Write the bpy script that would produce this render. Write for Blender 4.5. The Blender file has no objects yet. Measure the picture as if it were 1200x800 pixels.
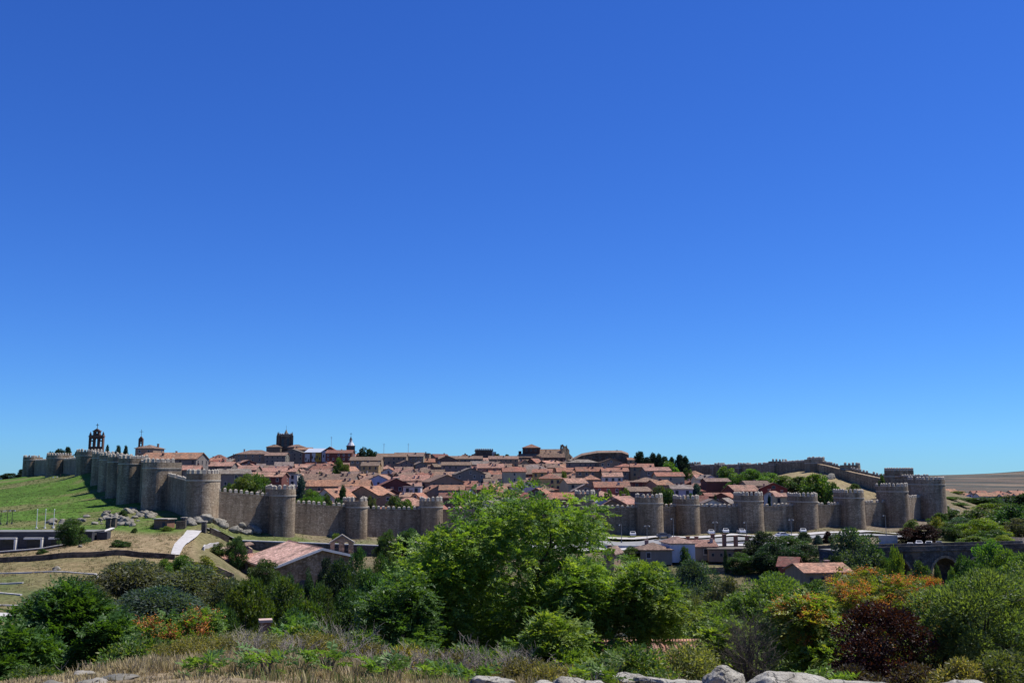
import bpy, bmesh, math, random
import numpy as np
from mathutils import Vector, Matrix
R = math.radians
PI = math.pi
sc = bpy.context.scene
col = sc.collection
random.seed(7)

# ---------------------------------------------------------------- camera, sky, sun, exposure
FPX = 1150.0                       # focal length in pixels of the 1200 px wide photograph
PITCH = math.atan(160.0 / FPX)     # horizon lies below the middle of the picture
EYE = 40.0                         # eye height above the datum (river bottom is near 8)
cam_d = bpy.data.cameras.new('camera')
cam_d.sensor_width = 36.0
cam_d.lens = 36.0 * FPX / 1200.0
cam_d.clip_start = 0.2
cam_d.clip_end = 40000.0
cam = bpy.data.objects.new('camera', cam_d)
cam.location = (0, 0, EYE)
cam.rotation_euler = (PI / 2 + PITCH, 0, 0)
col.objects.link(cam)
sc.camera = cam

SUN_AZ = 20.0      # degrees from +X towards +Y
SUN_EL = 60.0
world = bpy.data.worlds.new('World')
sc.world = world
world.use_nodes = True
wn = world.node_tree
wn.nodes.clear()
sky = wn.nodes.new('ShaderNodeTexSky')
sky.sky_type = 'NISHITA'
sky.sun_disc = False
sky.sun_elevation = R(SUN_EL)
sky.sun_rotation = R(90.0 - SUN_AZ)
sky.altitude = 1100.0
sky.air_density = 1.0
sky.dust_density = 0.15
sky.ozone_density = 3.0
hs = wn.nodes.new('ShaderNodeHueSaturation')
hs.inputs['Saturation'].default_value = 1.18
hs.inputs['Hue'].default_value = 0.508
bg = wn.nodes.new('ShaderNodeBackground')
bg.inputs['Strength'].default_value = 0.10
wo = wn.nodes.new('ShaderNodeOutputWorld')
wn.links.new(sky.outputs[0], hs.inputs['Color'])
sp_ = wn.nodes.new('ShaderNodeSeparateColor'); cb_ = wn.nodes.new('ShaderNodeCombineColor')
wn.links.new(hs.outputs[0], sp_.inputs[0])
for ch, (gain, gam) in enumerate(((0.365, 0.90), (0.672, 0.96), (1.32, 0.90))):   # deep, clear high-altitude blue
    pw = wn.nodes.new('ShaderNodeMath'); pw.operation = 'POWER'; pw.inputs[1].default_value = gam
    ml = wn.nodes.new('ShaderNodeMath'); ml.operation = 'MULTIPLY'; ml.inputs[1].default_value = gain
    wn.links.new(sp_.outputs[ch], pw.inputs[0]); wn.links.new(pw.outputs[0], ml.inputs[0]); wn.links.new(ml.outputs[0], cb_.inputs[ch])
wn.links.new(cb_.outputs[0], bg.inputs['Color'])
wn.links.new(bg.outputs[0], wo.inputs['Surface'])

sun_d = bpy.data.lights.new('sun', 'SUN')
sun_d.energy = 5.0
sun_d.angle = R(0.53)
sun_d.color = (1.0, 0.955, 0.88)
sun = bpy.data.objects.new('sun', sun_d)
sdir = Vector((math.cos(R(SUN_EL)) * math.cos(R(SUN_AZ)), math.cos(R(SUN_EL)) * math.sin(R(SUN_AZ)), math.sin(R(SUN_EL))))
sun.rotation_euler = (-sdir).to_track_quat('-Z', 'Y').to_euler()
sun.location = (60, 30, 120)
col.objects.link(sun)

sc.view_settings.view_transform = 'Standard'
sc.view_settings.look = 'None'
sc.view_settings.exposure = 0.32
sc.view_settings.gamma = 1.0
sc.view_settings.use_curve_mapping = False
try:
    sc.cycles.max_bounces = 6
    sc.cycles.diffuse_bounces = 3
    sc.cycles.glossy_bounces = 2
    sc.cycles.transmission_bounces = 4
    sc.cycles.transparent_max_bounces = 4
except Exception:
    pass

# ---------------------------------------------------------------- pixel <-> world helpers
CP, SP = math.cos(PITCH), math.sin(PITCH)
def P(px, py, D):
    """world point seen at photo pixel (px, py) on the plane Y = D"""
    u = (px - 600.0) / FPX
    v = (400.0 - py) / FPX
    s = D / (CP - v * SP)
    return Vector((u * s, D, EYE + (SP + v * CP) * s))
def pix(p):
    x, y, z = p[0], p[1], p[2] - EYE
    f = y * CP + z * SP
    w = -y * SP + z * CP
    return 600 + FPX * x / f, 400 - FPX * w / f

# ---------------------------------------------------------------- numpy value noise
def _h(ix, iy, iz, s):
    n = (ix * 374761393 + iy * 668265263 + iz * 2147483647 + s * 1274126177) & 0xffffffff
    n = ((n ^ (n >> 13)) * 1274126177) & 0xffffffff
    return ((n ^ (n >> 16)) & 0xffff) / 65535.0
def vnoise(p, s=0):
    p = np.asarray(p, dtype=np.float64)
    i = np.floor(p).astype(np.int64)
    f = p - i
    f = f * f * (3 - 2 * f)
    r = 0
    for dx in (0, 1):
        for dy in (0, 1):
            for dz in (0, 1):
                w = (f[:, 0] if dx else 1 - f[:, 0]) * (f[:, 1] if dy else 1 - f[:, 1]) * (f[:, 2] if dz else 1 - f[:, 2])
                r = r + w * _h(i[:, 0] + dx, i[:, 1] + dy, i[:, 2] + dz, s)
    return r * 2 - 1
def fbm(p, o=4, s=0):
    p = np.asarray(p, dtype=np.float64)
    r, a = 0, 1.0
    for k in range(o):
        r = r + a * vnoise(p * 2 ** k, s + k)
        a *= 0.5
    return r

# ---------------------------------------------------------------- terrain height
CPTS = []   # (X, Y, z relative to the eye)
def cpx(px, py, D):
    p = P(px, py, D)
    CPTS.append((p.x, D, p.z - EYE))
def cxy(x, y, z): CPTS.append((x, y, z))
for x in (-40, -14, 0, 14, 40):
    cxy(x, -22, -1.2); cxy(x, 0, -1.75)
for x, z in ((-14, -2.0), (-7, -2.0), (0, -2.05), (7, -2.1), (14, -2.1)):
    cxy(x, 8, z)
for x, z in ((-12, -2.75), (-8, -2.85), (-7, -2.8), (-4.7, -2.6), (-3.5, -2.6), (-1.8, -2.72), (0, -2.82), (2, -2.82), (4, -2.85), (8, -2.9), (12, -2.9)):
    cxy(x, 13.5, z)
for x, z in ((-14, -3.8), (-10, -3.75), (-7.4, -3.42), (-5.9, -3.14), (-4.4, -3.04), (-2.2, -3.2), (-0.7, -3.36), (0.5, -3.45), (2, -3.5), (5, -3.6), (9, -3.7), (14, -3.7)):
    cxy(x, 17, z)
for x in (-16, -8, 0, 8, 16):
    cxy(x, 24, -5.9)
for x in (-34, -18, 0, 18, 34):
    cxy(x, 42, -9.6)
for x in (-55, -28, 0, 28, 55):
    cxy(x, 70, -15.0)
for x in (-60, -30, 0, 35, 70): cxy(x, 115, -21.5 if x > -50 else -19)
for x in (-40, 0, 40, 85): cxy(x, 165, -27)
for x in (-30, 0, 40, 90, 140): cxy(x, 215, -28.5)
cpx(-150, 735, 140); cpx(0, 727, 148); cpx(90, 727, 152); cpx(0, 695, 172); cpx(90, 695, 172); cpx(0, 672, 190); cpx(110, 673, 190)
cpx(-150, 672, 200); cpx(0, 657, 207); cpx(70, 653, 207); cpx(140, 650, 207); cpx(200, 654, 210); cpx(0, 650, 224); cpx(40, 647, 225); cpx(75, 641, 226); cpx(100, 635, 230); cpx(0, 646, 230); cpx(60, 643, 230); cpx(170, 630, 236); cpx(215, 640, 226)
cpx(-150, 640, 235)
cpx(250, 655, 215); cpx(300, 695, 205); cpx(350, 697, 220); cpx(420, 697, 220); cpx(285, 668, 245); cpx(330, 672, 250); cpx(370, 675, 252); cpx(410, 675, 252); cpx(250, 632, 250); cpx(300, 636, 266); cpx(350, 637, 269); cpx(420, 641, 271); cpx(500, 643, 273)
cpx(-150, 622, 262); cpx(0, 622, 252); cpx(100, 620, 252); cpx(160, 614, 262); cpx(200, 606, 276); cpx(235, 616, 258)
cpx(-150, 595, 400); cpx(0, 603, 310); cpx(60, 600, 310); cpx(120, 598, 310); cpx(0, 585, 390); cpx(60, 578, 400); cpx(110, 574, 390)
cpx(0, 566, 530); cpx(50, 561, 530); cpx(95, 556, 500); cpx(-150, 578, 560); cpx(0, 562, 640); cpx(40, 557, 640); cpx(-150, 570, 800); cpx(0, 568, 900); cpx(60, 566, 900)
# foot of the west wall
for px, py, D in ((245, 612, 262), (328, 625, 277), (415, 631, 289), (505, 634, 297), (600, 632, 302), (685, 630, 304), (760, 628, 307), (803, 627, 312), (875, 624, 317), (938, 621, 325), (993, 618, 335), (1043, 618, 347), (1085, 608, 367)):
    cpx(px, py, D)
for px, py, D in ((600, 637, 284), (700, 633, 286), (780, 632, 288), (860, 630, 292), (940, 627, 300), (1020, 624, 314), (600, 660, 262), (700, 660, 262), (800, 660, 260), (880, 663, 258), (960, 655, 255), (1030, 640, 270), (1090, 641, 262), (1160, 645, 262), (1250, 650, 262), (1060, 632, 300), (1100, 632, 296), (1180, 640, 300)):
    cpx(px, py, D)
# slope round the south west corner
for px, py, D in ((1112, 594, 385), (1135, 598, 390), (1175, 612, 390), (1250, 620, 390), (1120, 578, 470), (1200, 600, 500)):
    cpx(px, py, D)
# north wall foot
for px, py, D in ((195, 596, 300), (165, 588, 330), (150, 581, 352), (140, 572, 378), (130, 565, 405), (108, 552, 450), (76, 553, 540), (41, 557, 610)):
    cpx(px, py, D)
# the town inside
for px in (265, 340, 430, 520, 620, 710):
    for D, z in ((350, -16.0), (420, -12.0), (500, -7.5), (600, -1.5), (700, 4.8), (820, 11.5), (1000, 9.0), (1500, -5)):
        CPTS.append(((px - 600) / FPX * D, D, z + (0 if px < 640 else -(px - 640) * 0.03)))
for px, D, z in ((265, 300, -12.5), (215, 350, -6), (190, 420, -1.0), (150, 470, 3), (205, 520, 2), (120, 600, 5), (160, 700, 6), (790, 360, -16), (790, 430, -12.5), (790, 520, -5), (790, 640, 2), (790, 760, 4),
                 (880, 370, -15), (880, 420, -10), (870, 470, -5), (850, 560, -1), (900, 470, -0.5), (930, 450, 2.2), (950, 440, 2.0), (965, 430, 0.6), (985, 405, -5), (960, 385, -11), (1010, 380, -10.5), (1040, 385, -9)):
    CPTS.append(((px - 600) / FPX * D, D, z))
# country behind
for px, py, D in ((1120, 589, 800), (1200, 589, 800), (1300, 590, 800), (1100, 577, 1250), (1200, 576, 1250), (1350, 576, 1250), (1000, 573, 1800), (1150, 569, 2000), (1300, 568, 2000), (1100, 563, 3000), (1250, 561, 3000), (1100, 557.5, 4800), (1150, 555.5, 4800), (1200, 551.5, 4800), (1300, 547, 4800), (1000, 556, 4800), (900, 559, 4800), (1100, 559, 8000), (1300, 556, 8000), (900, 560, 8000),
                  (600, 562, 2500), (600, 561, 6000), (300, 562, 2500), (300, 562, 6000), (0, 570, 2000), (0, 566, 6000), (-200, 566, 6000), (-200, 572, 2000)):
    cpx(px, py, D)
_c = np.array(CPTS)
def _w(x, y):
    return np.stack([x / (y + 40.0) * 3.0, np.log(y + 40.0) * 1.3], -1)
_cw = _w(_c[:, 0], _c[:, 1])
_cv = _c[:, 2] / (_c[:, 1] + 40.0)
_n = len(_c)
_d = np.sqrt(((_cw[:, None] - _cw[None]) ** 2).sum(-1) + 0.0004)
_A = np.zeros((_n + 3, _n + 3))
_A[:_n, :_n] = _d - np.eye(_n) * 0.004
_A[:_n, _n] = 1; _A[:_n, _n + 1:] = _cw
_A[_n:, :_n] = _A[:_n, _n:].T
_sol = np.linalg.lstsq(_A, np.concatenate([_cv, np.zeros(3)]), rcond=None)[0]
def GA(x, y):
    x = np.asarray(x, float); y = np.maximum(np.asarray(y, float), -30)
    out = np.empty(x.shape)
    for k in range(0, len(x), 20000):
        w = _w(x[k:k + 20000], y[k:k + 20000])
        d = np.sqrt(((w[:, None] - _cw[None]) ** 2).sum(-1) + 0.0004)
        out[k:k + 20000] = (d @ _sol[:_n] + _sol[_n] + w @ _sol[_n + 1:]) * (y[k:k + 20000] + 40.0)
    q = np.stack([x, y, np.zeros_like(x)], -1)
    amp = np.clip((y - 5) / 100.0, 0.06, 1.0) * np.clip(1.4 - y / 2500, 0.6, 1)
    return out + EYE + amp * 0.35 * fbm(q * 0.09, 3, 5) + 0.05 * fbm(q * 0.9, 2, 9)
def G(x, y):
    return float(GA(np.array([x]), np.array([y]))[0])

# ---------------------------------------------------------------- object helpers
PENDING = []      # things whose label carries an ordinal, filled in at the end
def tag(o, label, cat, group=None, kind=None):
    if label: o['label'] = label
    if cat: o['category'] = cat
    if group: o['group'] = group
    if kind: o['kind'] = kind
    return o
def thing(name, label, cat, loc=(0, 0, 0), rz=0.0, group=None):
    o = bpy.data.objects.new(name, None)
    o.empty_display_size = 0.5
    col.objects.link(o)
    o.location = loc
    o.rotation_euler = (0, 0, rz)
    return tag(o, label, cat, group)
def link(name, me, parent=None, loc=None, color=None, rot=None, scale=None):
    o = bpy.data.objects.new(name, me)
    col.objects.link(o)
    if parent: o.parent = parent
    if loc is not None: o.location = loc
    if rot is not None: o.rotation_euler = rot
    if scale is not None: o.scale = scale
    if color is not None: o.color = tuple(color) + ((1,) if len(color) == 3 else ())
    return o
def np_mesh(name, V, F, mat, colr=None, smooth=False):
    """V (n,3), F (m,k) faces of one size, colr (n,3) point colours"""
    V = np.ascontiguousarray(V, dtype=np.float32)
    F = np.ascontiguousarray(F, dtype=np.int32)
    me = bpy.data.meshes.new(name)
    me.vertices.add(len(V)); me.vertices.foreach_set('co', V.ravel())
    k = F.shape[1]
    me.loops.add(F.size); me.loops.foreach_set('vertex_index', F.ravel())
    me.polygons.add(len(F))
    me.polygons.foreach_set('loop_start', np.arange(0, F.size, k, dtype=np.int32))
    me.polygons.foreach_set('loop_total', np.full(len(F), k, dtype=np.int32))
    if smooth: me.polygons.foreach_set('use_smooth', np.ones(len(F), dtype=bool))
    me.update(calc_edges=True)
    if colr is not None:
        a = me.color_attributes.new('tint', 'FLOAT_COLOR', 'POINT')
        c4 = np.ones((len(V), 4), dtype=np.float32); c4[:, :3] = colr
        a.data.foreach_set('color', c4.ravel())
    if mat: me.materials.append(mat)
    return me

class MB:
    """collects simple solids into one mesh"""
    def __init__(s): s.v = []; s.f = []
    def add(s, vs, fs):
        b = len(s.v); s.v += [tuple(v) for v in vs]; s.f += [tuple(i + b for i in f) for f in fs]; return s
    def box(s, c, d, rz=0.0, taper=1.0):
        x, y, z = d[0] / 2, d[1] / 2, d[2] / 2
        cs, sn = math.cos(rz), math.sin(rz)
        vs = []
        for k, zz in ((1.0, -z), (taper, z)):
            for a, b in ((-x, -y), (x, -y), (x, y), (-x, y)):
                vs.append((c[0] + k * (a * cs - b * sn), c[1] + k * (a * sn + b * cs), c[2] + zz))
        return s.add(vs, [(3, 2, 1, 0), (4, 5, 6, 7), (0, 1, 5, 4), (1, 2, 6, 5), (2, 3, 7, 6), (3, 0, 4, 7)])
    def prism(s, pts, z0, z1, top=None):
        """pts counter-clockwise outline; top: outline at z1"""
        n = len(pts); top = top or pts
        vs = [(p[0], p[1], z0) for p in pts] + [(p[0], p[1], z1) for p in top]
        fs = [tuple(range(n - 1, -1, -1)), tuple(range(n, 2 * n))] + [(i, (i + 1) % n, n + (i + 1) % n, n + i) for i in range(n)]
        return s.add(vs, fs)
    def ring(s, outer, inner, z0, z1):
        n = len(outer)
        vs = [(p[0], p[1], z) for z in (z0, z1) for p in outer] + [(p[0], p[1], z) for z in (z0, z1) for p in inner]
        fs = []
        for i in range(n):
            j = (i + 1) % n
            fs += [(i, j, n + j, n + i), (3 * n + i, 3 * n + j, 2 * n + j, 2 * n + i), (n + i, n + j, 3 * n + j, 3 * n + i), (2 * n + i, 2 * n + j, j, i)]
        return s.add(vs, fs)
    def cone(s, c, r0, r1, h, n=10):
        a = [(c[0] + r0 * math.cos(2 * PI * i / n), c[1] + r0 * math.sin(2 * PI * i / n)) for i in range(n)]
        b = [(c[0] + r1 * math.cos(2 * PI * i / n), c[1] + r1 * math.sin(2 * PI * i / n)) for i in range(n)]
        return s.prism(a, c[2], c[2] + h, b)
    def tube(s, pts, rad, n=5):
        pts = [Vector(p) for p in pts]
        rings = []
        m = len(pts)
        for i, p in enumerate(pts):
            t = (pts[min(i + 1, m - 1)] - pts[max(i - 1, 0)])
            if t.length < 1e-6: t = Vector((0, 0, 1))
            t.normalize()
            a = t.cross(Vector((0.31, 0.83, 0.12)))
            if a.length < 1e-3: a = t.cross(Vector((1, 0, 0)))
            a.normalize(); b = t.cross(a)
            r = rad[i] if hasattr(rad, '__len__') else rad
            rings.append([p + (a * math.cos(2 * PI * k / n) + b * math.sin(2 * PI * k / n)) * r for k in range(n)])
        vs = [v for rg in rings for v in rg]
        fs = []
        for i in range(m - 1):
            for k in range(n):
                k2 = (k + 1) % n
                fs.append((i * n + k, i * n + k2, (i + 1) * n + k2, (i + 1) * n + k))
        fs.append(tuple(range(n - 1, -1, -1))); fs.append(tuple((m - 1) * n + k for k in range(n)))
        return s.add(vs, fs)
    def mesh(s, name, mat, smooth=False):
        me = bpy.data.meshes.new(name)
        me.from_pydata(s.v, [], s.f)
        if smooth: me.polygons.foreach_set('use_smooth', np.ones(len(me.polygons), dtype=bool))
        me.update()
        if mat: me.materials.append(mat)
        return me
    def build(s, name, mat, parent=None, loc=None, color=None, smooth=False, rot=None):
        return link(name, s.mesh(name, mat, smooth), parent, loc, color, rot)

def slab(name, outline, holes, thick, mat, parent=None, loc=(0, 0, 0), color=None):
    """upright slab in the local XZ plane, thickness along Y, with holes; outlines are (x, z)"""
    cu = bpy.data.curves.new(name, 'CURVE')
    cu.dimensions = '2D'; cu.fill_mode = 'BOTH'; cu.extrude = thick / 2
    for pts in [outline] + list(holes):
        sp = cu.splines.new('POLY'); sp.points.add(len(pts) - 1)
        for q, p in zip(sp.points, pts): q.co = (p[0], p[1], 0, 1)
        sp.use_cyclic_u = True
    t = bpy.data.objects.new('tmp', cu); col.objects.link(t)
    dg = bpy.context.evaluated_depsgraph_get()
    me = bpy.data.meshes.new_from_object(t.evaluated_get(dg), depsgraph=dg)
    bpy.data.objects.remove(t); bpy.data.curves.remove(cu)
    me.transform(Matrix.Rotation(PI / 2, 4, 'X'))
    me.name = name
    me.materials.clear(); me.materials.append(mat)
    return link(name, me, parent, loc, color)
def arch(x, z0, w, h, n=8):
    """outline of a round-headed opening"""
    r = w / 2
    return [(x - r, z0), (x + r, z0)] + [(x + r * math.cos(PI * i / n), z0 + h - r + r * math.sin(PI * i / n)) for i in range(n + 1)]

# ---------------------------------------------------------------- materials
def newmat(name):
    m = bpy.data.materials.new(name); m.use_nodes = True
    nt = m.node_tree
    b = nt.nodes['Principled BSDF']
    b.inputs['Specular IOR Level'].default_value = 0.25
    return m, nt, b
def N(nt, t, **kw):
    n = nt.nodes.new(t)
    for k, v in kw.items():
        if k in n.inputs: n.inputs[k].default_value = v
        else: setattr(n, k, v)
    return n
def ramp(nt, src, stops):
    r = N(nt, 'ShaderNodeValToRGB')
    e = r.color_ramp.elements
    while len(e) < len(stops): e.new(0.5)
    for q, (p, c) in zip(e, stops):
        q.position = p; q.color = tuple(c) + (1,)
    nt.links.new(src, r.inputs[0])
    return r.outputs[0]
def mixc(nt, a, b, fac, mode='MIX'):
    m = N(nt, 'ShaderNodeMix', data_type='RGBA', blend_type=mode)
    for inp, v in ((m.inputs[0], fac), (m.inputs[6], a), (m.inputs[7], b)):
        if hasattr(v, 'is_linked') or hasattr(v, 'links'): nt.links.new(v, inp)
        elif isinstance(v, (int, float)): inp.default_value = v
        else: inp.default_value = tuple(v) + (1,)
    return m.outputs[2]
def noise(nt, scale, detail=4, rough=0.6, coord='Object', stretch=None, w=None):
    tc = N(nt, 'ShaderNodeTexCoord') if coord != 'World' else N(nt, 'ShaderNodeNewGeometry')
    src = tc.outputs[coord] if coord != 'World' else tc.outputs['Position']
    if stretch:
        mp = N(nt, 'ShaderNodeMapping'); mp.inputs['Scale'].default_value = stretch
        nt.links.new(src, mp.inputs[0]); src = mp.outputs[0]
    n = N(nt, 'ShaderNodeTexNoise', Scale=scale, Detail=detail, Roughness=rough)
    nt.links.new(src, n.inputs['Vector'])
    return n.outputs[0]
def bump(nt, b, h, dist, strength=1.0):
    n = N(nt, 'ShaderNodeBump', Distance=dist, Strength=strength)
    nt.links.new(h, n.inputs['Height']); nt.links.new(n.outputs[0], b.inputs['Normal'])
def setc(nt, b, c): nt.links.new(c, b.inputs['Base Color'])

def m_noise(name, c0, c1, scale, rough=0.9, bd=0.0, bs=None, detail=5, coord='Object', stretch=None, c2=None, s2=None):
    m, nt, b = newmat(name)
    n = noise(nt, scale, detail, 0.65, coord, stretch)
    c = ramp(nt, n, [(0.3, c0), (0.7, c1)])
    if c2:
        n2 = noise(nt, s2, 3, 0.6, coord)
        c = mixc(nt, c, c2, ramp(nt, n2, [(0.48, (0, 0, 0)), (0.66, (1, 1, 1))]))
    setc(nt, b, c)
    b.inputs['Roughness'].default_value = rough
    if bd: bump(nt, b, noise(nt, bs or scale * 2, 5, 0.7, coord, stretch), bd)
    return m
def m_masonry(name, c0, c1, c2, cell=0.42, course=0.3, bd=0.035):
    """rough granite masonry: voronoi stones flattened into courses, world space"""
    m, nt, b = newmat(name)
    g = N(nt, 'ShaderNodeNewGeometry')
    mp = N(nt, 'ShaderNodeMapping'); mp.inputs['Scale'].default_value = (1 / cell, 1 / cell, 1 / course)
    nt.links.new(g.outputs['Position'], mp.inputs[0])
    v = N(nt, 'ShaderNodeTexVoronoi', Scale=1.0); nt.links.new(mp.outputs[0], v.inputs['Vector'])
    sep = N(nt, 'ShaderNodeSeparateColor'); nt.links.new(v.outputs['Color'], sep.inputs[0])
    stone = ramp(nt, sep.outputs[0], [(0.0, c0), (0.5, c1), (1.0, c2)])
    e = N(nt, 'ShaderNodeTexVoronoi', Scale=1.0, feature='DISTANCE_TO_EDGE'); nt.links.new(mp.outputs[0], e.inputs['Vector'])
    joint = ramp(nt, e.outputs[0], [(0.0, (0.6,) * 3), (0.12, (1, 1, 1))])
    cc = mixc(nt, stone, joint, 1.0, 'MULTIPLY')
    big = noise(nt, 0.12, 4, 0.6, 'World')
    cc = mixc(nt, cc, ramp(nt, big, [(0.3, (0.66, 0.63, 0.60)), (0.7, (1.14, 1.12, 1.08))]), 1.0, 'MULTIPLY')
    lay = noise(nt, 1.0, 4, 0.7, 'World', (0.25, 0.25, 2.2))
    cc = mixc(nt, cc, ramp(nt, lay, [(0.3, (0.72,) * 3), (0.7, (1.14,) * 3)]), 1.0, 'MULTIPLY')
    fine = noise(nt, 3.0, 3, 0.7, 'World')
    cc = mixc(nt, cc, ramp(nt, fine, [(0.25, (0.86,) * 3), (0.75, (1.1,) * 3)]), 1.0, 'MULTIPLY')
    st = noise(nt, 0.7, 4, 0.6, 'World', (1, 1, 0.10))
    cc = mixc(nt, cc, ramp(nt, st, [(0.35, (0.62, 0.60, 0.58)), (0.6, (1.05,) * 3)]), 1.0, 'MULTIPLY')
    pt = noise(nt, 0.3, 3, 0.5, 'World')
    cc = mixc(nt, cc, (0.23, 0.165, 0.11), ramp(nt, pt, [(0.54, (0, 0, 0)), (0.66, (0.55,) * 3)]))
    oi = N(nt, 'ShaderNodeObjectInfo')
    cc = mixc(nt, cc, ramp(nt, oi.outputs['Random'], [(0.0, (0.84, 0.83, 0.82)), (1.0, (1.1, 1.08, 1.04))]), 1.0, 'MULTIPLY')
    setc(nt, b, cc)
    b.inputs['Roughness'].default_value = 0.95
    hh = N(nt, 'ShaderNodeMath', operation='MINIMUM'); nt.links.new(e.outputs[0], hh.inputs[0]); hh.inputs[1].default_value = 0.2
    h2 = N(nt, 'ShaderNodeMath', operation='ADD'); nt.links.new(hh.outputs[0], h2.inputs[0]); nt.links.new(fine, h2.inputs[1])
    bump(nt, b, h2.outputs[0], bd)
    return m
def m_objcolor(name, amp=0.25, scale=1.2, rough=0.9, bd=0.0, streak=False):
    """plaster or metal whose colour is the object's own colour"""
    m, nt, b = newmat(name)
    oi = N(nt, 'ShaderNodeObjectInfo')
    n = noise(nt, scale, 5, 0.65, 'World', (1, 1, 0.35) if streak else None)
    cc = mixc(nt, oi.outputs['Color'], ramp(nt, n, [(0.25, (1 - amp,) * 3), (0.75, (1 + amp * 0.4,) * 3)]), 1.0, 'MULTIPLY')
    setc(nt, b, cc); b.inputs['Roughness'].default_value = rough
    if bd: bump(nt, b, noise(nt, 6, 4, 0.6, 'World'), bd)
    return m
def m_tile(name):
    """clay roof: per-tile colour speckle over the object's own colour, pan ridges as fine relief"""
    m, nt, b = newmat(name)
    oi = N(nt, 'ShaderNodeObjectInfo')
    tc = N(nt, 'ShaderNodeTexCoord')
    mp = N(nt, 'ShaderNodeMapping'); mp.inputs['Scale'].default_value = (2.6, 2.6, 2.6); nt.links.new(tc.outputs['Object'], mp.inputs[0])
    v = N(nt, 'ShaderNodeTexVoronoi', Scale=1.0); nt.links.new(mp.outputs[0], v.inputs['Vector'])
    sep = N(nt, 'ShaderNodeSeparateColor'); nt.links.new(v.outputs['Color'], sep.inputs[0])
    tint = ramp(nt, sep.outputs[0], [(0.0, (0.58, 0.55, 0.55)), (0.45, (0.95, 0.92, 0.9)), (0.8, (1.1, 1.05, 1.0)), (1.0, (1.45, 1.5, 1.5))])
    cc = mixc(nt, oi.outputs['Color'], tint, 1.0, 'MULTIPLY')
    n = noise(nt, 0.28, 5, 0.65, 'World')
    cc = mixc(nt, cc, (0.15, 0.115, 0.085), ramp(nt, n, [(0.46, (0, 0, 0)), (0.66, (0.8,) * 3)]))
    n2 = noise(nt, 1.1, 3, 0.7, 'World')
    cc = mixc(nt, cc, ramp(nt, n2, [(0.3, (0.68, 0.66, 0.64)), (0.7, (1.22, 1.2, 1.18))]), 1.0, 'MULTIPLY')
    setc(nt, b, cc); b.inputs['Roughness'].default_value = 0.9
    w = N(nt, 'ShaderNodeTexWave', Scale=2.2, Distortion=0.6); w.bands_direction = 'X'
    nt.links.new(tc.outputs['Object'], w.inputs['Vector'])
    bump(nt, b, w.outputs[0], 0.06, 0.8)
    return m
def m_leaf(name, rough=0.5, trans=0.38, spec=0.3, tt=(1.65, 1.6, 0.38)):
    """thin leaf: tint per leaf times the plant's own colour, light also passes through"""
    m, nt, b = newmat(name)
    at = N(nt, 'ShaderNodeAttribute', attribute_name='tint')
    oi = N(nt, 'ShaderNodeObjectInfo')
    cc = mixc(nt, at.outputs['Color'], oi.outputs['Color'], 1.0, 'MULTIPLY')
    setc(nt, b, cc)
    b.inputs['Roughness'].default_value = rough; b.inputs['Specular IOR Level'].default_value = spec
    tr = N(nt, 'ShaderNodeBsdfTranslucent')
    tc = mixc(nt, cc, tt, 1.0, 'MULTIPLY')
    nt.links.new(tc, tr.inputs[0])
    mx = N(nt, 'ShaderNodeMixShader'); mx.inputs[0].default_value = trans
    nt.links.new(b.outputs[0], mx.inputs[1]); nt.links.new(tr.outputs[0], mx.inputs[2])
    nt.links.new(mx.outputs[0], nt.nodes['Material Output'].inputs[0])
    return m

M = {}
M['wall'] = m_masonry('granite_masonry', (0.285, 0.225, 0.16), (0.36, 0.29, 0.21), (0.46, 0.385, 0.29))
M['wall2'] = m_masonry('granite_masonry_coarse', (0.24, 0.185, 0.125), (0.34, 0.27, 0.185), (0.46, 0.375, 0.265), 0.5, 0.35)
M['cap'] = m_noise('weathered_granite_cap', (0.27, 0.235, 0.18), (0.50, 0.45, 0.37), 2.5, bd=0.03)
M['darkstone'] = m_masonry('dark_granite', (0.09, 0.075, 0.065), (0.14, 0.115, 0.095), (0.2, 0.17, 0.14), 0.8, 0.5)
M['bridge'] = m_masonry('grey_bridge_granite', (0.085, 0.08, 0.075), (0.12, 0.115, 0.105), (0.17, 0.16, 0.15), 0.8, 0.5)
M['brick'] = m_noise('brick', (0.17, 0.085, 0.06), (0.28, 0.15, 0.105), 2.0, bd=0.02, bs=8)
M['darkbrick'] = m_noise('dark_brick', (0.06, 0.034, 0.027), (0.11, 0.062, 0.047), 2.0, bd=0.02, bs=8)
M['plaster'] = m_objcolor('plaster', 0.3, 0.8, streak=True)
M['tile'] = m_tile('clay_roof_tile')
M['glass'] = m_noise('dark_window_glass', (0.02, 0.024, 0.03), (0.045, 0.05, 0.06), 0.5, rough=0.15)
M['frame'] = m_objcolor('painted_frame', 0.1, 2.0, rough=0.6)
M['metal'] = m_objcolor('painted_metal', 0.15, 2.0, rough=0.45)
M['concrete'] = m_noise('pale_concrete', (0.50, 0.48, 0.44), (0.66, 0.64, 0.6), 1.2, bd=0.01)
M['asphalt'] = m_noise('asphalt', (0.13, 0.13, 0.13), (0.2, 0.2, 0.195), 0.6, coord='World')
M['roadgrey'] = m_noise('worn_pale_asphalt', (0.2, 0.2, 0.2), (0.28, 0.28, 0.275), 0.6, coord='World')
M['paving'] = m_noise('pale_paving', (0.36, 0.34, 0.32), (0.5, 0.48, 0.45), 0.8, coord='World')
M['slate'] = m_noise('dark_slate_cladding', (0.035, 0.036, 0.042), (0.065, 0.066, 0.075), 0.7, stretch=(1, 1, 6), rough=0.7)
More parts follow.
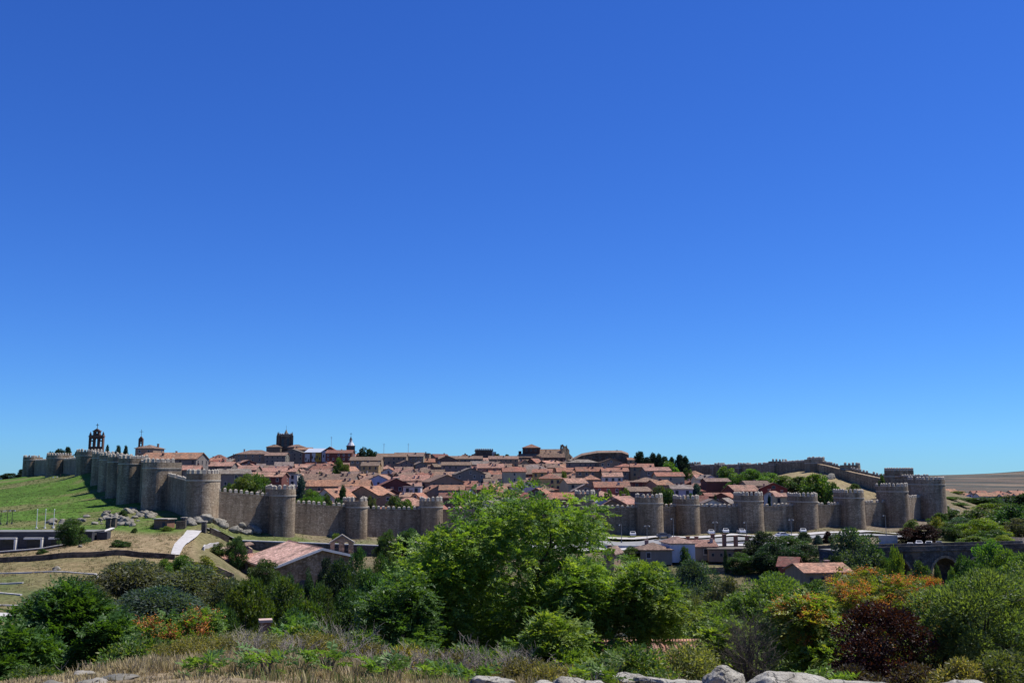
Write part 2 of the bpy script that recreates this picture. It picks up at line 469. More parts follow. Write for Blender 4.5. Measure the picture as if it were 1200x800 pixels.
M['granite'] = m_noise('lichened_granite', (0.13, 0.118, 0.095), (0.31, 0.285, 0.235), 1.1, bd=0.05, bs=3.0, coord='World', c2=(0.10, 0.10, 0.085), s2=1.9)
def m_near_granite():
    m, nt, b = newmat('near_granite')
    c = ramp(nt, noise(nt, 3.0, 6, 0.7, 'World'), [(0.3, (0.20, 0.18, 0.14)), (0.5, (0.36, 0.335, 0.275)), (0.72, (0.47, 0.445, 0.38))])
    c = mixc(nt, c, ramp(nt, noise(nt, 55, 3, 0.8, 'World'), [(0.32, (0.5,) * 3), (0.5, (1.0,) * 3), (0.7, (1.35,) * 3)]), 1.0, 'MULTIPLY')
    c = mixc(nt, c, (0.09, 0.088, 0.07), ramp(nt, noise(nt, 9, 5, 0.75, 'World'), [(0.56, (0, 0, 0)), (0.64, (0.8,) * 3)]))
    g = N(nt, 'ShaderNodeNewGeometry'); nz = N(nt, 'ShaderNodeTexNoise', Scale=4.0, Detail=4.0); nt.links.new(g.outputs['Position'], nz.inputs['Vector'])
    ad = N(nt, 'ShaderNodeMix', data_type='RGBA'); ad.inputs[0].default_value = 0.25
    nt.links.new(g.outputs['Position'], ad.inputs[6]); nt.links.new(nz.outputs['Color'], ad.inputs[7])
    vo = N(nt, 'ShaderNodeTexVoronoi', Scale=2.6, feature='DISTANCE_TO_EDGE'); nt.links.new(ad.outputs[2], vo.inputs['Vector'])
    crack = ramp(nt, vo.outputs[0], [(0.0, (0.28,) * 3), (0.022, (1, 1, 1))])
    c = mixc(nt, c, crack, 1.0, 'MULTIPLY')
    setc(nt, b, c); b.inputs['Roughness'].default_value = 0.95
    hm = N(nt, 'ShaderNodeMath', operation='MINIMUM'); nt.links.new(vo.outputs[0], hm.inputs[0]); hm.inputs[1].default_value = 0.03
    hs2 = N(nt, 'ShaderNodeMath', operation='MULTIPLY_ADD'); nt.links.new(hm.outputs[0], hs2.inputs[0]); hs2.inputs[1].default_value = 14.0; nt.links.new(noise(nt, 14, 6, 0.75, 'World'), hs2.inputs[2])
    bump(nt, b, hs2.outputs[0], 0.035)
    return m
M['neargranite'] = m_near_granite()
M['bark'] = m_noise('bark', (0.045, 0.036, 0.028), (0.12, 0.10, 0.08), 4.0, bd=0.02, stretch=(1, 1, 0.25))
M['palebark'] = m_noise('pale_bark', (0.16, 0.14, 0.115), (0.30, 0.27, 0.23), 5.0, bd=0.01)
M['twig'] = m_noise('dead_twig', (0.16, 0.135, 0.11), (0.36, 0.31, 0.26), 6.0)
M['leaf'] = m_leaf('leaf', 0.5, 0.42, 0.28)
M['needle'] = m_leaf('needle', 0.6, 0.12, 0.2)
M['straw'] = m_leaf('dry_grass_blade', 0.7, 0.3, 0.15, (1.0, 0.97, 0.85))
M['water'] = m_noise('river_water', (0.02, 0.03, 0.025), (0.03, 0.045, 0.035), 0.3, rough=0.08)
M['rubber'] = m_noise('tyre_rubber', (0.015, 0.015, 0.015), (0.03, 0.03, 0.03), 3)
M['skin'] = m_noise('skin', (0.42, 0.26, 0.19), (0.5, 0.32, 0.24), 3)
# ---------------------------------------------------------------- ground
NWALL = [(-83, 265), (-105, 300), (-123, 330), (-137, 352), (-150, 378), (-164, 405), (-190, 450), (-246, 540), (-296, 610), (-360, 700)]
SWALL = [(156, 372), (152, 408), (146, 425), (141, 442), (139, 456), (133, 500), (129, 552), (116, 640)]
def wall_x(line, y):
    ys = [p[1] for p in line]; xs = [p[0] for p in line]
    return np.interp(y, ys, xs)
def make_ground():
    nr, nc = 540, 236
    t = np.exp(np.linspace(math.log(20.0), math.log(9500.0), nr)) - 45.0
    u = np.linspace(-0.9, 0.9, nc)
    Y = np.repeat(t, nc); X = np.tile(u, nr) * (Y + 45.0)
    Z = GA(X, Y)
    V = np.stack([X, Y, Z], -1)
    i = np.arange(nr * nc).reshape(nr, nc)
    F = np.stack([i[:-1, :-1], i[:-1, 1:], i[1:, 1:], i[1:, :-1]], -1).reshape(-1, 4)
    q = np.stack([X, Y, np.zeros_like(X)], -1)
    n1 = fbm(q * 0.03, 4, 21)[:, None]; n2 = fbm(q * 0.15, 3, 31)[:, None]; n3 = fbm(q * 0.5, 3, 41)[:, None]
    px = (600 + 1150 * X / np.maximum(Y, 1))[:, None]
    D = Y[:, None]; Xc = X[:, None]
    sm = lambda a, b, v: np.clip((v - a) / (b - a), 0, 1) ** 2 * (3 - 2 * np.clip((v - a) / (b - a), 0, 1))
    C = np.full((len(X), 3), (0.30, 0.235, 0.15)) * (1 + 0.15 * n3)
    def put(c, m):
        nonlocal C
        C = C * (1 - m) + np.array(c) * m
    put((0.12, 0.115, 0.055), sm(15, 26, D) * np.clip(0.75 + 0.4 * n2, 0, 1))
    put((0.20, 0.18, 0.085), sm(120, 150, D) * (1 - sm(230, 300, px)))
    put((0.13, 0.15, 0.055), sm(140, 160, D) * (1 - sm(200, 210, D)) * (1 - sm(180, 260, px)) * np.clip(0.45 + 0.9 * n2, 0, 1))
    straw = sm(203, 208, D) * (1 - sm(238, 246, D)) * (1 - sm(228, 245, px))
    put((0.33, 0.25, 0.145), straw * np.clip(0.9 + 0.25 * n3, 0, 1))
    put((0.27, 0.21, 0.11), sm(186, 192, D) * (1 - sm(200, 206, D)) * (1 - sm(150, 190, px)) * np.clip(0.7 + 0.5 * n2, 0, 1))
    lawn = sm(244, 250, D) * (1 - sm(-3, 3, Xc - wall_x(NWALL, Y)[:, None])) * (1 - sm(700, 780, D))
    put((0.10, 0.19, 0.03), lawn)
    put((0.20, 0.175, 0.085), lawn * sm(0.15, 0.6, n1 + 0.55 * n2) * 0.75)
    put((0.065, 0.125, 0.02), lawn * sm(0.2, 0.8, -n1 + 0.3 * n2) * 0.7)
    town = sm(325, 345, D) * sm(-3, 3, Xc - wall_x(NWALL, Y)[:, None]) * (1 - sm(-3, 3, Xc - wall_x(SWALL, Y)[:, None])) * (1 - sm(900, 1000, D))
    put((0.20, 0.165, 0.125), town)
    bank = sm(250, 262, D) * (1 - sm(320, 345, D)) * sm(236, 246, px) * (1 - sm(1110, 1130, px))
    put((0.22, 0.185, 0.125), bank * np.clip(0.7 + 0.6 * n2, 0, 1))
    put((0.12, 0.155, 0.045), bank * sm(0.1, 0.6, n1 + 0.7 * n2) * 0.85)
    hill = sm(385, 395, D) * (1 - sm(500, 520, D)) * sm(885, 900, px) * (1 - sm(-2, 2, Xc - wall_x(SWALL, Y)[:, None]))
    put((0.34, 0.275, 0.15), hill * np.clip(0.9 + 0.3 * n2, 0, 1))
    right = sm(330, 345, D) * sm(0, 4, Xc - wall_x(SWALL, Y)[:, None]) * (1 - sm(640, 700, D))
    put((0.20, 0.165, 0.10), right * np.clip(0.8 + 0.5 * n2, 0, 1))
    far = sm(1000, 1150, D)
    fq = np.stack([X * 0.0016, Y * 0.0007, np.zeros_like(X)], -1)
    f1 = fbm(fq, 4, 61)[:, None]; f2 = fbm(fq * 5, 3, 71)[:, None]
    put((0.155, 0.12, 0.09), far)
    put((0.27, 0.215, 0.155), far * sm(0.0, 0.6, f1) * 0.8)
    scr = far * sm(0.05, 0.45, f2 * 0.8 + f1 * 0.25) * (0.55 + 0.4 * sm(2500, 4200, D))
    put((0.06, 0.066, 0.055), scr)
    put((0.10, 0.105, 0.085), sm(3300, 3800, D) * np.clip(0.55 + 0.6 * f2, 0, 0.9))
    m, nt, b = newmat('ground_cover')
    at = N(nt, 'ShaderNodeAttribute', attribute_name='tint')
    cc = mixc(nt, at.outputs['Color'], ramp(nt, noise(nt, 0.9, 7, 0.78, 'World'), [(0.36, (0.52, 0.50, 0.45)), (0.64, (1.3, 1.3, 1.32))]), 1.0, 'MULTIPLY')
    cc = mixc(nt, cc, ramp(nt, noise(nt, 14, 4, 0.7, 'World'), [(0.3, (0.6,) * 3), (0.7, (1.3,) * 3)]), 1.0, 'MULTIPLY')
    # scrub and stubble of the far plain, only beyond the town
    g = N(nt, 'ShaderNodeNewGeometry'); sx = N(nt, 'ShaderNodeSeparateXYZ'); nt.links.new(g.outputs['Position'], sx.inputs[0])
    mr = N(nt, 'ShaderNodeMapRange'); mr.inputs[1].default_value = 1000; mr.inputs[2].default_value = 1400; nt.links.new(sx.outputs[1], mr.inputs[0])
    for sc_, st, lo, hi, dark in ((0.0022, (1, 0.30, 0), 0.50, 0.56, (0.19, 0.145, 0.10)), (0.006, (1, 0.16, 0), 0.50, 0.55, (0.075, 0.075, 0.06)), (0.016, (1, 0.10, 0), 0.53, 0.58, (0.04, 0.046, 0.038))):
        f = ramp(nt, noise(nt, sc_, 5, 0.65, 'World', st), [(lo, (0, 0, 0)), (hi, (0.85,) * 3)])
        fm = N(nt, 'ShaderNodeMath', operation='MULTIPLY'); nt.links.new(f, fm.inputs[0]); nt.links.new(mr.outputs[0], fm.inputs[1])
        cc = mixc(nt, cc, dark, fm.outputs[0])
    setc(nt, b, cc); b.inputs['Roughness'].default_value = 1.0; b.inputs['Specular IOR Level'].default_value = 0.1
    bump(nt, b, noise(nt, 3.0, 5, 0.75, 'World'), 0.12)
    o = link('ground', np_mesh('ground', V, F, m, np.clip(C * 0.88, 0.01, 0.9), True))
    o['kind'] = 'structure'
    return o
make_ground()

def ribbon(name, pts, w, mat, lift=0.12, kind='structure', sub=3.0, w2=None, label=None, cat=None):
    """flat strip draped on the ground along pts (x, y)"""
    pts = [Vector((p[0], p[1])) for p in pts]
    path = []
    for a, b in zip(pts[:-1], pts[1:]):
        n = max(1, int((b - a).length / sub))
        path += [a.lerp(b, k / n) for k in range(n)]
    path.append(pts[-1])
    L = len(path); m = 4
    xs, ys = [], []
    for i, p in enumerate(path):
        d = (path[min(i + 1, L - 1)] - path[max(i - 1, 0)]).normalized()
        nrm = Vector((-d.y, d.x))
        ww = w if w2 is None else w + (w2 - w) * i / (L - 1)
        for k in range(m + 1):
            q = p + nrm * (ww * (k / m - 0.5)); xs.append(q.x); ys.append(q.y)
    zs = GA(np.array(xs), np.array(ys)).reshape(L, m + 1)
    zs = np.repeat(zs.mean(1)[:, None], m + 1, 1) * 0.6 + zs * 0.4 + lift
    V = np.stack([xs, ys, zs.ravel()], -1)
    idx = np.arange(L * (m + 1)).reshape(L, m + 1)
    F = np.stack([idx[:-1, :-1], idx[:-1, 1:], idx[1:, 1:], idx[1:, :-1]], -1).reshape(-1, 4)[:, ::-1]
    o = link(name, np_mesh(name, V, F, mat))
    if kind: o['kind'] = kind
    if label: tag(o, label, cat)
    return o
def XY(px, D): return ((px - 600) / FPX * D * 1.0, D)
def pxy(px, py, D):
    p = P(px, py, D); return (p.x, p.y)
ribbon('road', [XY(455, 274), XY(600, 281), XY(700, 283), XY(800, 286), XY(880, 290), XY(960, 297), XY(1040, 306), XY(1090, 312), XY(1180, 340)], 9.0, M['roadgrey'], 0.35)
ribbon('pavement', [XY(455, 282), XY(600, 289), XY(700, 291), XY(800, 294), XY(880, 298), XY(960, 305), XY(1040, 314), XY(1090, 320)], 5.5, M['paving'], 0.5)
ribbon('pavement', [XY(620, 274), XY(700, 275), XY(800, 278), XY(880, 281), XY(930, 284)], 4.5, M['paving'], 0.5)
ribbon('road', [XY(245, 256), XY(300, 266), XY(360, 270), XY(455, 275)], 5.0, M['asphalt'], 0.2)
ribbon('path', [XY(213, 213), XY(218, 225), XY(225, 238), XY(234, 251)], 1.8, M['paving'], 0.3, w2=3.6, sub=1.5)
ribbon('path', [XY(1045, 262), XY(1100, 258), XY(1160, 262), XY(1230, 268)], 16, M['paving'], 0.3)
w_o = ribbon('river', [(-25, 176), (30, 186), (80, 205), (104, 224)], 12, M['water'], 0.3)
# white lines crossing the road
for k, px in enumerate((890, 897, 904, 911)):
    x, y = XY(px, 291 + k * 0.5)
    o = MB().box((0, 0, 0), (0.9, 4.0, 0.02), 0.15).build('road_marking', M['concrete'], None, (x, y, G(x, y) + 0.62))
    o['kind'] = 'structure'
# ---------------------------------------------------------------- city wall
ORD = ['first', 'second', 'third', 'fourth', 'fifth', 'sixth', 'seventh', 'eighth', 'ninth', 'tenth', 'eleventh', 'twelfth', 'thirteenth', 'fourteenth', 'fifteenth', 'sixteenth', 'seventeenth', 'eighteenth', 'nineteenth', 'twentieth']
def ordinal(n):
    if n < 20: return ORD[n]
    n += 1
    tens = {2: 'twenty', 3: 'thirty', 4: 'forty', 5: 'fifty', 6: 'sixty', 7: 'seventy', 8: 'eighty', 9: 'ninety'}
    tn = {2: 'twentieth', 3: 'thirtieth', 4: 'fortieth', 5: 'fiftieth', 6: 'sixtieth', 7: 'seventieth', 8: 'eightieth', 9: 'ninetieth'}
    if n % 10 == 0: return tn[n // 10]
    return tens[n // 10] + '-' + ORD[n % 10 - 1]
def merlon_mesh(w, d, h):
    b = MB().box((0, 0, h * 0.36), (w, d, h * 0.72))
    x, y = w / 2 * 1.06, d / 2 * 1.06
    b.add([(-x, -y, h * 0.72), (x, -y, h * 0.72), (x, y, h * 0.72), (-x, y, h * 0.72), (0, 0, h)], [(0, 1, 4), (1, 2, 4), (2, 3, 4), (3, 0, 4), (3, 2, 1, 0)])
    return b.mesh('merlon', M['cap'])
MER = merlon_mesh(0.85, 0.6, 1.35)
MER_S = merlon_mesh(0.85, 0.6, 1.1)
def u_outline(w, nose, back, n=18, k=1.0):
    pts = []
    for i in range(n + 1):
        a = PI + PI * i / n
        pts.append((k * w * math.cos(a), -nose * 1.0 + k * w * math.sin(a)))
    return pts + [(k * w, back), (-k * w, back)]
def perim(pts, step, skip_last=2):
    out = []
    acc = 0.0
    for a, b in zip(pts[:-skip_last + 1 or None], pts[1:]):
        a = Vector(a); b = Vector(b); L = (b - a).length
        while acc < L:
            p = a.lerp(b, acc / L); out.append((p.x, p.y, math.atan2(b.y - a.y, b.x - a.x))); acc += step
        acc -= L
    return out
RND = random.Random(3)
def wall_tower(px, D, top_py, w, nose, ang, batter, label, group, mer=True, xy=None, topz=None, step=1.55, name='wall_tower'):
    """U-plan tower; ang = direction (deg from +X) its round nose faces"""
    x, y = xy if xy else (P(px, top_py, D).x, D)
    zt = topz if topz is not None else P(px, top_py, D).z
    zb = min(G(x + a, y + b) for a in (-5, 0, 5) for b in (-5, 0, 5)) - 1.5
    h = zt - zb
    t = thing(name, label, 'wall tower', (x, y, zb), R(ang + 90), group)
    top = u_outline(w, nose, 2.2)
    hb = h - 3.3
    mid = u_outline(w, nose, 2.2, k=1 + (batter - 1) * 0.35)
    bot = u_outline(w, nose, 2.2, k=batter)
    b = MB().prism(bot, 0, hb * 0.4, mid); b.f.pop(1)
    b2 = MB().prism(mid, hb * 0.4, hb, top); b2.f.pop(0)
    off = len(b.v)
    b.v += b2.v; b.f += [tuple(i + off for i in f) for f in b2.f]
    b.build('shaft', M['wall'], t)
    MB().prism(u_outline(w + 0.16, nose, 2.2), hb - 0.003, hb + 0.32).build('string_course', M['cap'], t)
    inner = u_outline(w - 0.7, nose, 1.5)
    MB().ring(u_outline(w + 0.02, nose, 2.2), inner, hb + 0.317, h - 1.35).build('parapet', M['wall'], t)
    for (mx, my, ma) in perim([top[-1]] + top[:-1], step, 1)[:-1]:
        if RND.random() < 0.05: continue
        ma_in = Vector((-math.sin(ma), math.cos(ma))) * 0.36
        o = link('merlon', MER, t, (mx + ma_in.x, my + ma_in.y, h - 1.353 - RND.random() * 0.12), rot=(0, 0, ma))
        s = RND.uniform(0.85, 1.12)
        o.scale = (s, 1, RND.uniform(0.82, 1.12))
    return t
def curtain(a, b, za, zb_, label, group, thick=2.6, inner=False, mat='wall', step=1.5, name='curtain_wall', walk=False):
    """wall run from a to b (x, y) with merlons on its outer side (right of a->b is outer)"""
    a = Vector(a); b = Vector(b)
    d = b - a; L = d.length; ang = math.atan2(d.y, d.x)
    n = max(2, int(L / 4))
    zs = [za + (zb_ - za) * k / n for k in range(n + 1)]
    base = []
    for k in range(n + 1):
        p = a.lerp(b, k / n); base.append(min(G(p.x + i, p.y + j) for i in (-2, 2) for j in (-2, 2)) - 1.5)
    z0 = min(base)
    t = thing(name, label, 'city wall', (a.x, a.y, z0), ang, group)
    vs, fs = [], []
    for k in range(n + 1):
        xx = L * k / n
        vs += [(xx, -thick / 2, base[k] - z0), (xx, thick / 2, base[k] - z0), (xx, thick / 2, zs[k] - z0 - 1.3), (xx, -thick / 2, zs[k] - z0 - 1.3)]
    for k in range(n):
        q = 4 * k
        fs += [(q, q + 4, q + 7, q + 3), (q + 1, q + 2, q + 6, q + 5), (q + 3, q + 7, q + 6, q + 2), (q, q + 1, q + 5, q + 4)]
    fs += [(0, 3, 2, 1), (4 * n, 4 * n + 1, 4 * n + 2, 4 * n + 3)]
    MB().add(vs, fs).build('wall_body', M[mat], t)
    # breast wall on the outer edge, then merlons
    vs, fs = [], []
    bh = 0.45 if not walk else 0.75
    for k in range(n + 1):
        xx = L * k / n; zz = zs[k] - z0 - 1.303
        vs += [(xx, -thick / 2 - 0.02, zz), (xx, -thick / 2 + 0.55, zz), (xx, -thick / 2 + 0.55, zz + bh), (xx, -thick / 2 - 0.02, zz + bh)]
    for k in range(n):
        q = 4 * k
        fs += [(q, q + 4, q + 7, q + 3), (q + 1, q + 2, q + 6, q + 5), (q + 3, q + 7, q + 6, q + 2), (q, q + 1, q + 5, q + 4)]
    fs += [(0, 3, 2, 1), (4 * n, 4 * n + 1, 4 * n + 2, 4 * n + 3)]
    MB().add(vs, fs).build('breast_wall', M[mat], t)
    if walk:
        vs, fs = [], []
        for k in range(n + 1):
            xx = L * k / n; zz = zs[k] - z0 - 1.29
            vs += [(xx, -thick / 2 + 0.56, zz), (xx, thick / 2 + 0.12, zz), (xx, thick / 2 + 0.12, zz + 0.2), (xx, -thick / 2 + 0.56, zz + 0.2)]
        MB().add(vs, fs).build('wall_walk', M['cap'], t)
    m = int(L / step)
    for k in range(m):
        xx = (k + 0.5) * L / m
        zz = za + (zb_ - za) * xx / L - z0 - 1.306 + bh
        if RND.random() < 0.07: continue
        xx += RND.uniform(-0.12, 0.12)
        link('merlon', MER_S, t, (xx, -thick / 2 + 0.28, zz - RND.random() * 0.1), scale=(RND.uniform(0.85, 1.1), 1, RND.uniform(0.75, 1.05)))
    return t

GW = 'towers of the west wall'
# px, D, top_py, half width, nose, facing angle, batter, label
WT = [
    (239.5, 268, 549, 3.75, 2.0, -96, 1.02, 'big round corner tower nearest the viewer, above bare rock outcrop'),
    (328, 281, 567, 3.5, 3.6, -62, 1.03, 'round wall tower standing on rocks, second from the left corner tower'),
    (415.5, 293, 581, 2.95, 3.4, -66, 1.03, 'slim round wall tower behind the chapel bell gable'),
    (505, 301, 581, 3.3, 3.4, -80, 1.03, 'slim round wall tower just left of the large central tree'),
    (600, 306, 582, 3.4, 3.4, -88, 1.03, 'round wall tower mostly hidden behind the large central tree'),
    (685, 308, 573, 3.0, 3.4, -90, 1.03, 'slim round wall tower at the right edge of the large central tree'),
    (759.5, 312, 577, 4.0, 3.6, -90, 1.04, 'round wall tower behind the white house, left of a close pair'),
    (803, 317, 579, 3.6, 3.6, -88, 1.05, 'round wall tower right of the white house, right of a close pair'),
    (875, 322, 575, 3.75, 3.8, -84, 1.06, 'round wall tower in front of dark red gabled house'),
    (938.5, 330, 576, 3.8, 3.4, -82, 1.06, 'round wall tower right of the small cream house behind the wall'),
    (992, 340, 572, 3.85, 3.4, -80, 1.12, 'tapering wall tower below the dry grass knoll'),
    (1042.5, 352, 565, 4.1, 3.6, -80, 1.16, 'tall tapering wall tower, second from the right end of the wall'),
    (1082, 373, 557.5, 5.1, 3.6, -74, 1.1, 'massive broad corner tower at the right end of the wall'),
]
for px, D, tp, w, nose, ang, bt, lab in WT:
    wall_tower(px, D, tp, w, nose, ang, bt, lab, GW)
WP = [(P(px, tp, D).x, D) for px, D, tp, *_ in WT]
# curtain runs: left top_py, right top_py at the tower depths
CT = [(570, 578.5), (584, 590.5), (592, 593.5), (593, 594), (592, 592), (591, 591), (590, 590), (590, 590.5), (590, 589), (588, 588), (586, 585), (581, 579), (572, 566)]
names = ['sunlit curtain wall stepping down right of the nearest corner tower', 'curtain wall between the rock-footed tower and the tower behind the chapel',
         'shaded curtain wall left of the large central tree', 'curtain wall hidden behind left half of the large central tree', 'curtain wall hidden behind right half of the large central tree',
         'shaded curtain wall below pink roofs, just right of the large central tree', 'short dark curtain wall between the close pair of towers', 'curtain wall in front of the pale gabled houses, right of the close pair',
         'curtain wall below the small cream house', 'sunlit curtain wall beneath dry grass knoll', 'short sunlit curtain wall between the two tapering towers', 'short curtain wall beside the massive right corner tower']
for i in range(12):
    a, b = WP[i], WP[i + 1]
    la, lb = CT[i]
    curtain(a, b, P(0, la, WT[i][1]).z, P(0, lb, WT[i + 1][1]).z, names[i], 'west curtain walls')

GN = 'towers of the north wall'
NT = [
    (199, 300, 536.5, 3.7, 4.2, 'flat-flanked wall tower next left of the nearest corner tower'),
    (167, 330, 532.5, 3.5, 4.2, 'third tower up the left slope from the nearest corner'),
    (151, 354, 531, 3.3, 4.0, 'fourth tower up the left slope from the nearest corner'),
    (140, 380, 529.5, 3.3, 4.0, 'fifth tower up the left slope from the nearest corner'),
    (130, 407, 528, 3.3, 4.0, 'sixth tower up the left slope, behind small dark trees'),
    (112, 450, 526, 4.6, 4.0, 'broad wall tower at the hilltop below the tall bell gable'),
    (76, 540, 530.5, 5.2, 4.4, 'wide hilltop wall tower with sunlit right edge and trees behind'),
    (42, 612, 533, 4.2, 3.2, 'farthest left wall tower on the brow of the green hill'),
]
for px, D, tp, w, nose, lab in NT:
    wall_tower(px, D, tp, w, nose, -136 if D < 440 else -124, 1.02, lab, GN)
NP = [WP[0]] + [(P(px, tp, D).x, D) for px, D, tp, *_ in NT]
NTOP = [(563, 268, 553, 300), (541, 300, 538, 330), (537, 330, 535, 354), (535, 354, 533, 380), (533, 380, 532, 407), (532, 407, 531, 450), (534, 450, 537, 540), (537, 540, 538, 612)]
nlab = ['short shaded curtain wall left of the nearest corner tower', 'curtain wall between the second and third towers up the left slope', 'curtain wall between the third and fourth towers up the left slope', 'curtain wall between the fourth and fifth towers up the left slope',
        'curtain wall between the fifth and sixth towers up the left slope', 'curtain wall behind small dark trees near the hilltop', 'low dark curtain wall below trees at the hilltop', 'lower curtain wall joining the two farthest left towers']
for i in range(8):
    q = NTOP[i]
    curtain(NP[i + 1], NP[i], P(0, q[2], q[3]).z, P(0, q[0], q[1]).z, nlab[i], 'north curtain walls')

# south wall seen from inside the town, walk and merlons on its top
SW = [(156, 374, 556.5), (152, 406, 556.5), (146, 424, 549), (141, 442, 541.5), (139, 458, 538.5), (133, 500, 541), (129, 552, 544), (116, 640, 544.5)]
slab_l = ['lowest run of far stepped wall beside the square keep tower', 'far wall run descending steeply to the right with pale walk', 'far wall run sloping down from its highest point', 'short far wall run at the highest point of the skyline wall',
          'far wall run with even row of merlons right of the middle turret', 'far wall run with merlons between the two middle turrets', 'farthest left run of skyline wall beside conifers']
for i in range(7):
    a, b = SW[i], SW[i + 1]
    curtain((a[0], a[1]), (b[0], b[1]), P(0, a[2], a[1]).z, P(0, b[2], b[1]).z, slab_l[i], 'south wall runs', thick=3.4, step=1.9, mat='wall2', walk=True)
    # parapet lies on the outer, right-hand side of the run when walking away from the viewer
ST = [(993, 430, 541, 2.6, 'small turret on the descending far wall'), (951, 452, 534.5, 3.0, 'turret at the highest corner of the far wall'), (908, 498, 537, 3.2, 'middle turret on the far skyline wall'), (868, 552, 541.5, 2.8, 'low turret left of the middle one on the far wall'), (838, 596, 541.5, 2.8, 'small turret further left on the far wall'), (811, 640, 540.5, 2.8, 'leftmost turret of the far wall beside the conifers')]
for px, D, tp, w, lab in ST:
    wall_tower(px, D, tp, w, 3.0, 8, 1.02, lab, 'south wall turrets', step=1.8)
# square keep tower behind the right corner
def keep():
    p = P(1053, 547.5, 398)
    zb = G(p.x, 398) - 2; h = p.z - zb
    t = thing('keep_tower', 'square stone tower rising behind the two right corner towers', 'wall tower', (p.x, 398, zb), R(12))
    MB().box((0, 0, (h - 1.3) / 2), (8.6, 7, h - 1.3)).build('shaft', M['wall2'], t)
    MB().box((0, 0, h - 3.6), (8.8, 7.2, 0.35)).build('string_course', M['cap'], t)
    MB().box((0.9, -3.52, h - 4.9), (1.0, 0.1, 2.3)).build('doorway', M['glass'], t)
    for i in range(7):
        for s in (-1, 1):
            link('merlon', MER, t, (-3.9 + 1.3 * i, s * 3.1, h - 1.303))
    for i in range(3):
        for s in (-1, 1):
            link('merlon', MER, t, (s * 3.9, -1.5 + 1.5 * i, h - 1.303), rot=(0, 0, PI / 2))
keep()
# ---------------------------------------------------------------- houses
RH = random.Random(11)
WIN = {}
def win_mesh(w, h):
    k = (round(w, 2), round(h, 2))
    if k not in WIN:
        fr = MB().box((0, -0.03, 0), (w + 0.24, 0.08, h + 0.24)).box((0, -0.05, -h / 2 - 0.16), (w + 0.4, 0.2, 0.1))
        gl = MB().box((0, -0.08, 0), (w, 0.03, h))
        WIN[k] = (fr.mesh('window', M['frame']), gl.mesh('pane', M['glass']))
    return WIN[k]
def add_window(t, x, y, z, rz, w=0.9, h=1.3, fc=(0.45, 0.42, 0.38)):
    f, g = win_mesh(w, h)
    o = link('window', f, t, (x, y, z), fc, (0, 0, rz))
    link('pane', g, o)
    return o
ROOFC = {'pink': (0.40, 0.235, 0.175), 'red': (0.34, 0.16, 0.11), 'orange': (0.38, 0.205, 0.13), 'brown': (0.235, 0.165, 0.125), 'grey': (0.24, 0.21, 0.185), 'dark red': (0.22, 0.09, 0.068)}
WALLC = {'cream': (0.42, 0.345, 0.235), 'white': (0.56, 0.53, 0.48), 'grey': (0.21, 0.185, 0.155), 'ochre': (0.42, 0.29, 0.14), 'brick red': (0.16, 0.06, 0.045), 'tan': (0.28, 0.205, 0.135), 'brown': (0.15, 0.105, 0.08), 'pale blue': (0.46, 0.50, 0.58)}
def roof_slabs(b, w, d, z, rise, ridge, oh=0.45, th=0.22):
    """gable roof, ridge along x or y of the local frame"""
    if ridge == 'x':
        hw, hd = w / 2 + oh, d / 2
        s = rise / hd; e = oh * s
        pr = [(-hd - oh, z - e), (0, z + rise), (hd + oh, z - e)]
        vs = [(x, y, zz + k) for x in (-hw, hw) for k in (0, th) for y, zz in pr]
    else:
        hw, hd = w / 2, d / 2 + oh
        s = rise / hw; e = oh * s
        pr = [(-hw - oh, z - e), (0, z + rise), (hw + oh, z - e)]
        vs = [(x, y, zz + k) for y in (hd, -hd) for k in (0, th) for x, zz in pr]
    fs = [(3, 9, 10, 4), (4, 10, 11, 5), (1, 7, 6, 0), (2, 8, 7, 1), (0, 6, 9, 3), (5, 11, 8, 2), (0, 3, 4, 1), (1, 4, 5, 2), (7, 10, 9, 6), (8, 11, 10, 7)]
    b.add(vs, fs if ridge == 'x' else fs)
    return b
def hip_roof(b, w, d, z, rise, oh=0.45, th=0.18):
    x, y = w / 2 + oh, d / 2 + oh
    r = max(0.0, x - y)
    ry = max(0.0, y - x)
    b.box((0, 0, z + th / 2), (2 * x, 2 * y, th))
    z += th - 0.002
    if r >= ry: b.add([(-x, -y, z), (x, -y, z), (x, y, z), (-x, y, z), (-r, 0, z + rise), (r, 0, z + rise)], [(0, 1, 5, 4), (1, 2, 5), (2, 3, 4, 5), (3, 0, 4)])
    else: b.add([(-x, -y, z), (x, -y, z), (x, y, z), (-x, y, z), (0, -ry, z + rise), (0, ry, z + rise)], [(0, 1, 4), (1, 2, 5, 4), (2, 3, 5), (3, 0, 4, 5)])
    return b
def chimney(t, x, y, z, c=None, s=None):
    c = c or RH.choice([(0.20, 0.12, 0.09), (0.30, 0.19, 0.15), (0.16, 0.12, 0.10), (0.42, 0.38, 0.33)]); s = s or RH.uniform(0.6, 1.0)
    o = MB().box((0, 0, 0.6), (s, s, 1.6)).build('chimney', M['plaster'], t, (x, y, z), c)
    MB().box((0, 0, 1.46), (s + 0.22, s + 0.22, 0.14)).build('chimney_cap', M['plaster'], o, None, (0.4, 0.3, 0.25))
    return o
HOUSES = []
def solve_D(px, py, h, lo=338, hi=900):
    prev = None
    for D in range(lo, hi, 6):
        p = P(px, py, D)
        v = G(p.x, D) + h - p.z
        if prev is not None and prev[1] < 0 <= v: return D
        prev = (D, v)
    return None
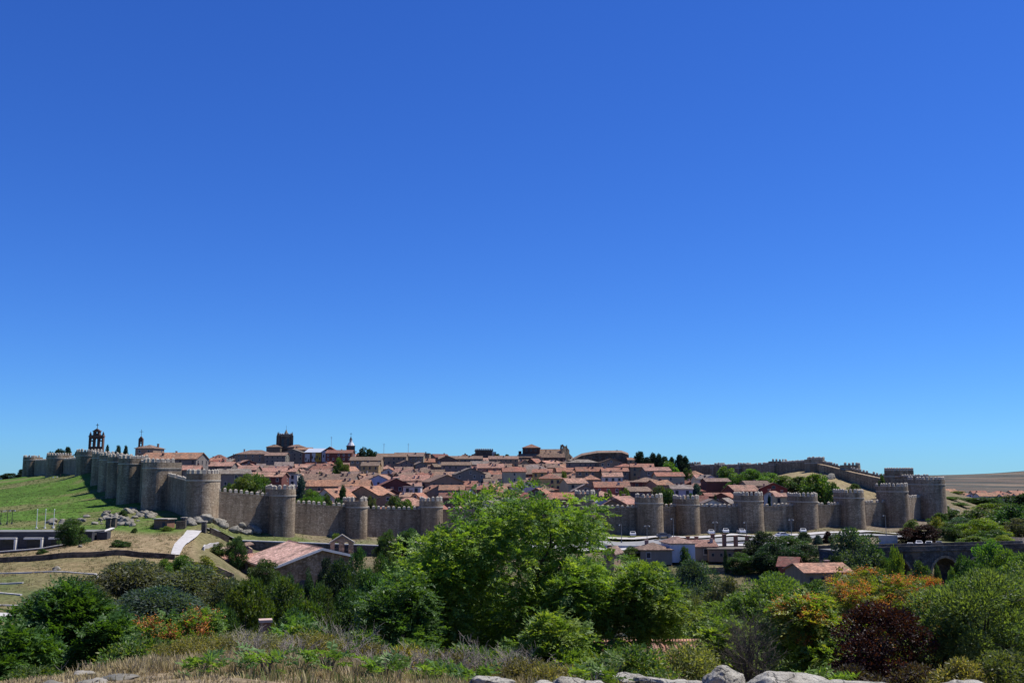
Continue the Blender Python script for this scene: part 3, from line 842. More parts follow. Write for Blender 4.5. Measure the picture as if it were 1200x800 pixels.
def house(px, py, wpx, kind='x', roof='pink', wall='cream', D=None, h=7.0, rise=None, d=None, rot=0.0, label=None, wins=None, chim=1, floors=2, group=None, name='house', roofc=None, wallc=None, base=None, cat='house', fc=None, xoff=0, wsz=None):
    """px, py: middle of the ridge in the photograph; wpx: width in photo pixels"""
    if D is None:
        D = solve_D(px, py, h + (rise or 1.8)) or 780
    p = P(px, py, D)
    w = wpx * D / FPX
    d = d or min(max(w * RH.uniform(0.7, 1.0), 7.0), 13.0)
    if rise is None: rise = (d / 2 if kind != 'y' else w / 2) * RH.uniform(0.32, 0.42)
    rise = min(rise, 3.6)
    g = base if base is not None else min(G(p.x + a, D + b) for a in (-w / 3, w / 3) for b in (-d / 3, d / 3)) - 0.4
    zr = p.z - g
    hw = max(2.6, zr - rise - 0.2)
    t = thing(name, label, cat, (p.x, D, g), R(rot), group)
    wc = wallc or WALLC[wall]; rc = roofc or ROOFC[roof]
    jit = lambda c, a: tuple(max(0.01, v * RH.uniform(1 - a, 1 + a)) for v in c)
    wc = jit(wc, 0.06); k = RH.uniform(0.85, 1.12); rc = tuple(v * k for v in jit(rc, 0.05))
    b = MB()
    x, y = w / 2, d / 2
    if kind == 'x':
        vs = [(sx * x, yy, zz) for sx in (-1, 1) for yy, zz in ((-y, 0), (y, 0), (y, hw), (0, hw + rise), (-y, hw))]
        b.add(vs, [(4, 3, 2, 1, 0), (5, 6, 7, 8, 9), (0, 5, 9, 4), (2, 7, 6, 1), (0, 1, 6, 5)])
    elif kind == 'y':
        vs = [(xx, sy * y, zz) for sy in (-1, 1) for xx, zz in ((-x, 0), (x, 0), (x, hw), (0, hw + rise), (-x, hw))]
        b.add(vs, [(0, 1, 2, 3, 4), (9, 8, 7, 6, 5), (1, 6, 7, 2), (5, 0, 4, 9), (0, 5, 6, 1)])
    else:
        b.box((0, 0, hw / 2), (w, d, hw))
    b.build('wall', M['plaster'], t, None, wc)
    rb = MB()
    if kind in 'xy': roof_slabs(rb, w, d, hw + 0.004, rise, kind)
    elif kind == 'flat':
        rb.box((0, 0, hw + 0.15), (w + 0.6, d + 0.6, 0.3))
    else: hip_roof(rb, w, d, hw + 0.003, rise)
    ro = rb.build('roof', M['tile'] if kind != 'flat' else M['plaster'], t, None, rc)
    for k in range(chim):
        cx, cy = RH.uniform(-0.38, 0.38) * w, RH.uniform(-0.3, 0.3) * d
        zz = hw + (rise * (1 - abs(cy) / y) if kind != 'y' else rise * (1 - abs(cx) / x)) - 0.3
        if kind == 'flat': zz = hw
        chimney(ro, cx, cy, zz)
    fc = fc or RH.choice([(0.5, 0.47, 0.42), (0.3, 0.22, 0.16), (0.62, 0.6, 0.57), (0.25, 0.2, 0.17)])
    nw = wins if wins is not None else max(1, int(w / 3.2))
    wh = RH.uniform(1.1, 1.5); ww = RH.uniform(0.8, 1.1)
    if wsz: ww, wh = wsz
    for fl in range(floors):
        z = hw - 1.25 - fl * 2.75
        if z < 1.0: break
        for i in range(nw):
            if RH.random() < 0.12: continue
            add_window(t, (i + 0.5) / nw * w - x, -y, z, 0, ww, wh, fc)
        for i in range(max(1, int(d / 4.5))):
            if RH.random() < 0.35: continue
            m = max(1, int(d / 4.5))
            add_window(t, x, (i + 0.5) / m * d - y, z, PI / 2, ww, wh, fc)
    if kind == 'y' and rise > 1.6 and RH.random() < 0.6: add_window(t, 0, -y, hw + rise * 0.25, 0, ww, 0.9, fc)
    HOUSES.append((t, px, py, roof, wall, D, w))
    return t
LM = [(150, 'hilltop bell gables'), (205, 'orange-roofed convent'), (290, 'left slope'), (333, 'cathedral tower'), (378, 'yellow-panelled block'), (415, 'white-lantern church tower'), (445, 'dark pine clump'), (500, 'flat-topped skyline block'), (540, 'long skyline roof'), (568, 'crenellated palace'), (636, 'big domed church'), (705, 'long dark hall'), (775, 'row of tall conifers'), (850, 'far skyline wall')]
# ---- houses one can single out in the photograph
HL = [
 # px, py, wpx, kind, roof, wall, kwargs
 (205, 530, 66, 'x', 'orange', 'grey', dict(D=405, d=14, rise=2.6, rot=-3, floors=3, wins=9, wallc=(0.19, 0.165, 0.14), label='long grey convent with bright orange tiled roof behind the left wall', name='convent', cat='convent', chim=2)),
 (176, 521, 22, 'hip', 'brown', 'tan', dict(D=440, d=10, rise=1.6, rot=-8, label='convent wing with brown hipped roof beside the small bell gable', name='convent', cat='convent')),
 (222, 545, 26, 'x', 'pink', 'grey', dict(D=360, rot=8, label='pale stone house just behind the nearest corner tower')),
 (393, 572, 27, 'y', 'orange', 'white', dict(D=372, d=14, rise=3.0, rot=-24, label='pale stone house with steep gable between trees behind the wall', floors=2)),
 (435, 569, 38, 'y', 'orange', 'tan', dict(D=385, d=15, rise=3.2, rot=-18, label='tan gabled house with orange roof right behind the tower above the chapel')),
 (455, 577, 30, 'y', 'brown', 'tan', dict(D=362, d=9, rise=2.6, rot=6, label='windowless tan gable end behind olive trees at the wall')),
 (398, 562, 72, 'x', 'orange', 'tan', dict(D=418, d=10, rise=2.4, rot=-2, wins=7, label='long low terrace with orange roof and row of dark skylights', chim=4)),
 (388, 555, 60, 'x', 'brown', 'grey', dict(D=438, d=13, rise=3.0, rot=-3, label='terrace with striped brown roof and many chimneys', chim=7)),
 (462, 560, 36, 'y', 'dark red', 'brick red', dict(D=420, d=13, rise=3.0, rot=14, label='wide dark red gable house in the lower town centre-left', chim=1)),
 (448, 556, 30, 'y', 'pink', 'pale blue', dict(D=440, d=12, rise=2.6, rot=-8, label='pale blue gabled house with two dark windows and pink roof')),
 (484, 565, 20, 'flat', 'grey', 'white', dict(D=405, d=9, label='small flat-topped white house with square windows', floors=2, wins=2)),
 (478, 577, 15, 'x', 'pink', 'cream', dict(D=362, d=8, label='long pink roof of the low house left of the peach house')),
 (491, 577, 14, 'y', 'orange', 'ochre', dict(D=358, d=8, rise=1.8, wallc=(0.58, 0.36, 0.17), rot=-15, label='small peach house with two dark windows behind slim tower', floors=1, wins=2)),
 (518, 556, 40, 'y', 'brown', 'tan', dict(D=440, d=16, rise=3.0, rot=20, label='broad brown-roofed gable house left above the large central tree')),
 (487, 556, 32, 'x', 'pink', 'grey', dict(D=450, d=12, rise=2.6, label='wide pink roofed row with chimneys beside the broad brown gable', chim=4)),
 (530, 568, 28, 'x', 'orange', 'grey', dict(D=395, d=10, label='orange roofed grey house left of cypress and central tree')),
 (528, 577, 24, 'x', 'dark red', 'brown', dict(D=368, d=10, label='low dark red roof just behind the wall left of central tree')),
 (549, 548, 34, 'y', 'grey', 'grey', dict(D=500, d=14, rise=3.0, rot=12, label='grey-roofed grey gable house at the top left of central tree')),
 (575, 543, 30, 'x', 'pink', 'tan', dict(D=545, d=12, label='pink roofed row above the central tree crown, left side', chim=4)),
 (602, 547, 26, 'x', 'red', 'cream', dict(D=500, d=11, rot=4, rise=2.2, label='cream house with red roof and one brown shutter above central tree', wins=1)),
 (636, 549, 22, 'x', 'red', 'ochre', dict(D=505, d=10, label='ochre house with flat-looking red roof behind the yellow balcony house', rot=-6)),
 (645, 554, 27, 'hip', 'red', 'ochre', dict(D=470, d=12, rise=2.6, rot=-8, wallc=(0.56, 0.44, 0.18), label='yellow house with bright red hipped roof and dark balcony', floors=2, wins=4)),
 (615, 562, 30, 'y', 'brown', 'white', dict(D=420, d=12, rise=2.6, rot=18, label='white gabled house with brown roof behind the central tree crown')),
 (672, 560, 24, 'x', 'pink', 'cream', dict(D=440, d=11, rot=16, label='cream house with pink roof right of the yellow balcony house')),
 (685, 567, 30, 'y', 'grey', 'grey', dict(D=400, d=12, rise=2.6, label='grey gabled house behind the slim tower right of central tree')),
 (692, 556, 20, 'hip', 'orange', 'tan', dict(D=460, d=10, rise=2.2, label='tan house with orange hipped roof above the slim tower')),
 (717, 553, 22, 'x', 'pink', 'white', dict(D=470, d=10, label='white house with three dark tall windows under pink roof', wins=3, floors=1, fc=(0.2, 0.2, 0.2))),
 (716, 564, 40, 'x', 'red', 'brick red', dict(D=425, d=12, rise=2.2, label='long red brick house with pale shuttered windows', wins=4, floors=1, wallc=(0.30, 0.12, 0.09), fc=(0.7, 0.68, 0.66))),
 (745, 570, 28, 'x', 'brown', 'brown', dict(D=400, d=10, rot=20, label='brown roofed house stepping up behind the tower pair')),
 (757, 559, 34, 'hip', 'brown', 'brick red', dict(D=440, d=12, rise=2.0, label='dark brick house with wide brown hipped roof above the tower pair')),
 (728, 581, 34, 'y', 'pink', 'tan', dict(D=352, d=12, rise=2.4, rot=-35, label='pink roofed house peeping over the wall right of central tree')),
 (706, 583, 16, 'y', 'grey', 'pale blue', dict(D=350, d=9, rise=1.4, roofc=(0.30, 0.38, 0.50), label='small bluish metal roof peeping over the wall')),
 (715, 585, 22, 'y', 'brown', 'tan', dict(D=346, d=9, rise=1.8, label='tan gable peeping over the wall beside bluish roof')),
 (752, 543, 26, 'x', 'red', 'tan', dict(D=530, d=10, rot=-5, label='red roofed house just below the conifers, left of two')),
 (768, 547, 30, 'x', 'pink', 'grey', dict(D=500, d=10, rot=8, label='grey house with pink roof below the conifer row')),
 (732, 543, 24, 'hip', 'red', 'tan', dict(D=540, d=10, label='tan house with red hipped roof below the long dark hall')),
 (783, 553, 32, 'x', 'red', 'cream', dict(D=475, d=11, rise=1.8, rot=3, label='cream house with flat red roof and one dark doorway below the bushy tree', wins=3)),
 (772, 562, 22, 'x', 'orange', 'tan', dict(D=430, d=10, rot=25, label='orange sloping roof above the close pair of towers')),
 (797, 568, 24, 'x', 'grey', 'white', dict(D=400, d=9, rise=1.4, label='row of white walls and rubble roofs above the tower pair')),
 (820, 556, 14, 'x', 'pink', 'white', dict(D=480, d=8, rot=10, label='pale house with pink roof left of the white gable')),
 (828, 556, 16, 'y', 'grey', 'white', dict(D=470, d=10, rise=1.8, rot=14, label='plain white gabled house below the far wall')),
 (838, 560, 27, 'x', 'brown', 'brick red', dict(D=445, d=14, rise=1.4, label='big plain dark red house below the far wall', wins=0, floors=1, chim=0)),
 (851, 577, 22, 'y', 'red', 'brick red', dict(D=390, d=12, rise=1.6, rot=-30, label='low red roofed sheds left of the red gabled house', chim=0)),
 (836, 577, 22, 'x', 'red', 'brick red', dict(D=395, d=8, rise=1.2, label='flat red roofed shed behind the wall', chim=0, wins=0)),
 (833, 584, 22, 'y', 'grey', 'white', dict(D=352, d=8, rise=1.4, label='white gable with grey roof peeping over the wall', chim=0)),
 (850, 583, 16, 'y', 'grey', 'tan', dict(D=354, d=10, rise=1.6, rot=-25, label='small grey roof peeping over the wall beside white gable', chim=0)),
 (868, 568, 30, 'x', 'pink', 'brick red', dict(D=400, d=12, rot=12, rise=2.2, label='pink roofed wing left of the red gabled house')),
 (884, 563, 30, 'x', 'brown', 'tan', dict(D=425, d=10, rot=14, rise=2.0, label='olive-brown sloping roof behind the red gabled house')),
 (906, 565, 30, 'y', 'pink', 'brick red', dict(D=398, d=14, rise=2.2, rot=-14, label='dark red gabled house beside trees below the dry knoll', wins=1, floors=1, wallc=(0.24, 0.05, 0.04))),
 (905, 575, 13, 'y', 'pink', 'white', dict(D=358, d=8, rise=1.2, rot=-30, label='white side of the small house behind the wall', wins=1, floors=1)),
 (913, 577, 13, 'x', 'pink', 'ochre', dict(D=352, d=6, rise=1.2, wallc=(0.56, 0.48, 0.26), label='small cream house with twin dark windows just behind the wall', wins=2, floors=1)),
 (340, 551, 22, 'flat', 'grey', 'white', dict(D=455, d=9, label='white flat-roofed house below the cathedral tower', chim=0)),
 (315, 553, 40, 'x', 'pink', 'brick red', dict(D=432, d=11, rot=-4, label='long pink roofed row above the green trees by the wall', chim=3)),
 (275, 549, 34, 'x', 'grey', 'grey', dict(D=415, d=11, rot=22, label='grey house with sloping grey roof left above the green trees')),
 (283, 545, 40, 'x', 'pink', 'tan', dict(D=455, d=11, label='long pink roof above the sloping grey roof')),
 (327, 548, 44, 'x', 'pink', 'tan', dict(D=468, d=10, label='long pink roofed row in two steps below the cathedral', chim=4)),
 (258, 541, 34, 'x', 'pink', 'grey', dict(D=430, d=10, label='pink roofed row right of the convent, nearest the tower', chim=3)),
 (300, 527, 40, 'hip', 'brown', 'tan', dict(D=690, d=16, rise=3.0, label='big tan house with brown hipped roof left below the cathedral', floors=2, wins=5)),
 (325, 530, 24, 'x', 'brown', 'grey', dict(D=680, d=12, label='grey arcaded house right below the cathedral tower')),
 (345, 526, 26, 'y', 'grey', 'grey', dict(D=700, d=14, rise=2.6, label='grey gable right of the cathedral foot')),
 (356, 524, 20, 'x', 'orange', 'grey', dict(D=720, d=11, label='orange roofed house between cathedral and yellow-panelled block')),
 (399, 527, 30, 'x', 'dark red', 'brick red', dict(D=690, d=14, label='dark red block right of the yellow-panelled block', rise=2.2)),
 (430, 535, 36, 'x', 'brown', 'tan', dict(D=620, d=12, label='brown roofed tan row beneath the dark pine clump')),
 (435, 541, 20, 'x', 'brown', 'ochre', dict(D=560, d=10, label='ochre house under brown roof with one white wall patch')),
 (460, 531, 34, 'x', 'brown', 'tan', dict(D=680, d=12, label='brown roof on the skyline right of the pine clump')),
 (480, 530, 34, 'x', 'brown', 'tan', dict(D=700, d=14, label='tan block with sloping brown roof on the skyline')),
 (492, 527, 24, 'flat', 'grey', 'tan', dict(D=740, d=14, label='flat-topped tan block with roof terrace on the skyline', floors=3)),
 (540, 534, 50, 'x', 'brown', 'grey', dict(D=680, d=12, rise=2.0, label='long low brown roof on the skyline left of the crenellated palace', chim=3)),
 (525, 534, 26, 'y', 'brown', 'brown', dict(D=650, d=14, rise=2.8, label='dark brown gable house below the long skyline roof')),
 (535, 541, 34, 'x', 'brown', 'grey', dict(D=580, d=11, label='grey house under the long skyline roof')),
 (590, 534, 34, 'x', 'brown', 'tan', dict(D=670, d=11, label='brown roofed row right of the crenellated palace', chim=3)),
 (625, 544, 34, 'hip', 'grey', 'grey', dict(D=560, d=13, rise=2.6, label='grey hipped house with three dark windows below the big church')),
 (682, 538, 36, 'hip', 'grey', 'grey', dict(D=620, d=12, rise=2.0, label='long grey-roofed house between big church and long hall')),
 (715, 537, 26, 'y', 'brown', 'tan', dict(D=610, d=12, rise=2.4, label='tan gable below the long dark hall')),
 (690, 547, 30, 'x', 'red', 'tan', dict(D=520, d=10, label='bright red roofed row below the long dark hall, left', chim=2)),
 (720, 548, 30, 'x', 'red', 'grey', dict(D=515, d=10, label='bright red roofed row below the long dark hall, right', chim=2)),
]
for px, py, wpx, kind, roof, wall, kw in HL:
    house(px, py, wpx, kind, roof, wall, **kw)
# ---- the crowd of roofs between them
def filler():
    placed = [(t.location.x, t.location.y, w) for t, _, _, _, _, D, w in HOUSES]
    rr = random.Random(5)
    # skyline per photo column, so that nothing wholly hidden behind nearer roofs is built
    hor = np.full(1300, 596.0)
    named = sorted([(D, px, py, w * FPX / D) for t, px, py, _, _, D, w in HOUSES])
    def raise_(c, py, wpx):
        i0, i1 = int(max(0, c - wpx / 2)), int(c + wpx / 2) + 1
        hor[i0:i1] = np.minimum(hor[i0:i1], py + 1.0)
    rows = [350, 366, 384, 401, 419, 437, 456, 476, 497, 519, 542, 566, 591, 617, 644, 672, 702, 734, 768, 800]
    out = 0
    for D in rows:
        while named and named[0][0] < D:
            q = named.pop(0); raise_(q[1], q[2], q[3])
        px = 246.0 + rr.uniform(0, 10)
        lim = 815 if D < 560 else 745
        while px < lim:
            w = rr.choice([rr.uniform(6.5, 9), rr.uniform(8, 12), rr.uniform(11, 17)])
            wpx = w * FPX / D
            c = px + wpx / 2
            DD = D + rr.uniform(-8, 8)
            x = (c - 600) / FPX * DD
            px += wpx * rr.uniform(0.9, 1.12)
            if D < 400 and (262 < c < 325 or 340 < c < 372 or 445 < c < 475): continue
            if 415 < c < 447 and 560 < D < 690: continue
            if 735 < c < 810 and D > 500: continue
            if D < 372 and c > 700: continue
            if x < wall_x(NWALL, DD) + 12 or c < 240 + (D - 350) * 0.0: continue
            if any(abs(x - q[0]) < (w + q[2]) * 0.38 and abs(DD - q[1]) < 7.5 for q in placed): continue
            kind = rr.choice(['x', 'x', 'x', 'y', 'y', 'hip']) if w < 12 else rr.choice(['x', 'x', 'hip'])
            roof = rr.choices(['pink', 'red', 'brown', 'grey', 'orange', 'dark red'], [4, 1.6, 5 if D > 500 else 3.4, 1.6, 1.8, 2.0])[0]
            wall = rr.choices(['cream', 'white', 'grey', 'tan', 'brick red', 'brown', 'ochre'], [1.6, 0.9, 3, 4, 1.8, 3, 0.7])[0]
            h = rr.uniform(5.6, 9.6)
            z = G(x, DD) + h
            py = pix((x, DD, z))[1]
            if (hor[int(c - wpx / 2):int(c + wpx / 2) + 1] - py > 0.7).mean() < 0.18: continue
            raise_(c, py, wpx)
            house(c, py, wpx, kind, roof, wall, D=DD, rot=rr.choice([rr.uniform(-35, -10), rr.uniform(-10, 10), rr.uniform(10, 35)]), label='?', group='houses packed on the slope', chim=rr.choice([1, 1, 2, 2, 3]), floors=2, wins=rr.choice([2, 3, 3, 4]), d=rr.uniform(8, 13), rise=rr.uniform(1.8, 3.0))
            placed.append((x, DD, w))
            out += 1
    return out
filler()
def label_fill():
    zones = {}
    for t, px, py, roof, wall, D, w in HOUSES:
        if t['label'] != '?': continue
        lm = min(LM, key=lambda q: abs(q[0] - px))[1]
        lev = 'lowest row' if D < 405 else 'lower slope' if D < 484 else 'middle slope' if D < 577 else 'upper slope' if D < 689 else 'skyline'
        zones.setdefault((roof, wall, lev, lm), []).append((px, t))
    for (roof, wall, lev, lm), v in zones.items():
        v.sort(key=lambda q: q[0])
        for i, (px, t) in enumerate(v):
            of = '' if len(v) == 1 else ', %s from left' % ordinal(i)
            t['label'] = '%s house, %s roof, %s under %s%s' % (wall, roof, lev, lm, of)
label_fill()

# ---------------------------------------------------------------- monuments on the skyline
def cross(b, x, z, h=1.6, s=0.16):
    b.box((x, 0, z + h / 2), (s, s, h)).box((x, 0, z + h * 0.68), (h * 0.55, s, s))
    return b
def bell(t, x, z, r=0.45, y=0):
    MB().cone((x, y, z - r), r, r * 0.45, r * 1.4, 8).build('bell', M['slate'], t)
def tall_bell_gable():
    p = P(112.5, 528, 470); g = G(p.x, 470) - 1
    t = thing('bell_gable', 'tall brick bell gable with three arches and one above, on left hilltop', 'bell gable', (p.x, 470, g), R(-6))
    H = P(112.5, 502, 470).z - g           # top of the crowning arch
    w = 7.2
    zs = P(0, 509.5, 470).z - g            # shoulder
    z0 = P(0, 523, 470).z - g
    o = [(-w / 2, 0), (w / 2, 0), (w / 2, zs), (1.6, zs), (1.6, H - 1.0), (0, H), (-1.6, H - 1.0), (-1.6, zs), (-w / 2, zs)]
    holes = [arch(x, z0, 1.35, zs - z0 - 1.6) for x in (-2.25, 0, 2.25)] + [arch(0, zs + 0.5, 1.1, H - zs - 1.9)]
    slab('wall', o, holes, 1.4, M['darkbrick'], t)
    MB().box((0, 0, zs - 0.7), (w + 0.5, 1.8, 0.35)).build('cornice', M['brick'], t)
    MB().box((0, 0, H - 1.15), (3.8, 1.8, 0.3)).build('cornice', M['brick'], t)
    for s in (-1, 1):
        MB().box((s * (w / 2 - 0.4), 0, zs + 0.4), (0.7, 0.7, 0.8)).cone((s * (w / 2 - 0.4), 0, zs + 0.79), 0.4, 0.05, 0.9, 6).build('pinnacle', M['darkbrick'], t)
    cross(MB(), 0, H - 0.1, 2.6, 0.2).build('cross', M['slate'], t)
    for x in (-2.25, 2.25): bell(t, x, zs - 2.6)
    bell(t, 0, H - 2.4, 0.35)
tall_bell_gable()
def small_bell_gable():
    p = P(164.7, 528, 445); g = G(p.x, 445) - 1
    t = thing('bell_gable', 'small dark bell gable with stacked openings beside the convent', 'bell gable', (p.x, 445, g), R(-4))
    H = P(0, 511, 445).z - g
    o = [(-1.5, 0), (1.5, 0), (1.5, H - 5.2), (1.0, H - 4.6), (1.0, H - 1.2), (0, H), (-1.0, H - 1.2), (-1.0, H - 4.6), (-1.5, H - 5.2)]
    slab('wall', o, [arch(0, H - 7.6, 1.0, 2.2), arch(0, H - 4.4, 0.9, 1.9)], 1.0, M['darkbrick'], t)
    MB().box((0, 0, H - 5.0), (3.3, 1.3, 0.25)).build('cornice', M['brick'], t)
    cross(MB(), 0, H - 0.1, 3.2, 0.14).build('cross', M['slate'], t)
    bell(t, 0, H - 6.0, 0.35); bell(t, 0, H - 3.0, 0.3)
small_bell_gable()
def cathedral():
    D = 830
    p = P(333.5, 523, D); g = G(p.x, D) - 2
    t = thing('cathedral_tower', 'square dark cathedral tower with buttresses and pinnacle on the skyline', 'church tower', (p.x, D, g), R(18))
    H = P(0, 509.5, D).z - g
    w = 11.0
    MB().box((0, 0, H / 2), (w, w, H)).build('shaft', M['darkstone'], t)
    for sx in (-1, 1):
        for sy in (-1, 1):
            MB().box((sx * w / 2, sy * w / 2, H / 2 - 0.4), (2.2, 2.2, H - 0.8), 0, 0.85).build('buttress', M['darkstone'], t)
            MB().cone((sx * w / 2, sy * w / 2, H - 0.8), 0.9, 0.08, 3.4, 6).build('pinnacle', M['darkstone'], t)
    for z in (H - 1.0, H - 11.5):
        MB().box((0, 0, z), (w + 0.7, w + 0.7, 0.6)).build('string_course', M['wall2'], t)
    for k in range(2):
        for s in (-1, 1):
            slab('belfry_opening', arch(0, 0, 1.9, 7.2), [], 0.3, M['glass'], t, (s * 2.2 if k == 0 else w / 2, -w / 2 if k == 0 else s * 2.2, H - 10.2)).rotation_euler = (0, 0, 0 if k == 0 else PI / 2)
    for i in range(6):
        for s in (-1, 1):
            link('merlon', MER, t, (-4.2 + i * 1.68, s * (w / 2 - 0.3), H - 0.003))
            link('merlon', MER, t, (s * (w / 2 - 0.3), -4.2 + i * 1.68, H - 0.003), rot=(0, 0, PI / 2))
    b = MB().box((1, 0, H + 0.8), (2.6, 2.6, 1.6))
    b.cone((1, 0, H + 1.6), 1.5, 0.15, 3.0, 6)
    sp = b.build('turret', M['wall2'], t)
    MB().box((1, 0, H + 6.0), (0.16, 0.16, 4)).build('mast', M['slate'], sp)
    for px, py, w2, lab in ((322, 520.5, 16, 'low dark apse roof left of the cathedral tower'), (348, 520.5, 18, 'low dark nave roof right of the cathedral tower')):
        house(px, py, w2, 'hip', 'brown', 'brown', D=822, d=10, rise=2.2, label=lab, wins=0, chim=0, name='cathedral_wing', cat='church')
cathedral()
def lantern_tower():
    D = 760
    p = P(411, 524, D); g = G(p.x, D) - 2
    t = thing('church_tower', 'brick church tower topped by white lantern and thin spire', 'church tower', (p.x, D, g), R(10))
    H = P(0, 522.5, D).z - g
    MB().box((0, 0, H / 2), (6.4, 6.4, H)).build('shaft', M['darkbrick'], t)
    MB().box((0, 0, H - 4.2), (9.0, 7.2, 0.5)).box((0, 0, H + 0.1), (6.9, 6.9, 0.4)).build('cornice', M['brick'], t)
    for k in range(2):
        slab('belfry_opening', arch(-1.4 + 2.8 * k, 0, 1.3, 2.4), [], 0.2, M['glass'], t, (0, -3.2, H - 3.2))
    MB().cone((0, 0, H + 0.3), 2.9, 1.7, 2.4, 8).build('dome', M['plaster'], t, None, (0.62, 0.62, 0.62))
    ln = MB().cone((0, 0, H + 2.69), 1.2, 1.1, 2.0, 8).build('lantern', M['plaster'], t, None, (0.7, 0.7, 0.7))
    MB().box((0, -1.12, H + 3.7), (0.7, 0.1, 1.3)).build('opening', M['glass'], ln)
    MB().cone((0, 0, H + 4.68), 1.2, 0.15, 2.6, 8).build('spire', M['slate'], t)
    cross(MB(), 0, H + 7.2, 3.2, 0.22).build('cross', M['slate'], t)
lantern_tower()
def big_church():
    D = 760
    p = P(636, 540, D); g = G(p.x, D) - 3
    t = thing('church', 'large dark stone church with pyramid-roofed crossing and gable front', 'church', (p.x, D, g), R(-4))
    zz = lambda py: P(0, py, D).z - g
    X = lambda px: (px - 636) * D / FPX
    nb = MB().box(((X(608) + X(663)) / 2, 0, zz(536.5) / 2), (X(663) - X(608), 13, zz(536.5)))
    nb.build('nave_wall', M['darkstone'], t)
    rb = MB()
    a, b_ = X(628), X(661)
    rb.add([(a, -7, zz(533)), (b_, -7, zz(533)), (b_, 0, zz(526)), (a, 0, zz(526)), (a, 7, zz(533)), (b_, 7, zz(533))], [(0, 1, 2, 3), (3, 2, 5, 4), (0, 3, 4), (1, 5, 2), (0, 4, 5, 1)])
    rb.build('nave_roof', M['tile'], t, None, (0.24, 0.165, 0.12))
    rb = MB()
    a, b_ = X(605), X(662)
    rb.add([(a, -9.5, zz(537)), (b_, -9.5, zz(537)), (b_, -6.4, zz(532.5)), (a + 4, -6.4, zz(532.5)), (a, -9.5, zz(536)), (b_, -9.5, zz(536)), (b_, -6.4, zz(531.5)), (a + 4, -6.4, zz(531.5))], [(0, 1, 2, 3), (4, 5, 6, 7), (0, 1, 5, 4), (1, 2, 6, 5), (0, 3, 7, 4), (3, 2, 6, 7)])
    rb.build('aisle_roof', M['tile'], t, None, (0.26, 0.175, 0.125))
    MB().box(((X(606) + X(662)) / 2, -8.2, zz(537) / 2 - 0.2), (X(662) - X(608), 2.0, zz(537) - 0.4)).build('aisle_wall', M['darkstone'], t)
    c = X(623)
    cw = X(633) - X(613)
    MB().box((c, 0, (zz(524.5)) / 2 + 1), (cw, cw, zz(524.5) - 2)).build('crossing_tower', M['darkbrick'], t)
    k = hip_roof(MB(), cw, cw, zz(524.8), zz(520.3) - zz(524.8), 0.5)
    for v in range(len(k.v)): k.v[v] = (k.v[v][0] + c, k.v[v][1], k.v[v][2])
    k.build('crossing_roof', M['tile'], t, None, (0.25, 0.14, 0.10))
    for i in range(3): add_window(t, c - 3.5 + 3.5 * i, -cw / 2, zz(527.5), 0, 1.1, 1.9, (0.2, 0.15, 0.12))
    for i in range(4): add_window(t, X(632) + i * 5.2, -9.2, zz(540), 0, 0.9, 1.4, (0.2, 0.15, 0.12))
    fx = X(662)
    f = slab('facade', [(-9, 0), (9, 0), (9, zz(534)), (5.5, zz(531)), (5.5, zz(527)), (2.2, zz(524.5)), (1.4, zz(522.5)), (-1.4, zz(522.5)), (-2.2, zz(524.5)), (-5.5, zz(527)), (-5.5, zz(531)), (-9, zz(534))], [], 1.6, M['darkstone'], t, (fx, 0, 0))
    f.rotation_euler = (0, 0, R(62))
    bg_ = slab('bell_gable', [(-1.6, 0), (1.6, 0), (1.6, 4.2), (0, 5.6), (-1.6, 4.2)], [arch(0, 1.0, 1.4, 2.6)], 0.9, M['darkstone'], t, (X(659), -2, zz(529)))
    bg_.rotation_euler = (0, 0, R(40))
    for xx in (X(664), X(657)): MB().cone((xx, 1, zz(526) - 0.5), 0.7, 0.1, 4.0, 6).build('pinnacle', M['darkstone'], t)
    MB().box((X(609.5), 0, zz(531)), (2.2, 2.2, 3.6)).build('turret', M['darkbrick'], t)
    chimney(t, X(640), -5, zz(529.5)); chimney(t, X(645), -6, zz(530.5))
big_church()
def long_hall():
    D = 700
    p = P(706, 545, D); g = G(p.x, D) - 2
    t = thing('long_hall', 'long dark hall with low arched roofline on the skyline', 'hall', (p.x, D, g), R(-3))
    zz = lambda py: P(0, py, D).z - g
    X = lambda px: (px - 706) * D / FPX
    prof = [(X(673), zz(538)), (X(682), zz(533.5)), (X(700), zz(530.3)), (X(728), zz(530)), (X(736), zz(533))]
    out = [(X(673), 0), (X(736), 0)] + prof[::-1]
    slab('wall', out, [], 14, M['darkstone'], t)
    vs, fs = [], []
    for x, z in prof:
        vs += [(x, -7.8, z - 0.2), (x, 0, z + 1.5), (x, 7.8, z - 0.2)]
    for i in range(4):
        q = 3 * i; fs += [(q, q + 3, q + 4, q + 1), (q + 1, q + 4, q + 5, q + 2)]
    fs += [(0, 1, 2), (12, 14, 13)]
    MB().add(vs, fs).build('roof', M['tile'], t, None, (0.26, 0.19, 0.145))
    for i in range(6): add_window(t, X(688) + i * 4.6, -7.0, zz(536), 0, 0.9, 1.3, (0.2, 0.16, 0.13))
    chimney(t, X(723), -1, zz(529) - 0.4)
long_hall()
house(744, 536, 18, 'x', 'red', 'tan', D=690, d=11, rise=1.6, label='red roofed end wing right of the long dark hall')
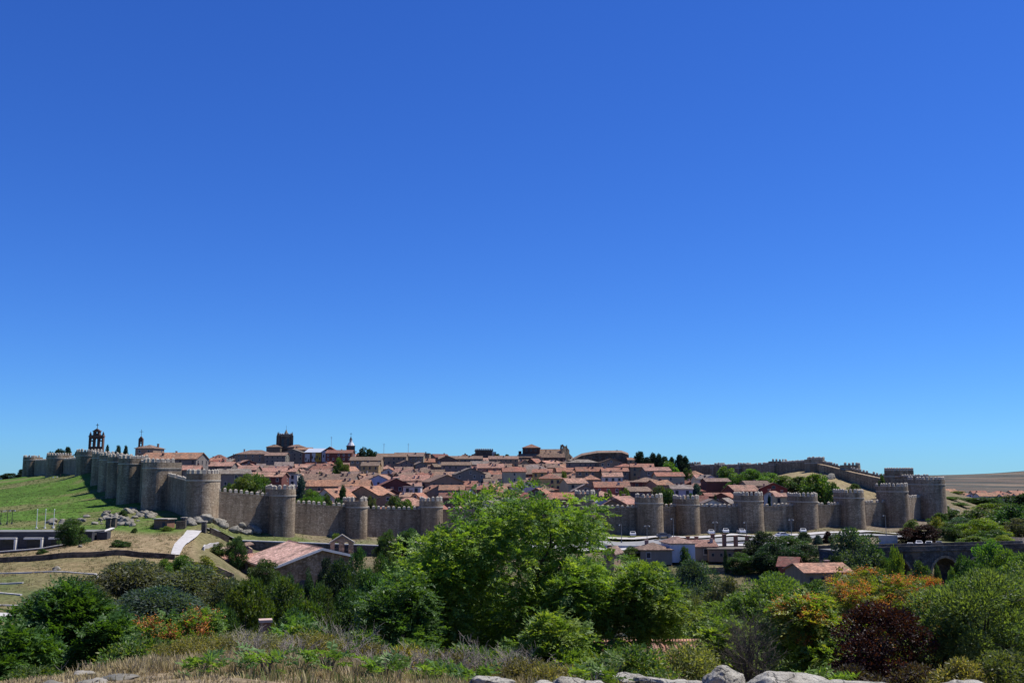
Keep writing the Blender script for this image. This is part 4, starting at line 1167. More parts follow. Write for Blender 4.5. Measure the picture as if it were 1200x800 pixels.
def palace():
    D = 760
    p = P(567, 535, D); g = G(p.x, D) - 2
    t = thing('palace_tower', 'dark crenellated palace block with pale corner turret on the skyline', 'palace', (p.x, D, g), R(8))
    H = P(0, 527.5, D).z - g
    MB().box((0, 0, H / 2), (12.5, 11, H)).build('wall', M['darkstone'], t)
    MB().box((0, 0, H - 0.3), (13.3, 11.8, 0.8)).build('cornice', M['darkstone'], t)
    for i in range(8):
        for s in (-1, 1): link('merlon', MER, t, (-5.9 + i * 1.68, s * 5.3, H + 0.097))
    tu = MB().box((7.2, -4.6, H / 2 - 0.6), (3.2, 3.2, H - 1.2)).build('turret', M['plaster'], t, None, (0.42, 0.40, 0.36))
    MB().box((7.2, -6.22, H - 3.4), (0.7, 0.1, 1.1)).build('opening', M['glass'], tu)
    for i in range(3): add_window(t, -4 + i * 3.6, -5.5, H - 4.5, 0, 0.9, 1.4, (0.2, 0.16, 0.13))
palace()
def panel_block():
    D = 700
    p = P(376, 541, D); g = G(p.x, D) - 2
    t = thing('apartment_block', 'modern block with grey metal roof and yellow, white and brown panels', 'building', (p.x, D, g), R(4))
    zz = lambda py: P(0, py, D).z - g
    X = lambda px: (px - 376) * D / FPX
    MB().box((0, 0, zz(530.5) / 2), (X(397) - X(357), 13, zz(530.5))).build('wall', M['plaster'], t, None, (0.20, 0.10, 0.07))
    for a, b_, c, top in ((359, 364.5, (0.58, 0.55, 0.5), 532), (367, 371, (0.6, 0.58, 0.55), 530), (371.2, 377.5, (0.55, 0.34, 0.06), 529.7), (378.5, 385, (0.64, 0.62, 0.6), 528.5)):
        pn = MB().box(((X(a) + X(b_)) / 2, -6.6, (zz(top) + zz(541)) / 2), (X(b_) - X(a), 0.5, zz(top) - zz(541))).build('panel', M['plaster'], t, None, c)
        for i in range(2): MB().box(((X(a) + X(b_)) / 2 - 0.9 + 1.8 * i, -6.87, zz(top) - 3.6 - i), (0.8, 0.06, 2.0)).build('window', M['glass'], pn)
    a, b_ = X(358), X(381)
    MB().add([(a, -7.4, zz(530.3)), (b_, -7.4, zz(530.3)), (b_ + 1.5, 3, zz(525.3)), (a + 2, 3, zz(525.3)), (a, -7.4, zz(530)), (b_, -7.4, zz(530)), (b_ + 1.5, 3, zz(525)), (a + 2, 3, zz(525))], [(3, 2, 1, 0), (4, 5, 6, 7), (0, 1, 5, 4), (1, 2, 6, 5), (2, 3, 7, 6), (3, 0, 4, 7)]).build('metal_roof', M['metal'], t, None, (0.42, 0.45, 0.50))
    c = X(387)
    rf = roof_slabs(MB(), 14, 13.5, 0, 4.4, 'y')
    rf.build('gable_roof', M['tile'], t, (c, 0, zz(531)), (0.24, 0.10, 0.07))
    b = MB(); b.add([(-6.8, -6.45, 0), (6.8, -6.45, 0), (0, -6.45, 4.3), (-6.8, 6.4, 0), (6.8, 6.4, 0), (0, 6.4, 4.3)], [(0, 1, 2), (5, 4, 3), (0, 2, 5, 3), (1, 4, 5, 2), (0, 3, 4, 1)])
    b.build('gable', M['plaster'], t, (c, 0, zz(531) - 0.2), (0.24, 0.11, 0.08))
panel_block()
for px, D, top, hgt, lab in ((388.5, 705, 511, 16, 'thin aerial mast on the roof right of the yellow-panelled block'), (450, 690, 519, 9, 'thin aerial mast on skyline roofs right of the pine clump'), (478.5, 740, 519, 9, 'thin aerial mast on the flat-topped skyline block')):
    p = P(px, top, D)
    t = thing('aerial_mast', lab, 'aerial', (p.x, D, p.z - hgt))
    MB().cone((0, 0, 0), 0.16, 0.1, hgt, 5).build('pole', M['metal'], t, None, (0.3, 0.3, 0.32))
    MB().box((0, 0, hgt - 0.8), (1.6, 0.1, 0.1)).box((0, 0, hgt - 1.6), (1.1, 0.1, 0.1)).build('crossbar', M['metal'], t, None, (0.3, 0.3, 0.32))
# ---------------------------------------------------------------- chapel, bridge and other things on the river bank
def corrugated(w, l, pitch=0.42, amp=0.07, mat=None, n_l=6, seed=0):
    """tiled roof plane in local x (across the run) and y (up the slope), barrel ridges running up the slope"""
    nx = int(w / pitch) * 4 + 1
    x = np.linspace(0, w, nx); y = np.linspace(0, l, n_l)
    X, Y = np.meshgrid(x, y)
    Z = amp * np.abs(np.sin(PI * X / pitch))
    V = np.stack([X.ravel(), Y.ravel(), Z.ravel()], -1)
    i = np.arange(nx * n_l).reshape(n_l, nx)
    F = np.stack([i[:-1, :-1], i[:-1, 1:], i[1:, 1:], i[1:, :-1]], -1).reshape(-1, 4)
    return V, F
def roof_plane(name, a, b, c, d, mat, parent, color, pitch=0.42, th=0.15):
    """tiled plane over corners a,b (eave) and d,c (ridge), local coordinates"""
    a, b, c, d = map(Vector, (a, b, c, d))
    nrm = (b - a).cross(d - a).normalized()
    L = (b - a).length
    n = max(2, int(L / pitch)); k = 4; rows = 8
    vs, fs = [], []
    for j in range(rows + 1):
        v = j / rows
        for i in range(n * k + 1):
            u = i / (n * k)
            p = (a.lerp(b, u)).lerp(d.lerp(c, u), v)
            vs.append(p + nrm * (th + 0.09 * abs(math.sin(PI * i / k))))
    m = n * k + 1
    for j in range(rows):
        for i in range(m - 1):
            fs.append((j * m + i, j * m + i + 1, (j + 1) * m + i + 1, (j + 1) * m + i))
    b0 = len(vs)
    vs += [a, b, c, d]
    fs.append((b0 + 3, b0 + 2, b0 + 1, b0))
    bot = [(0, m - 1, b0 + 1, b0), (rows * m + m - 1, rows * m, b0 + 3, b0 + 2), (m - 1, rows * m + m - 1, b0 + 2, b0 + 1), (rows * m, 0, b0, b0 + 3)]
    fs += bot
    return MB().add(vs, fs).build(name, mat, parent, None, color)
def chapel():
    D = 222
    ap = P(377, 643, D)
    g = P(377, 698, D).z
    t = thing('chapel', 'stone chapel with broad pink tiled roof below the city wall', 'chapel', (ap.x, D, g), R(27))
    zr = ap.z - g
    ze = P(325, 666, 219).z - g
    L = 29
    wl, wr = 11.5, 6.5
    zer = zr - 1.6
    b = MB()
    vs = [(xx, y, z) for y in (0, L) for xx, z in ((-wl + 0.6, 0), (wr, 0), (wr, zer - 0.1), (0, zr - 0.1), (-wl + 0.6, ze + 0.15))]
    b.add(vs, [(0, 1, 2, 3, 4), (9, 8, 7, 6, 5), (1, 6, 7, 2), (5, 0, 4, 9)])
    b.build('wall', m_masonry('tan_chapel_masonry', (0.24, 0.17, 0.105), (0.34, 0.25, 0.16), (0.44, 0.34, 0.23), 0.6, 0.4), t)
    rc = (0.62, 0.41, 0.335)
    roof_plane('roof', (-wl, L + 0.4, ze), (-wl, -0.6, ze), (0, -0.6, zr), (0, L + 0.4, zr), M['tile'], t, rc)
    roof_plane('roof', (wr + 0.5, -0.6, zer - 0.12), (wr + 0.5, L + 0.4, zer - 0.12), (0, L + 0.4, zr), (0, -0.6, zr), M['tile'], t, rc)
    MB().tube([(0, -0.6, zr + 0.2), (0, L + 0.4, zr + 0.2)], 0.22, 6).build('ridge_tiles', M['tile'], t, None, (0.4, 0.24, 0.19))
    for x0, z0, x1, z1 in ((-wl, ze, 0, zr), (0, zr, wr + 0.5, zer - 0.12)):
        MB().add([(x0, -0.75, z0 - 0.25), (x1, -0.75, z1 - 0.25), (x1, -0.75, z1 + 0.3), (x0, -0.75, z0 + 0.3), (x0, -0.5, z0 - 0.25), (x1, -0.5, z1 - 0.25), (x1, -0.5, z1 + 0.3), (x0, -0.5, z0 + 0.3)], [(0, 1, 2, 3), (7, 6, 5, 4), (3, 2, 6, 7), (1, 0, 4, 5), (0, 3, 7, 4), (2, 1, 5, 6)]).build('verge', M['concrete'], t)
    MB().box((-wl + 0.4, L / 2, ze - 0.05), (0.5, L, 0.3)).build('eave', M['concrete'], t)
    slab('doorway', arch(-4.0, 0, 1.8, 3.2), [], 0.2, M['slate'], t, (0, -0.02, 0.4))
    add_window(t, 2.5, 0, zr - 4.0, 0, 0.5, 1.4, (0.4, 0.32, 0.22))
    # bell gable
    p = P(401, 627, 226); g2 = P(401, 695, 226).z
    t2 = thing('bell_gable', 'chapel bell gable of tan stone with two tall round arches', 'bell gable', (p.x, 226, g2), R(10))
    H = p.z - g2; sh = P(0, 636, 226).z - g2; z0 = P(0, 650, 226).z - g2; zt = P(0, 634.5, 226).z - g2
    m = m_masonry('tan_bell_gable_stone', (0.27, 0.20, 0.13), (0.37, 0.285, 0.19), (0.46, 0.37, 0.26), 0.7, 0.4)
    slab('wall', [(-2.6, 0), (2.6, 0), (2.6, sh), (0, H - 0.1), (-2.6, sh)], [arch(-1.15, z0, 0.95, zt - z0), arch(1.0, z0, 0.95, zt - z0)], 1.3, m, t2)
    for s in (-1, 1):
        a, b_ = (s * 2.9, sh - 0.1), (0, H)
        MB().add([(a[0], -0.85, a[1]), (b_[0], -0.85, b_[1]), (b_[0], -0.85, b_[1] + 0.28), (a[0], -0.85, a[1] + 0.28), (a[0], 0.85, a[1]), (b_[0], 0.85, b_[1]), (b_[0], 0.85, b_[1] + 0.28), (a[0], 0.85, a[1] + 0.28)], [(0, 1, 2, 3), (7, 6, 5, 4), (3, 2, 6, 7), (1, 0, 4, 5), (0, 3, 7, 4), (2, 1, 5, 6)]).build('coping', M['cap'], t2)
    for x in (-1.15, 1.0): bell(t2, x, zt - 0.9, 0.36)
    MB().box((0, 0, z0 - 0.15), (5.5, 1.6, 0.2)).build('sill', M['cap'], t2)
chapel()
def annex():
    D = 252
    D = 246; p = P(276, 637, D); g = P(276, 672, D).z
    t = thing('chapel_annex', 'low annex with flat brown roof and pink porch left of the chapel', 'annex', (p.x, D, g), R(20))
    h = p.z - g
    wm = M['plaster']
    MB().box((0, 0, h / 2 - 0.5), (7.5, 9, h - 1.0)).build('wall', wm, t, None, (0.38, 0.30, 0.22))
    roof_plane('roof', (-4.2, 5, h - 1.6), (-4.2, -5, h - 1.6), (4.0, -5, h), (4.0, 5, h), M['tile'], t, (0.30, 0.21, 0.16))
    MB().box((0.5, -6.6, h / 2 - 1.7), (8, 4.4, h - 3.4)).build('porch_wall', wm, t, None, (0.36, 0.27, 0.2))
    roof_plane('porch_roof', (-4, -9.3, h - 3.6), (5, -9.3, h - 3.6), (5, -4.6, h - 2.2), (-4, -4.6, h - 2.2), M['tile'], t, (0.50, 0.285, 0.225))
annex()
def stone_run(name, label, pts, h, thick, mat, cap=None, cat='wall', up=0.0, capc='cap'):
    """free-standing wall following the ground along pts (x, y)"""
    t = thing(name, label, cat, (pts[0][0], pts[0][1], G(*pts[0])))
    o = t.location
    vs, fs = [], []
    cv = []
    path = []
    for a, b in zip(pts[:-1], pts[1:]):
        n = max(1, int(math.dist(a, b) / 2.5))
        path += [(a[0] + (b[0] - a[0]) * k / n, a[1] + (b[1] - a[1]) * k / n) for k in range(n)]
    path.append(pts[-1])
    for i, p in enumerate(path):
        q0, q1 = path[max(i - 1, 0)], path[min(i + 1, len(path) - 1)]
        d = Vector((q1[0] - q0[0], q1[1] - q0[1])).normalized(); nn = Vector((-d.y, d.x)) * thick / 2
        z = G(*p)
        for s, zz in ((-1, z - 1.0), (1, z - 1.0), (1, z + h), (-1, z + h)):
            vs.append((p[0] + nn.x * s - o.x, p[1] + nn.y * s - o.y, zz - o.z))
        for s, zz in ((-1.25, z + h - 0.003), (1.25, z + h - 0.003), (1.25, z + h + 0.18), (-1.25, z + h + 0.18)):
            cv.append((p[0] + nn.x * s - o.x, p[1] + nn.y * s - o.y, zz - o.z))
    for k in range(len(path) - 1):
        q = 4 * k
        fs += [(q, q + 4, q + 7, q + 3), (q + 1, q + 2, q + 6, q + 5), (q + 3, q + 7, q + 6, q + 2), (q, q + 1, q + 5, q + 4)]
    n = 4 * (len(path) - 1)
    fs += [(0, 3, 2, 1), (n, n + 1, n + 2, n + 3)]
    MB().add(vs, fs).build('wall_body', mat, t)
    if cap: MB().add(cv, fs).build('coping', M[capc], t)
    return t
def road_wall():
    a = P(262, 631.5, 261); b = P(463, 639, 266)
    d = b - a; L = math.hypot(d.x, d.y)
    t = thing('retaining_wall', 'long grey road wall with pale coping behind the chapel', 'wall', (a.x, a.y, a.z - 5), math.atan2(d.y, d.x))
    dz = b.z - a.z
    def run(y0, y1, z0, z1, nm, mat):
        MB().add([(0, y0, z0), (L, y0, z0 + dz), (L, y0, z1 + dz), (0, y0, z1), (0, y1, z0), (L, y1, z0 + dz), (L, y1, z1 + dz), (0, y1, z1)], [(0, 1, 2, 3), (7, 6, 5, 4), (3, 2, 6, 7), (1, 0, 4, 5), (0, 3, 7, 4), (2, 1, 5, 6)]).build(nm, mat, t)
    run(-0.35, 0.35, -1, 4.75, 'wall_body', M['bridge'])
    run(-0.5, 0.5, 4.747, 5.0, 'coping', M['concrete'])
road_wall()
stone_run('field_wall', 'dark curved dry stone wall across the straw slope at left', [pxy(-40, 664, 206), pxy(20, 660, 206), pxy(70, 655, 206), pxy(120, 652, 207), pxy(165, 652, 208), pxy(205, 655, 209)], 1.1, 0.8, M['darkstone'])
stone_run('field_wall', 'low grey stone wall climbing towards the stone gate piers at left', [pxy(-20, 648, 226), pxy(30, 641, 227), pxy(70, 634, 229), pxy(100, 630, 232), pxy(132, 624, 247)], 0.35, 0.7, M['bridge'], True, capc='concrete')
stone_run('field_wall', 'rubble wall above the olive trees left of the chapel', [pxy(205, 666, 205), pxy(235, 667, 205), pxy(275, 668, 206)], 1.2, 0.8, M['wall2'])
stone_run('garden_wall', 'white garden wall curving beside the pale path', [pxy(238, 649, 228), pxy(240, 642, 236), pxy(247, 636, 243), pxy(256, 633, 248)], 0.8, 0.35, M['paving'])
stone_run('field_wall', 'dark wall stub left of the pale path gateway', [pxy(206, 622, 252), pxy(216, 622, 253)], 2.0, 0.8, M['darkstone'])
stone_run('field_wall', 'dark wall right of the pale path gateway', [pxy(246, 626, 253), pxy(268, 627, 256)], 1.5, 0.8, M['darkstone'])
for px, D, lab in ((135, 250, 'left grey stone gate pier beside boulders on green slope'), (141, 251, 'right grey stone gate pier beside boulders on green slope'), (221.5, 254, 'left dark gate pier of the pale path'), (245, 252, 'right dark gate pier of the pale path')):
    x, y = XY(px, D)
    t = thing('gate_pier', lab, 'gate pier', (x, y, G(x, y) - 0.5), 0, 'stone gate piers')
    MB().box((0, 0, 1.5), (1.1, 1.1, 3.0)).build('shaft', M['bridge'], t)
    MB().box((0, 0, 3.08), (1.4, 1.4, 0.2)).build('cap', M['cap'], t)
def hut():
    x, y = XY(199, 254); z = G(x, y) - 0.5
    t = thing('hut', 'small brick hut with slab roof beside bushes on the green slope', 'hut', (x, y, z), R(-18))
    MB().box((0, 0, 1.4), (4.0, 3.0, 2.8)).build('wall', M['brick'], t)
    MB().box((0.1, -0.1, 2.9), (4.7, 3.7, 0.22)).build('roof', M['cap'], t)
    MB().box((1.0, -1.51, 1.2), (0.9, 0.06, 1.9)).build('door', M['slate'], t)
hut()
# white terrace edgings at the lower left
for pts, lab in (([pxy(-30, 672, 190), pxy(60, 672, 190), pxy(112, 673, 190), pxy(114, 676, 187)], 'topmost white terrace edging on straw slope'), ([pxy(-30, 684, 180), pxy(27, 683, 181)], 'second white terrace edging from the top at far left'), ([pxy(-30, 692, 172), pxy(25, 696, 170)], 'third white terrace edging from the top at far left'), ([pxy(-30, 711, 160), pxy(32, 710, 161)], 'lowest white terrace edging at far left')):
    stone_run('terrace_edging', lab, pts, 0.22, 0.5, M['paving'], cat='edging')
ribbon('path', [pxy(-40, 724, 150), pxy(8, 722, 151), pxy(22, 722, 152)], 3.0, M['paving'], 0.35)
def visitor_building():
    a = P(-60, 626, 229.5); b = P(108, 623, 231)
    d = b - a; ang = math.atan2(d.y, d.x); L = math.hypot(d.x, d.y)
    zb = P(20, 648, 231).z - 1.0; zt = P(0, 623, 231).z
    t = thing('visitor_building', 'long dark slate-clad building with white door frames at left', 'building', (a.x, a.y, zb), ang)
    h = zt - zb
    MB().box((L / 2, 4, h / 2), (L, 8, h)).build('wall', M['slate'], t)
    MB().box((L / 2, 4, h + 0.06), (L + 0.3, 8.3, 0.14)).build('roof_slab', M['asphalt'], t)
    for k, px in enumerate((12, 42, 70)):
        q = P(px, 640, 231); lx = (q.x - a.x) / math.cos(ang)
        f = MB().box((lx, -0.6, h - 1.4), (4.2, 1.2, 0.4)).box((lx + 1.9, -0.6, (h - 1.4) / 2), (0.4, 1.2, h - 1.4)).build('door_frame', M['concrete'], t)
        MB().box((lx - 0.2, -0.03, (h - 1.7) / 2), (3.2, 0.06, h - 1.9)).build('door', M['glass'], f)
    MB().box((L + 1.6, 3, h / 2 - 0.4), (2.4, 2.4, h + 0.6)).build('end_block', M['slate'], t)
visitor_building()
for i, px in enumerate((42.3, 52.2, 62.2)):
    b0 = P(px, 624, 262); x, y = b0.x, 262
    z = G(x, y)
    t = thing('flagpole', '%s of three tall white flagpoles on the green slope' % ['leftmost', 'middle', 'rightmost'][i], 'flagpole', (x, y, z), 0, 'white flagpoles')
    h = P(px, 597, 262).z - z
    MB().cone((0, 0, 0), 0.11, 0.07, h, 8).build('pole', M['metal'], t, None, (0.75, 0.75, 0.73))
    MB().cone((0, 0, h), 0.16, 0.05, 0.2, 8).build('finial', M['metal'], t, None, (0.75, 0.75, 0.73))
    MB().cone((0, 0, -0.1), 0.35, 0.3, 0.4, 8).build('base', M['concrete'], t)
def lamp_post(px, D, h, lab, heads=2, color=(0.06, 0.065, 0.06), group='street lamps', base=None):
    x, y = XY(px, D)
    t = thing('street_lamp', lab, 'street lamp', (x, y, (base if base is not None else G(x, y)) - 0.1), 0, group)
    MB().cone((0, 0, 0), 0.1, 0.06, h, 8).build('pole', M['metal'], t, None, color)
    MB().cone((0, 0, 0), 0.25, 0.2, 0.7, 8).build('base', M['metal'], t, None, color)
    for k in range(heads):
        s = -1 if k == 0 else 1
        a = MB().tube([(0, 0, h - 0.4), (s * 0.3, 0, h - 0.05), (s * 0.6, 0, h - 0.1)], 0.06, 5).build('arm', M['metal'], t, None, color)
        MB().cone((s * 0.62, 0, h - 0.45), 0.26, 0.12, 0.35, 8).build('lamp_head', M['metal'], a, None, (0.3, 0.3, 0.28))
for i, px in enumerate((10, 17.5, 23)):
    lamp_post(px, 268, 4.0, '%s of three dark twin-armed lamps above the dark building' % ['leftmost', 'middle', 'rightmost'][i])
for i, (px, D, h) in enumerate(((726, 286, 5.5), (755.5, 284, 5.5), (786, 290, 6.0), (834, 298, 4.5), (870, 287, 5.5), (922, 292, 6), (1031, 306, 6.5))):
    lamp_post(px, D, h, '%s street lamp from left along the road below the wall' % ordinal(i), 1 + i % 2, (0.2, 0.2, 0.2))
# white house and its neighbours
BK = [
 (794, 628, 29, 'hip', 'brown', 'white', dict(D=262, d=9, rise=1.5, rot=6, h=6, label='white two-storey house with brown hipped roof below the wall', wins=1, floors=1, wsz=(0.5, 0.6), fc=(0.5, 0.5, 0.48), chim=0, base=P(794, 657, 262).z, roofc=(0.36, 0.25, 0.20), wallc=(0.68, 0.67, 0.65))),
 (765, 635, 36, 'hip', 'brown', 'grey', dict(D=260, d=8, rise=1.6, rot=4, label='low house with dull brown roof left of the white house', wins=2, floors=1, base=P(765, 660, 260).z)),
 (822, 632, 26, 'x', 'dark red', 'grey', dict(D=266, d=8, rise=1.4, rot=4, label='grey house with dark red roof right of the white house', wins=1, floors=1, base=P(822, 655, 266).z, roofc=(0.26, 0.15, 0.12))),
 (843, 637.5, 28, 'flat', 'grey', 'tan', dict(D=262, d=6, roofc=(0.15, 0.13, 0.11), wsz=(0.6, 0.7), fc=(0.28, 0.22, 0.16), label='ruined stone outbuilding with three small dark windows', wins=3, floors=1, chim=0, base=P(843, 657, 262).z, rot=-4)),
 (866, 637.5, 26, 'flat', 'grey', 'brown', dict(D=266, d=6, roofc=(0.14, 0.12, 0.10), wsz=(0.5, 0.6), fc=(0.2, 0.15, 0.11), label='ruined stone wall block left of the dark bushes', wins=2, floors=1, chim=0, base=P(866, 656, 266).z)),
 (718, 640, 12, 'y', 'brown', 'tan', dict(D=250, d=8, rise=1.2, rot=-20, label='tan end wall with bright chimney at edge of the central tree', wins=1, base=P(718, 668, 250).z, floors=1)),
 (958, 659, 56, 'x', 'orange', 'tan', dict(D=196, d=9, rise=1.3, rot=9, wsz=(0.7, 0.9), fc=(0.2, 0.17, 0.14), label='long stone house with salmon tiled roof among dark trees', wins=4, floors=1, chim=1, roofc=(0.52, 0.27, 0.19), base=P(959, 690, 196).z)),
 (925, 652, 20, 'x', 'dark red', 'brick red', dict(D=222, d=9, rise=1.6, rot=-22, label='dark red walled shed half hidden by bushes', wins=0, floors=1, chim=0, base=P(925, 676, 222).z, wallc=(0.24, 0.07, 0.05))),
 (1110, 572.5, 18, 'x', 'orange', 'white', dict(D=860, d=12, rise=2.4, label='leftmost pale house with orange roof beyond the corner tower', rot=12)),
 (1133, 578, 18, 'y', 'orange', 'pale blue', dict(D=840, d=12, rise=2.4, label='pale bluish house beyond the corner tower, second from left')),
 (1157, 577, 26, 'x', 'orange', 'white', dict(D=820, d=12, rise=2.6, label='long house with bright orange roof in the far suburb, middle', wins=6)),
 (1181, 578.5, 19, 'x', 'orange', 'white', dict(D=810, d=12, rise=2.4, label='white house with orange roof in far suburb, second from right', wins=4)),
 (1196, 578, 15, 'x', 'orange', 'white', dict(D=806, d=12, rise=2.4, label='white house with orange roof at the right edge of the photo', wins=3)),
 (1122, 575, 14, 'x', 'orange', 'white', dict(D=900, d=11, rise=2.4, rot=8, label='small house with orange roof between the two leftmost far houses')),
 (1146, 574.5, 16, 'x', 'red', 'cream', dict(D=930, d=11, rise=2.4, rot=-6, label='cream house with red roof behind the long far house')),
 (1170, 575, 18, 'hip', 'red', 'white', dict(D=920, d=11, rise=2.4, label='hipped red roof behind the far white houses')),
 (1190, 574.5, 16, 'x', 'orange', 'cream', dict(D=940, d=11, rise=2.4, rot=5, label='farthest orange roof at the right edge of the suburb')),
 (1195, 634, 14, 'y', 'grey', 'white', dict(D=285, d=7, rise=1.6, rot=30, label='small pale gabled shed at the right edge above the bridge', wins=1, floors=1, base=P(1195, 648, 285).z)),
]
for px, py, wpx, kind, roof, wall, kw in BK: house(px, py, wpx, kind, roof, wall, **kw)
for i, (px, top, D) in enumerate(((806, 629, 268), (816, 629, 268), (835, 626, 270), (848.5, 626, 271), (862, 628, 271), (875.5, 628, 272))):
    p = P(px, top, D); z = P(px, 642, D).z
    t = thing('brick_pillar', '%s of six brick pillars standing above the ruined walls' % (ordinal(i) + ' from left'), 'pillar', (p.x, D, z), 0.1 * i, 'row of brick pillars')
    h = p.z - z
    MB().box((0, 0, h / 2), (0.85, 0.85, h)).build('shaft', M['brick'], t)
    MB().box((0, 0, h + 0.08), (1.1, 1.1, 0.18)).build('cap', M['brick'], t)
stone_run('field_wall', 'rubble terrace wall in front of the ruined outbuildings', [pxy(800, 660, 250), pxy(850, 658, 250), pxy(900, 657, 252)], 1.4, 0.8, M['wall2'])
stone_run('parapet', 'pale low road parapet above the ruined houses', [pxy(690, 640, 279), pxy(780, 640, 280), pxy(860, 640, 282), pxy(905, 640, 284)], 0.7, 0.4, M['concrete'], cat='wall')
stone_run('field_wall', 'pale concrete wall beside the purple trees near the bridge', [pxy(1030, 634, 278), pxy(1052, 634, 276)], 2.2, 0.6, M['paving'])
# bridge
def bridge():
    a = P(985, 645, 222); b = P(1230, 646, 240)
    d = b - a; ang = math.atan2(d.y, d.x); L = math.hypot(d.x, d.y)
    zt = a.z; zb = zt - 16
    t = thing('bridge', 'grey stone road bridge with round arches behind the trees at right', 'bridge', (a.x, a.y, zb), ang)
    lx = lambda px: (P(px, 660, 232).x - a.x) / math.cos(ang)
    H = zt - zb
    c = [lx(1040), lx(1104), lx(1152), lx(1200)]
    holes = [arch(x, -1.0, 7.6, H - 2.2 + 1.0, 12) for x in c]
    # stand the slab behind its face line
    o = slab('spandrel_wall', [(0, -2), (L, -2), (L, H - 0.6), (0, H - 0.6)], [[(p[0], max(p[1], -1.9)) for p in h] for h in holes], 8.0, M['bridge'], t, (0, 4, 0))
    MB().box((L / 2, 4, H - 0.45), (L, 8.8, 0.3)).build('string_course', M['bridge'], t)
    MB().box((L / 2, 4, H - 0.2), (L, 7.6, 0.2)).build('roadway', M['asphalt'], t)
    for y in (-0.1, 8.1): MB().box((L / 2, y, H + 0.15), (L, 0.4, 0.9)).build('parapet', M['bridge'], t)
    for i, x in enumerate(c):
        r0, r1 = 3.8, 4.35; zc = H - 2.2 - 3.8
        pts = [(x + r1 * math.cos(PI * k / 14), zc + r1 * math.sin(PI * k / 14)) for k in range(15)] + [(x + r0 * math.cos(PI * k / 14), zc + r0 * math.sin(PI * k / 14)) for k in range(14, -1, -1)]
        slab('arch_ring', pts, [], 0.3, M['wall2'], t, (0, -0.06, 0))
    for i in range(3):
        x = (c[i] + c[i + 1]) / 2
        MB().prism([(x - 1.2, 0.02), (x - 1.2, -0.8), (x, -2.2), (x + 1.2, -0.8), (x + 1.2, 0.02)][::1], -2, H - 5).build('cutwater', M['bridge'], t)
bridge()
# cars
def car_meshes():
    prof = [(-2.1, 0.35), (2.1, 0.35), (2.15, 0.62), (2.0, 0.85), (1.1, 0.95), (0.5, 1.42), (-1.1, 1.45), (-1.75, 0.98), (-2.1, 0.9), (-2.15, 0.6)]
    def loft(pr, w0, w1):
        n = len(pr); b = MB()
        vs = []
        for s in (-1, 1):
            for x, z in pr: vs.append((x, s * (w1 if z > 1.1 else w0), z))
        b.add(vs, [tuple(range(n)), tuple(range(2 * n - 1, n - 1, -1))] + [(i, n + i, n + (i + 1) % n, (i + 1) % n) for i in range(n)])
        return b
    body = loft(prof, 0.86, 0.66).mesh('body', M['metal'])
    gl = MB()
    for s in (-1, 1): gl.add([(1.0, s * 0.865, 0.98), (0.46, s * 0.685, 1.38), (-1.05, s * 0.685, 1.4), (-1.55, s * 0.865, 1.0)], [(0, 1, 2, 3)])
    gl.add([(1.06, -0.72, 1.0), (1.06, 0.72, 1.0), (0.53, 0.6, 1.42), (0.53, -0.6, 1.42)], [(0, 1, 2, 3)])
    gl.add([(-1.72, -0.7, 1.03), (-1.72, 0.7, 1.03), (-1.13, 0.6, 1.45), (-1.13, -0.6, 1.45)], [(3, 2, 1, 0)])
    glass = gl.mesh('windows', M['glass'])
    wb = MB(); wb.cone((0, 0, -0.1), 0.31, 0.31, 0.2, 12); wm = wb.mesh('wheel', M['rubber'])
    rb = MB(); rb.cone((0, 0, -0.11), 0.19, 0.19, 0.22, 10); rim = rb.mesh('rim', M['concrete'])
    hb = MB().box((0, 0, 0), (0.1, 0.3, 0.14)); hl = hb.mesh('headlight', M['concrete'])
    return body, glass, wm, rim, hl
CARM = car_meshes()
def car(x, y, rz, color, lab, zoff=0.5, z=None):
    t = thing('parked_car', lab, 'car', (x, y, (z if z is not None else G(x, y) + zoff)), rz, 'cars by the road')
    link('body', CARM[0], t, None, color); link('windows', CARM[1], t)
    for sx in (-1.3, 1.3):
        for sy in (-0.8, 0.8):
            w = link('wheel', CARM[2], t, (sx, sy, 0.31), rot=(PI / 2, 0, 0)); link('rim', CARM[3], w)
    for sy in (-0.6, 0.6): link('headlight', CARM[4], t, (2.08, sy, 0.68))
for px, D, rz, c, lab in ((829, 300, 1.5, (0.7, 0.7, 0.7), 'white car on the road before the right tower of the pair'), (846, 300.5, 1.45, (0.72, 0.72, 0.7), 'white car on the road left of the tower below the red gable'), (864, 301, 1.6, (0.66, 0.66, 0.68), 'pale car at the foot of the tower below the red gable'), (739, 296, 1.5, (0.6, 0.6, 0.6), 'silver car on the road right of the large central tree'), (935, 306, 1.4, (0.7, 0.7, 0.68), 'white car before the tower right of the small cream house'), (912, 295, 0.3, (0.65, 0.65, 0.66), 'light grey car near the zebra crossing'), (775, 288, 0.05, (0.12, 0.13, 0.15), 'dark car on the road between the close pair of towers')):
    x, y = XY(px, D); car(x, y, rz, c, lab)
for i, (px, D, rz, c, nm) in enumerate(((1058, 262, 1.2, (0.75, 0.75, 0.75), 'white'), (1068, 264, 1.25, (0.7, 0.7, 0.72), 'silver'), (1080, 262, 1.1, (0.74, 0.74, 0.73), 'white'), (1091, 263, 1.2, (0.2, 0.2, 0.22), 'dark grey'), (1101, 261, 1.15, (0.6, 0.6, 0.62), 'silver'))):
    x, y = XY(px, D); car(x, y, rz, c, '%s car parked under the purple trees, %s from left' % (nm, ordinal(i)))
x, y = XY(1191, 252); car(x, y, 0.1, (0.55, 0.62, 0.72), 'pale blue car at the right edge above the bridge', z=P(1191, 649, 252).z)
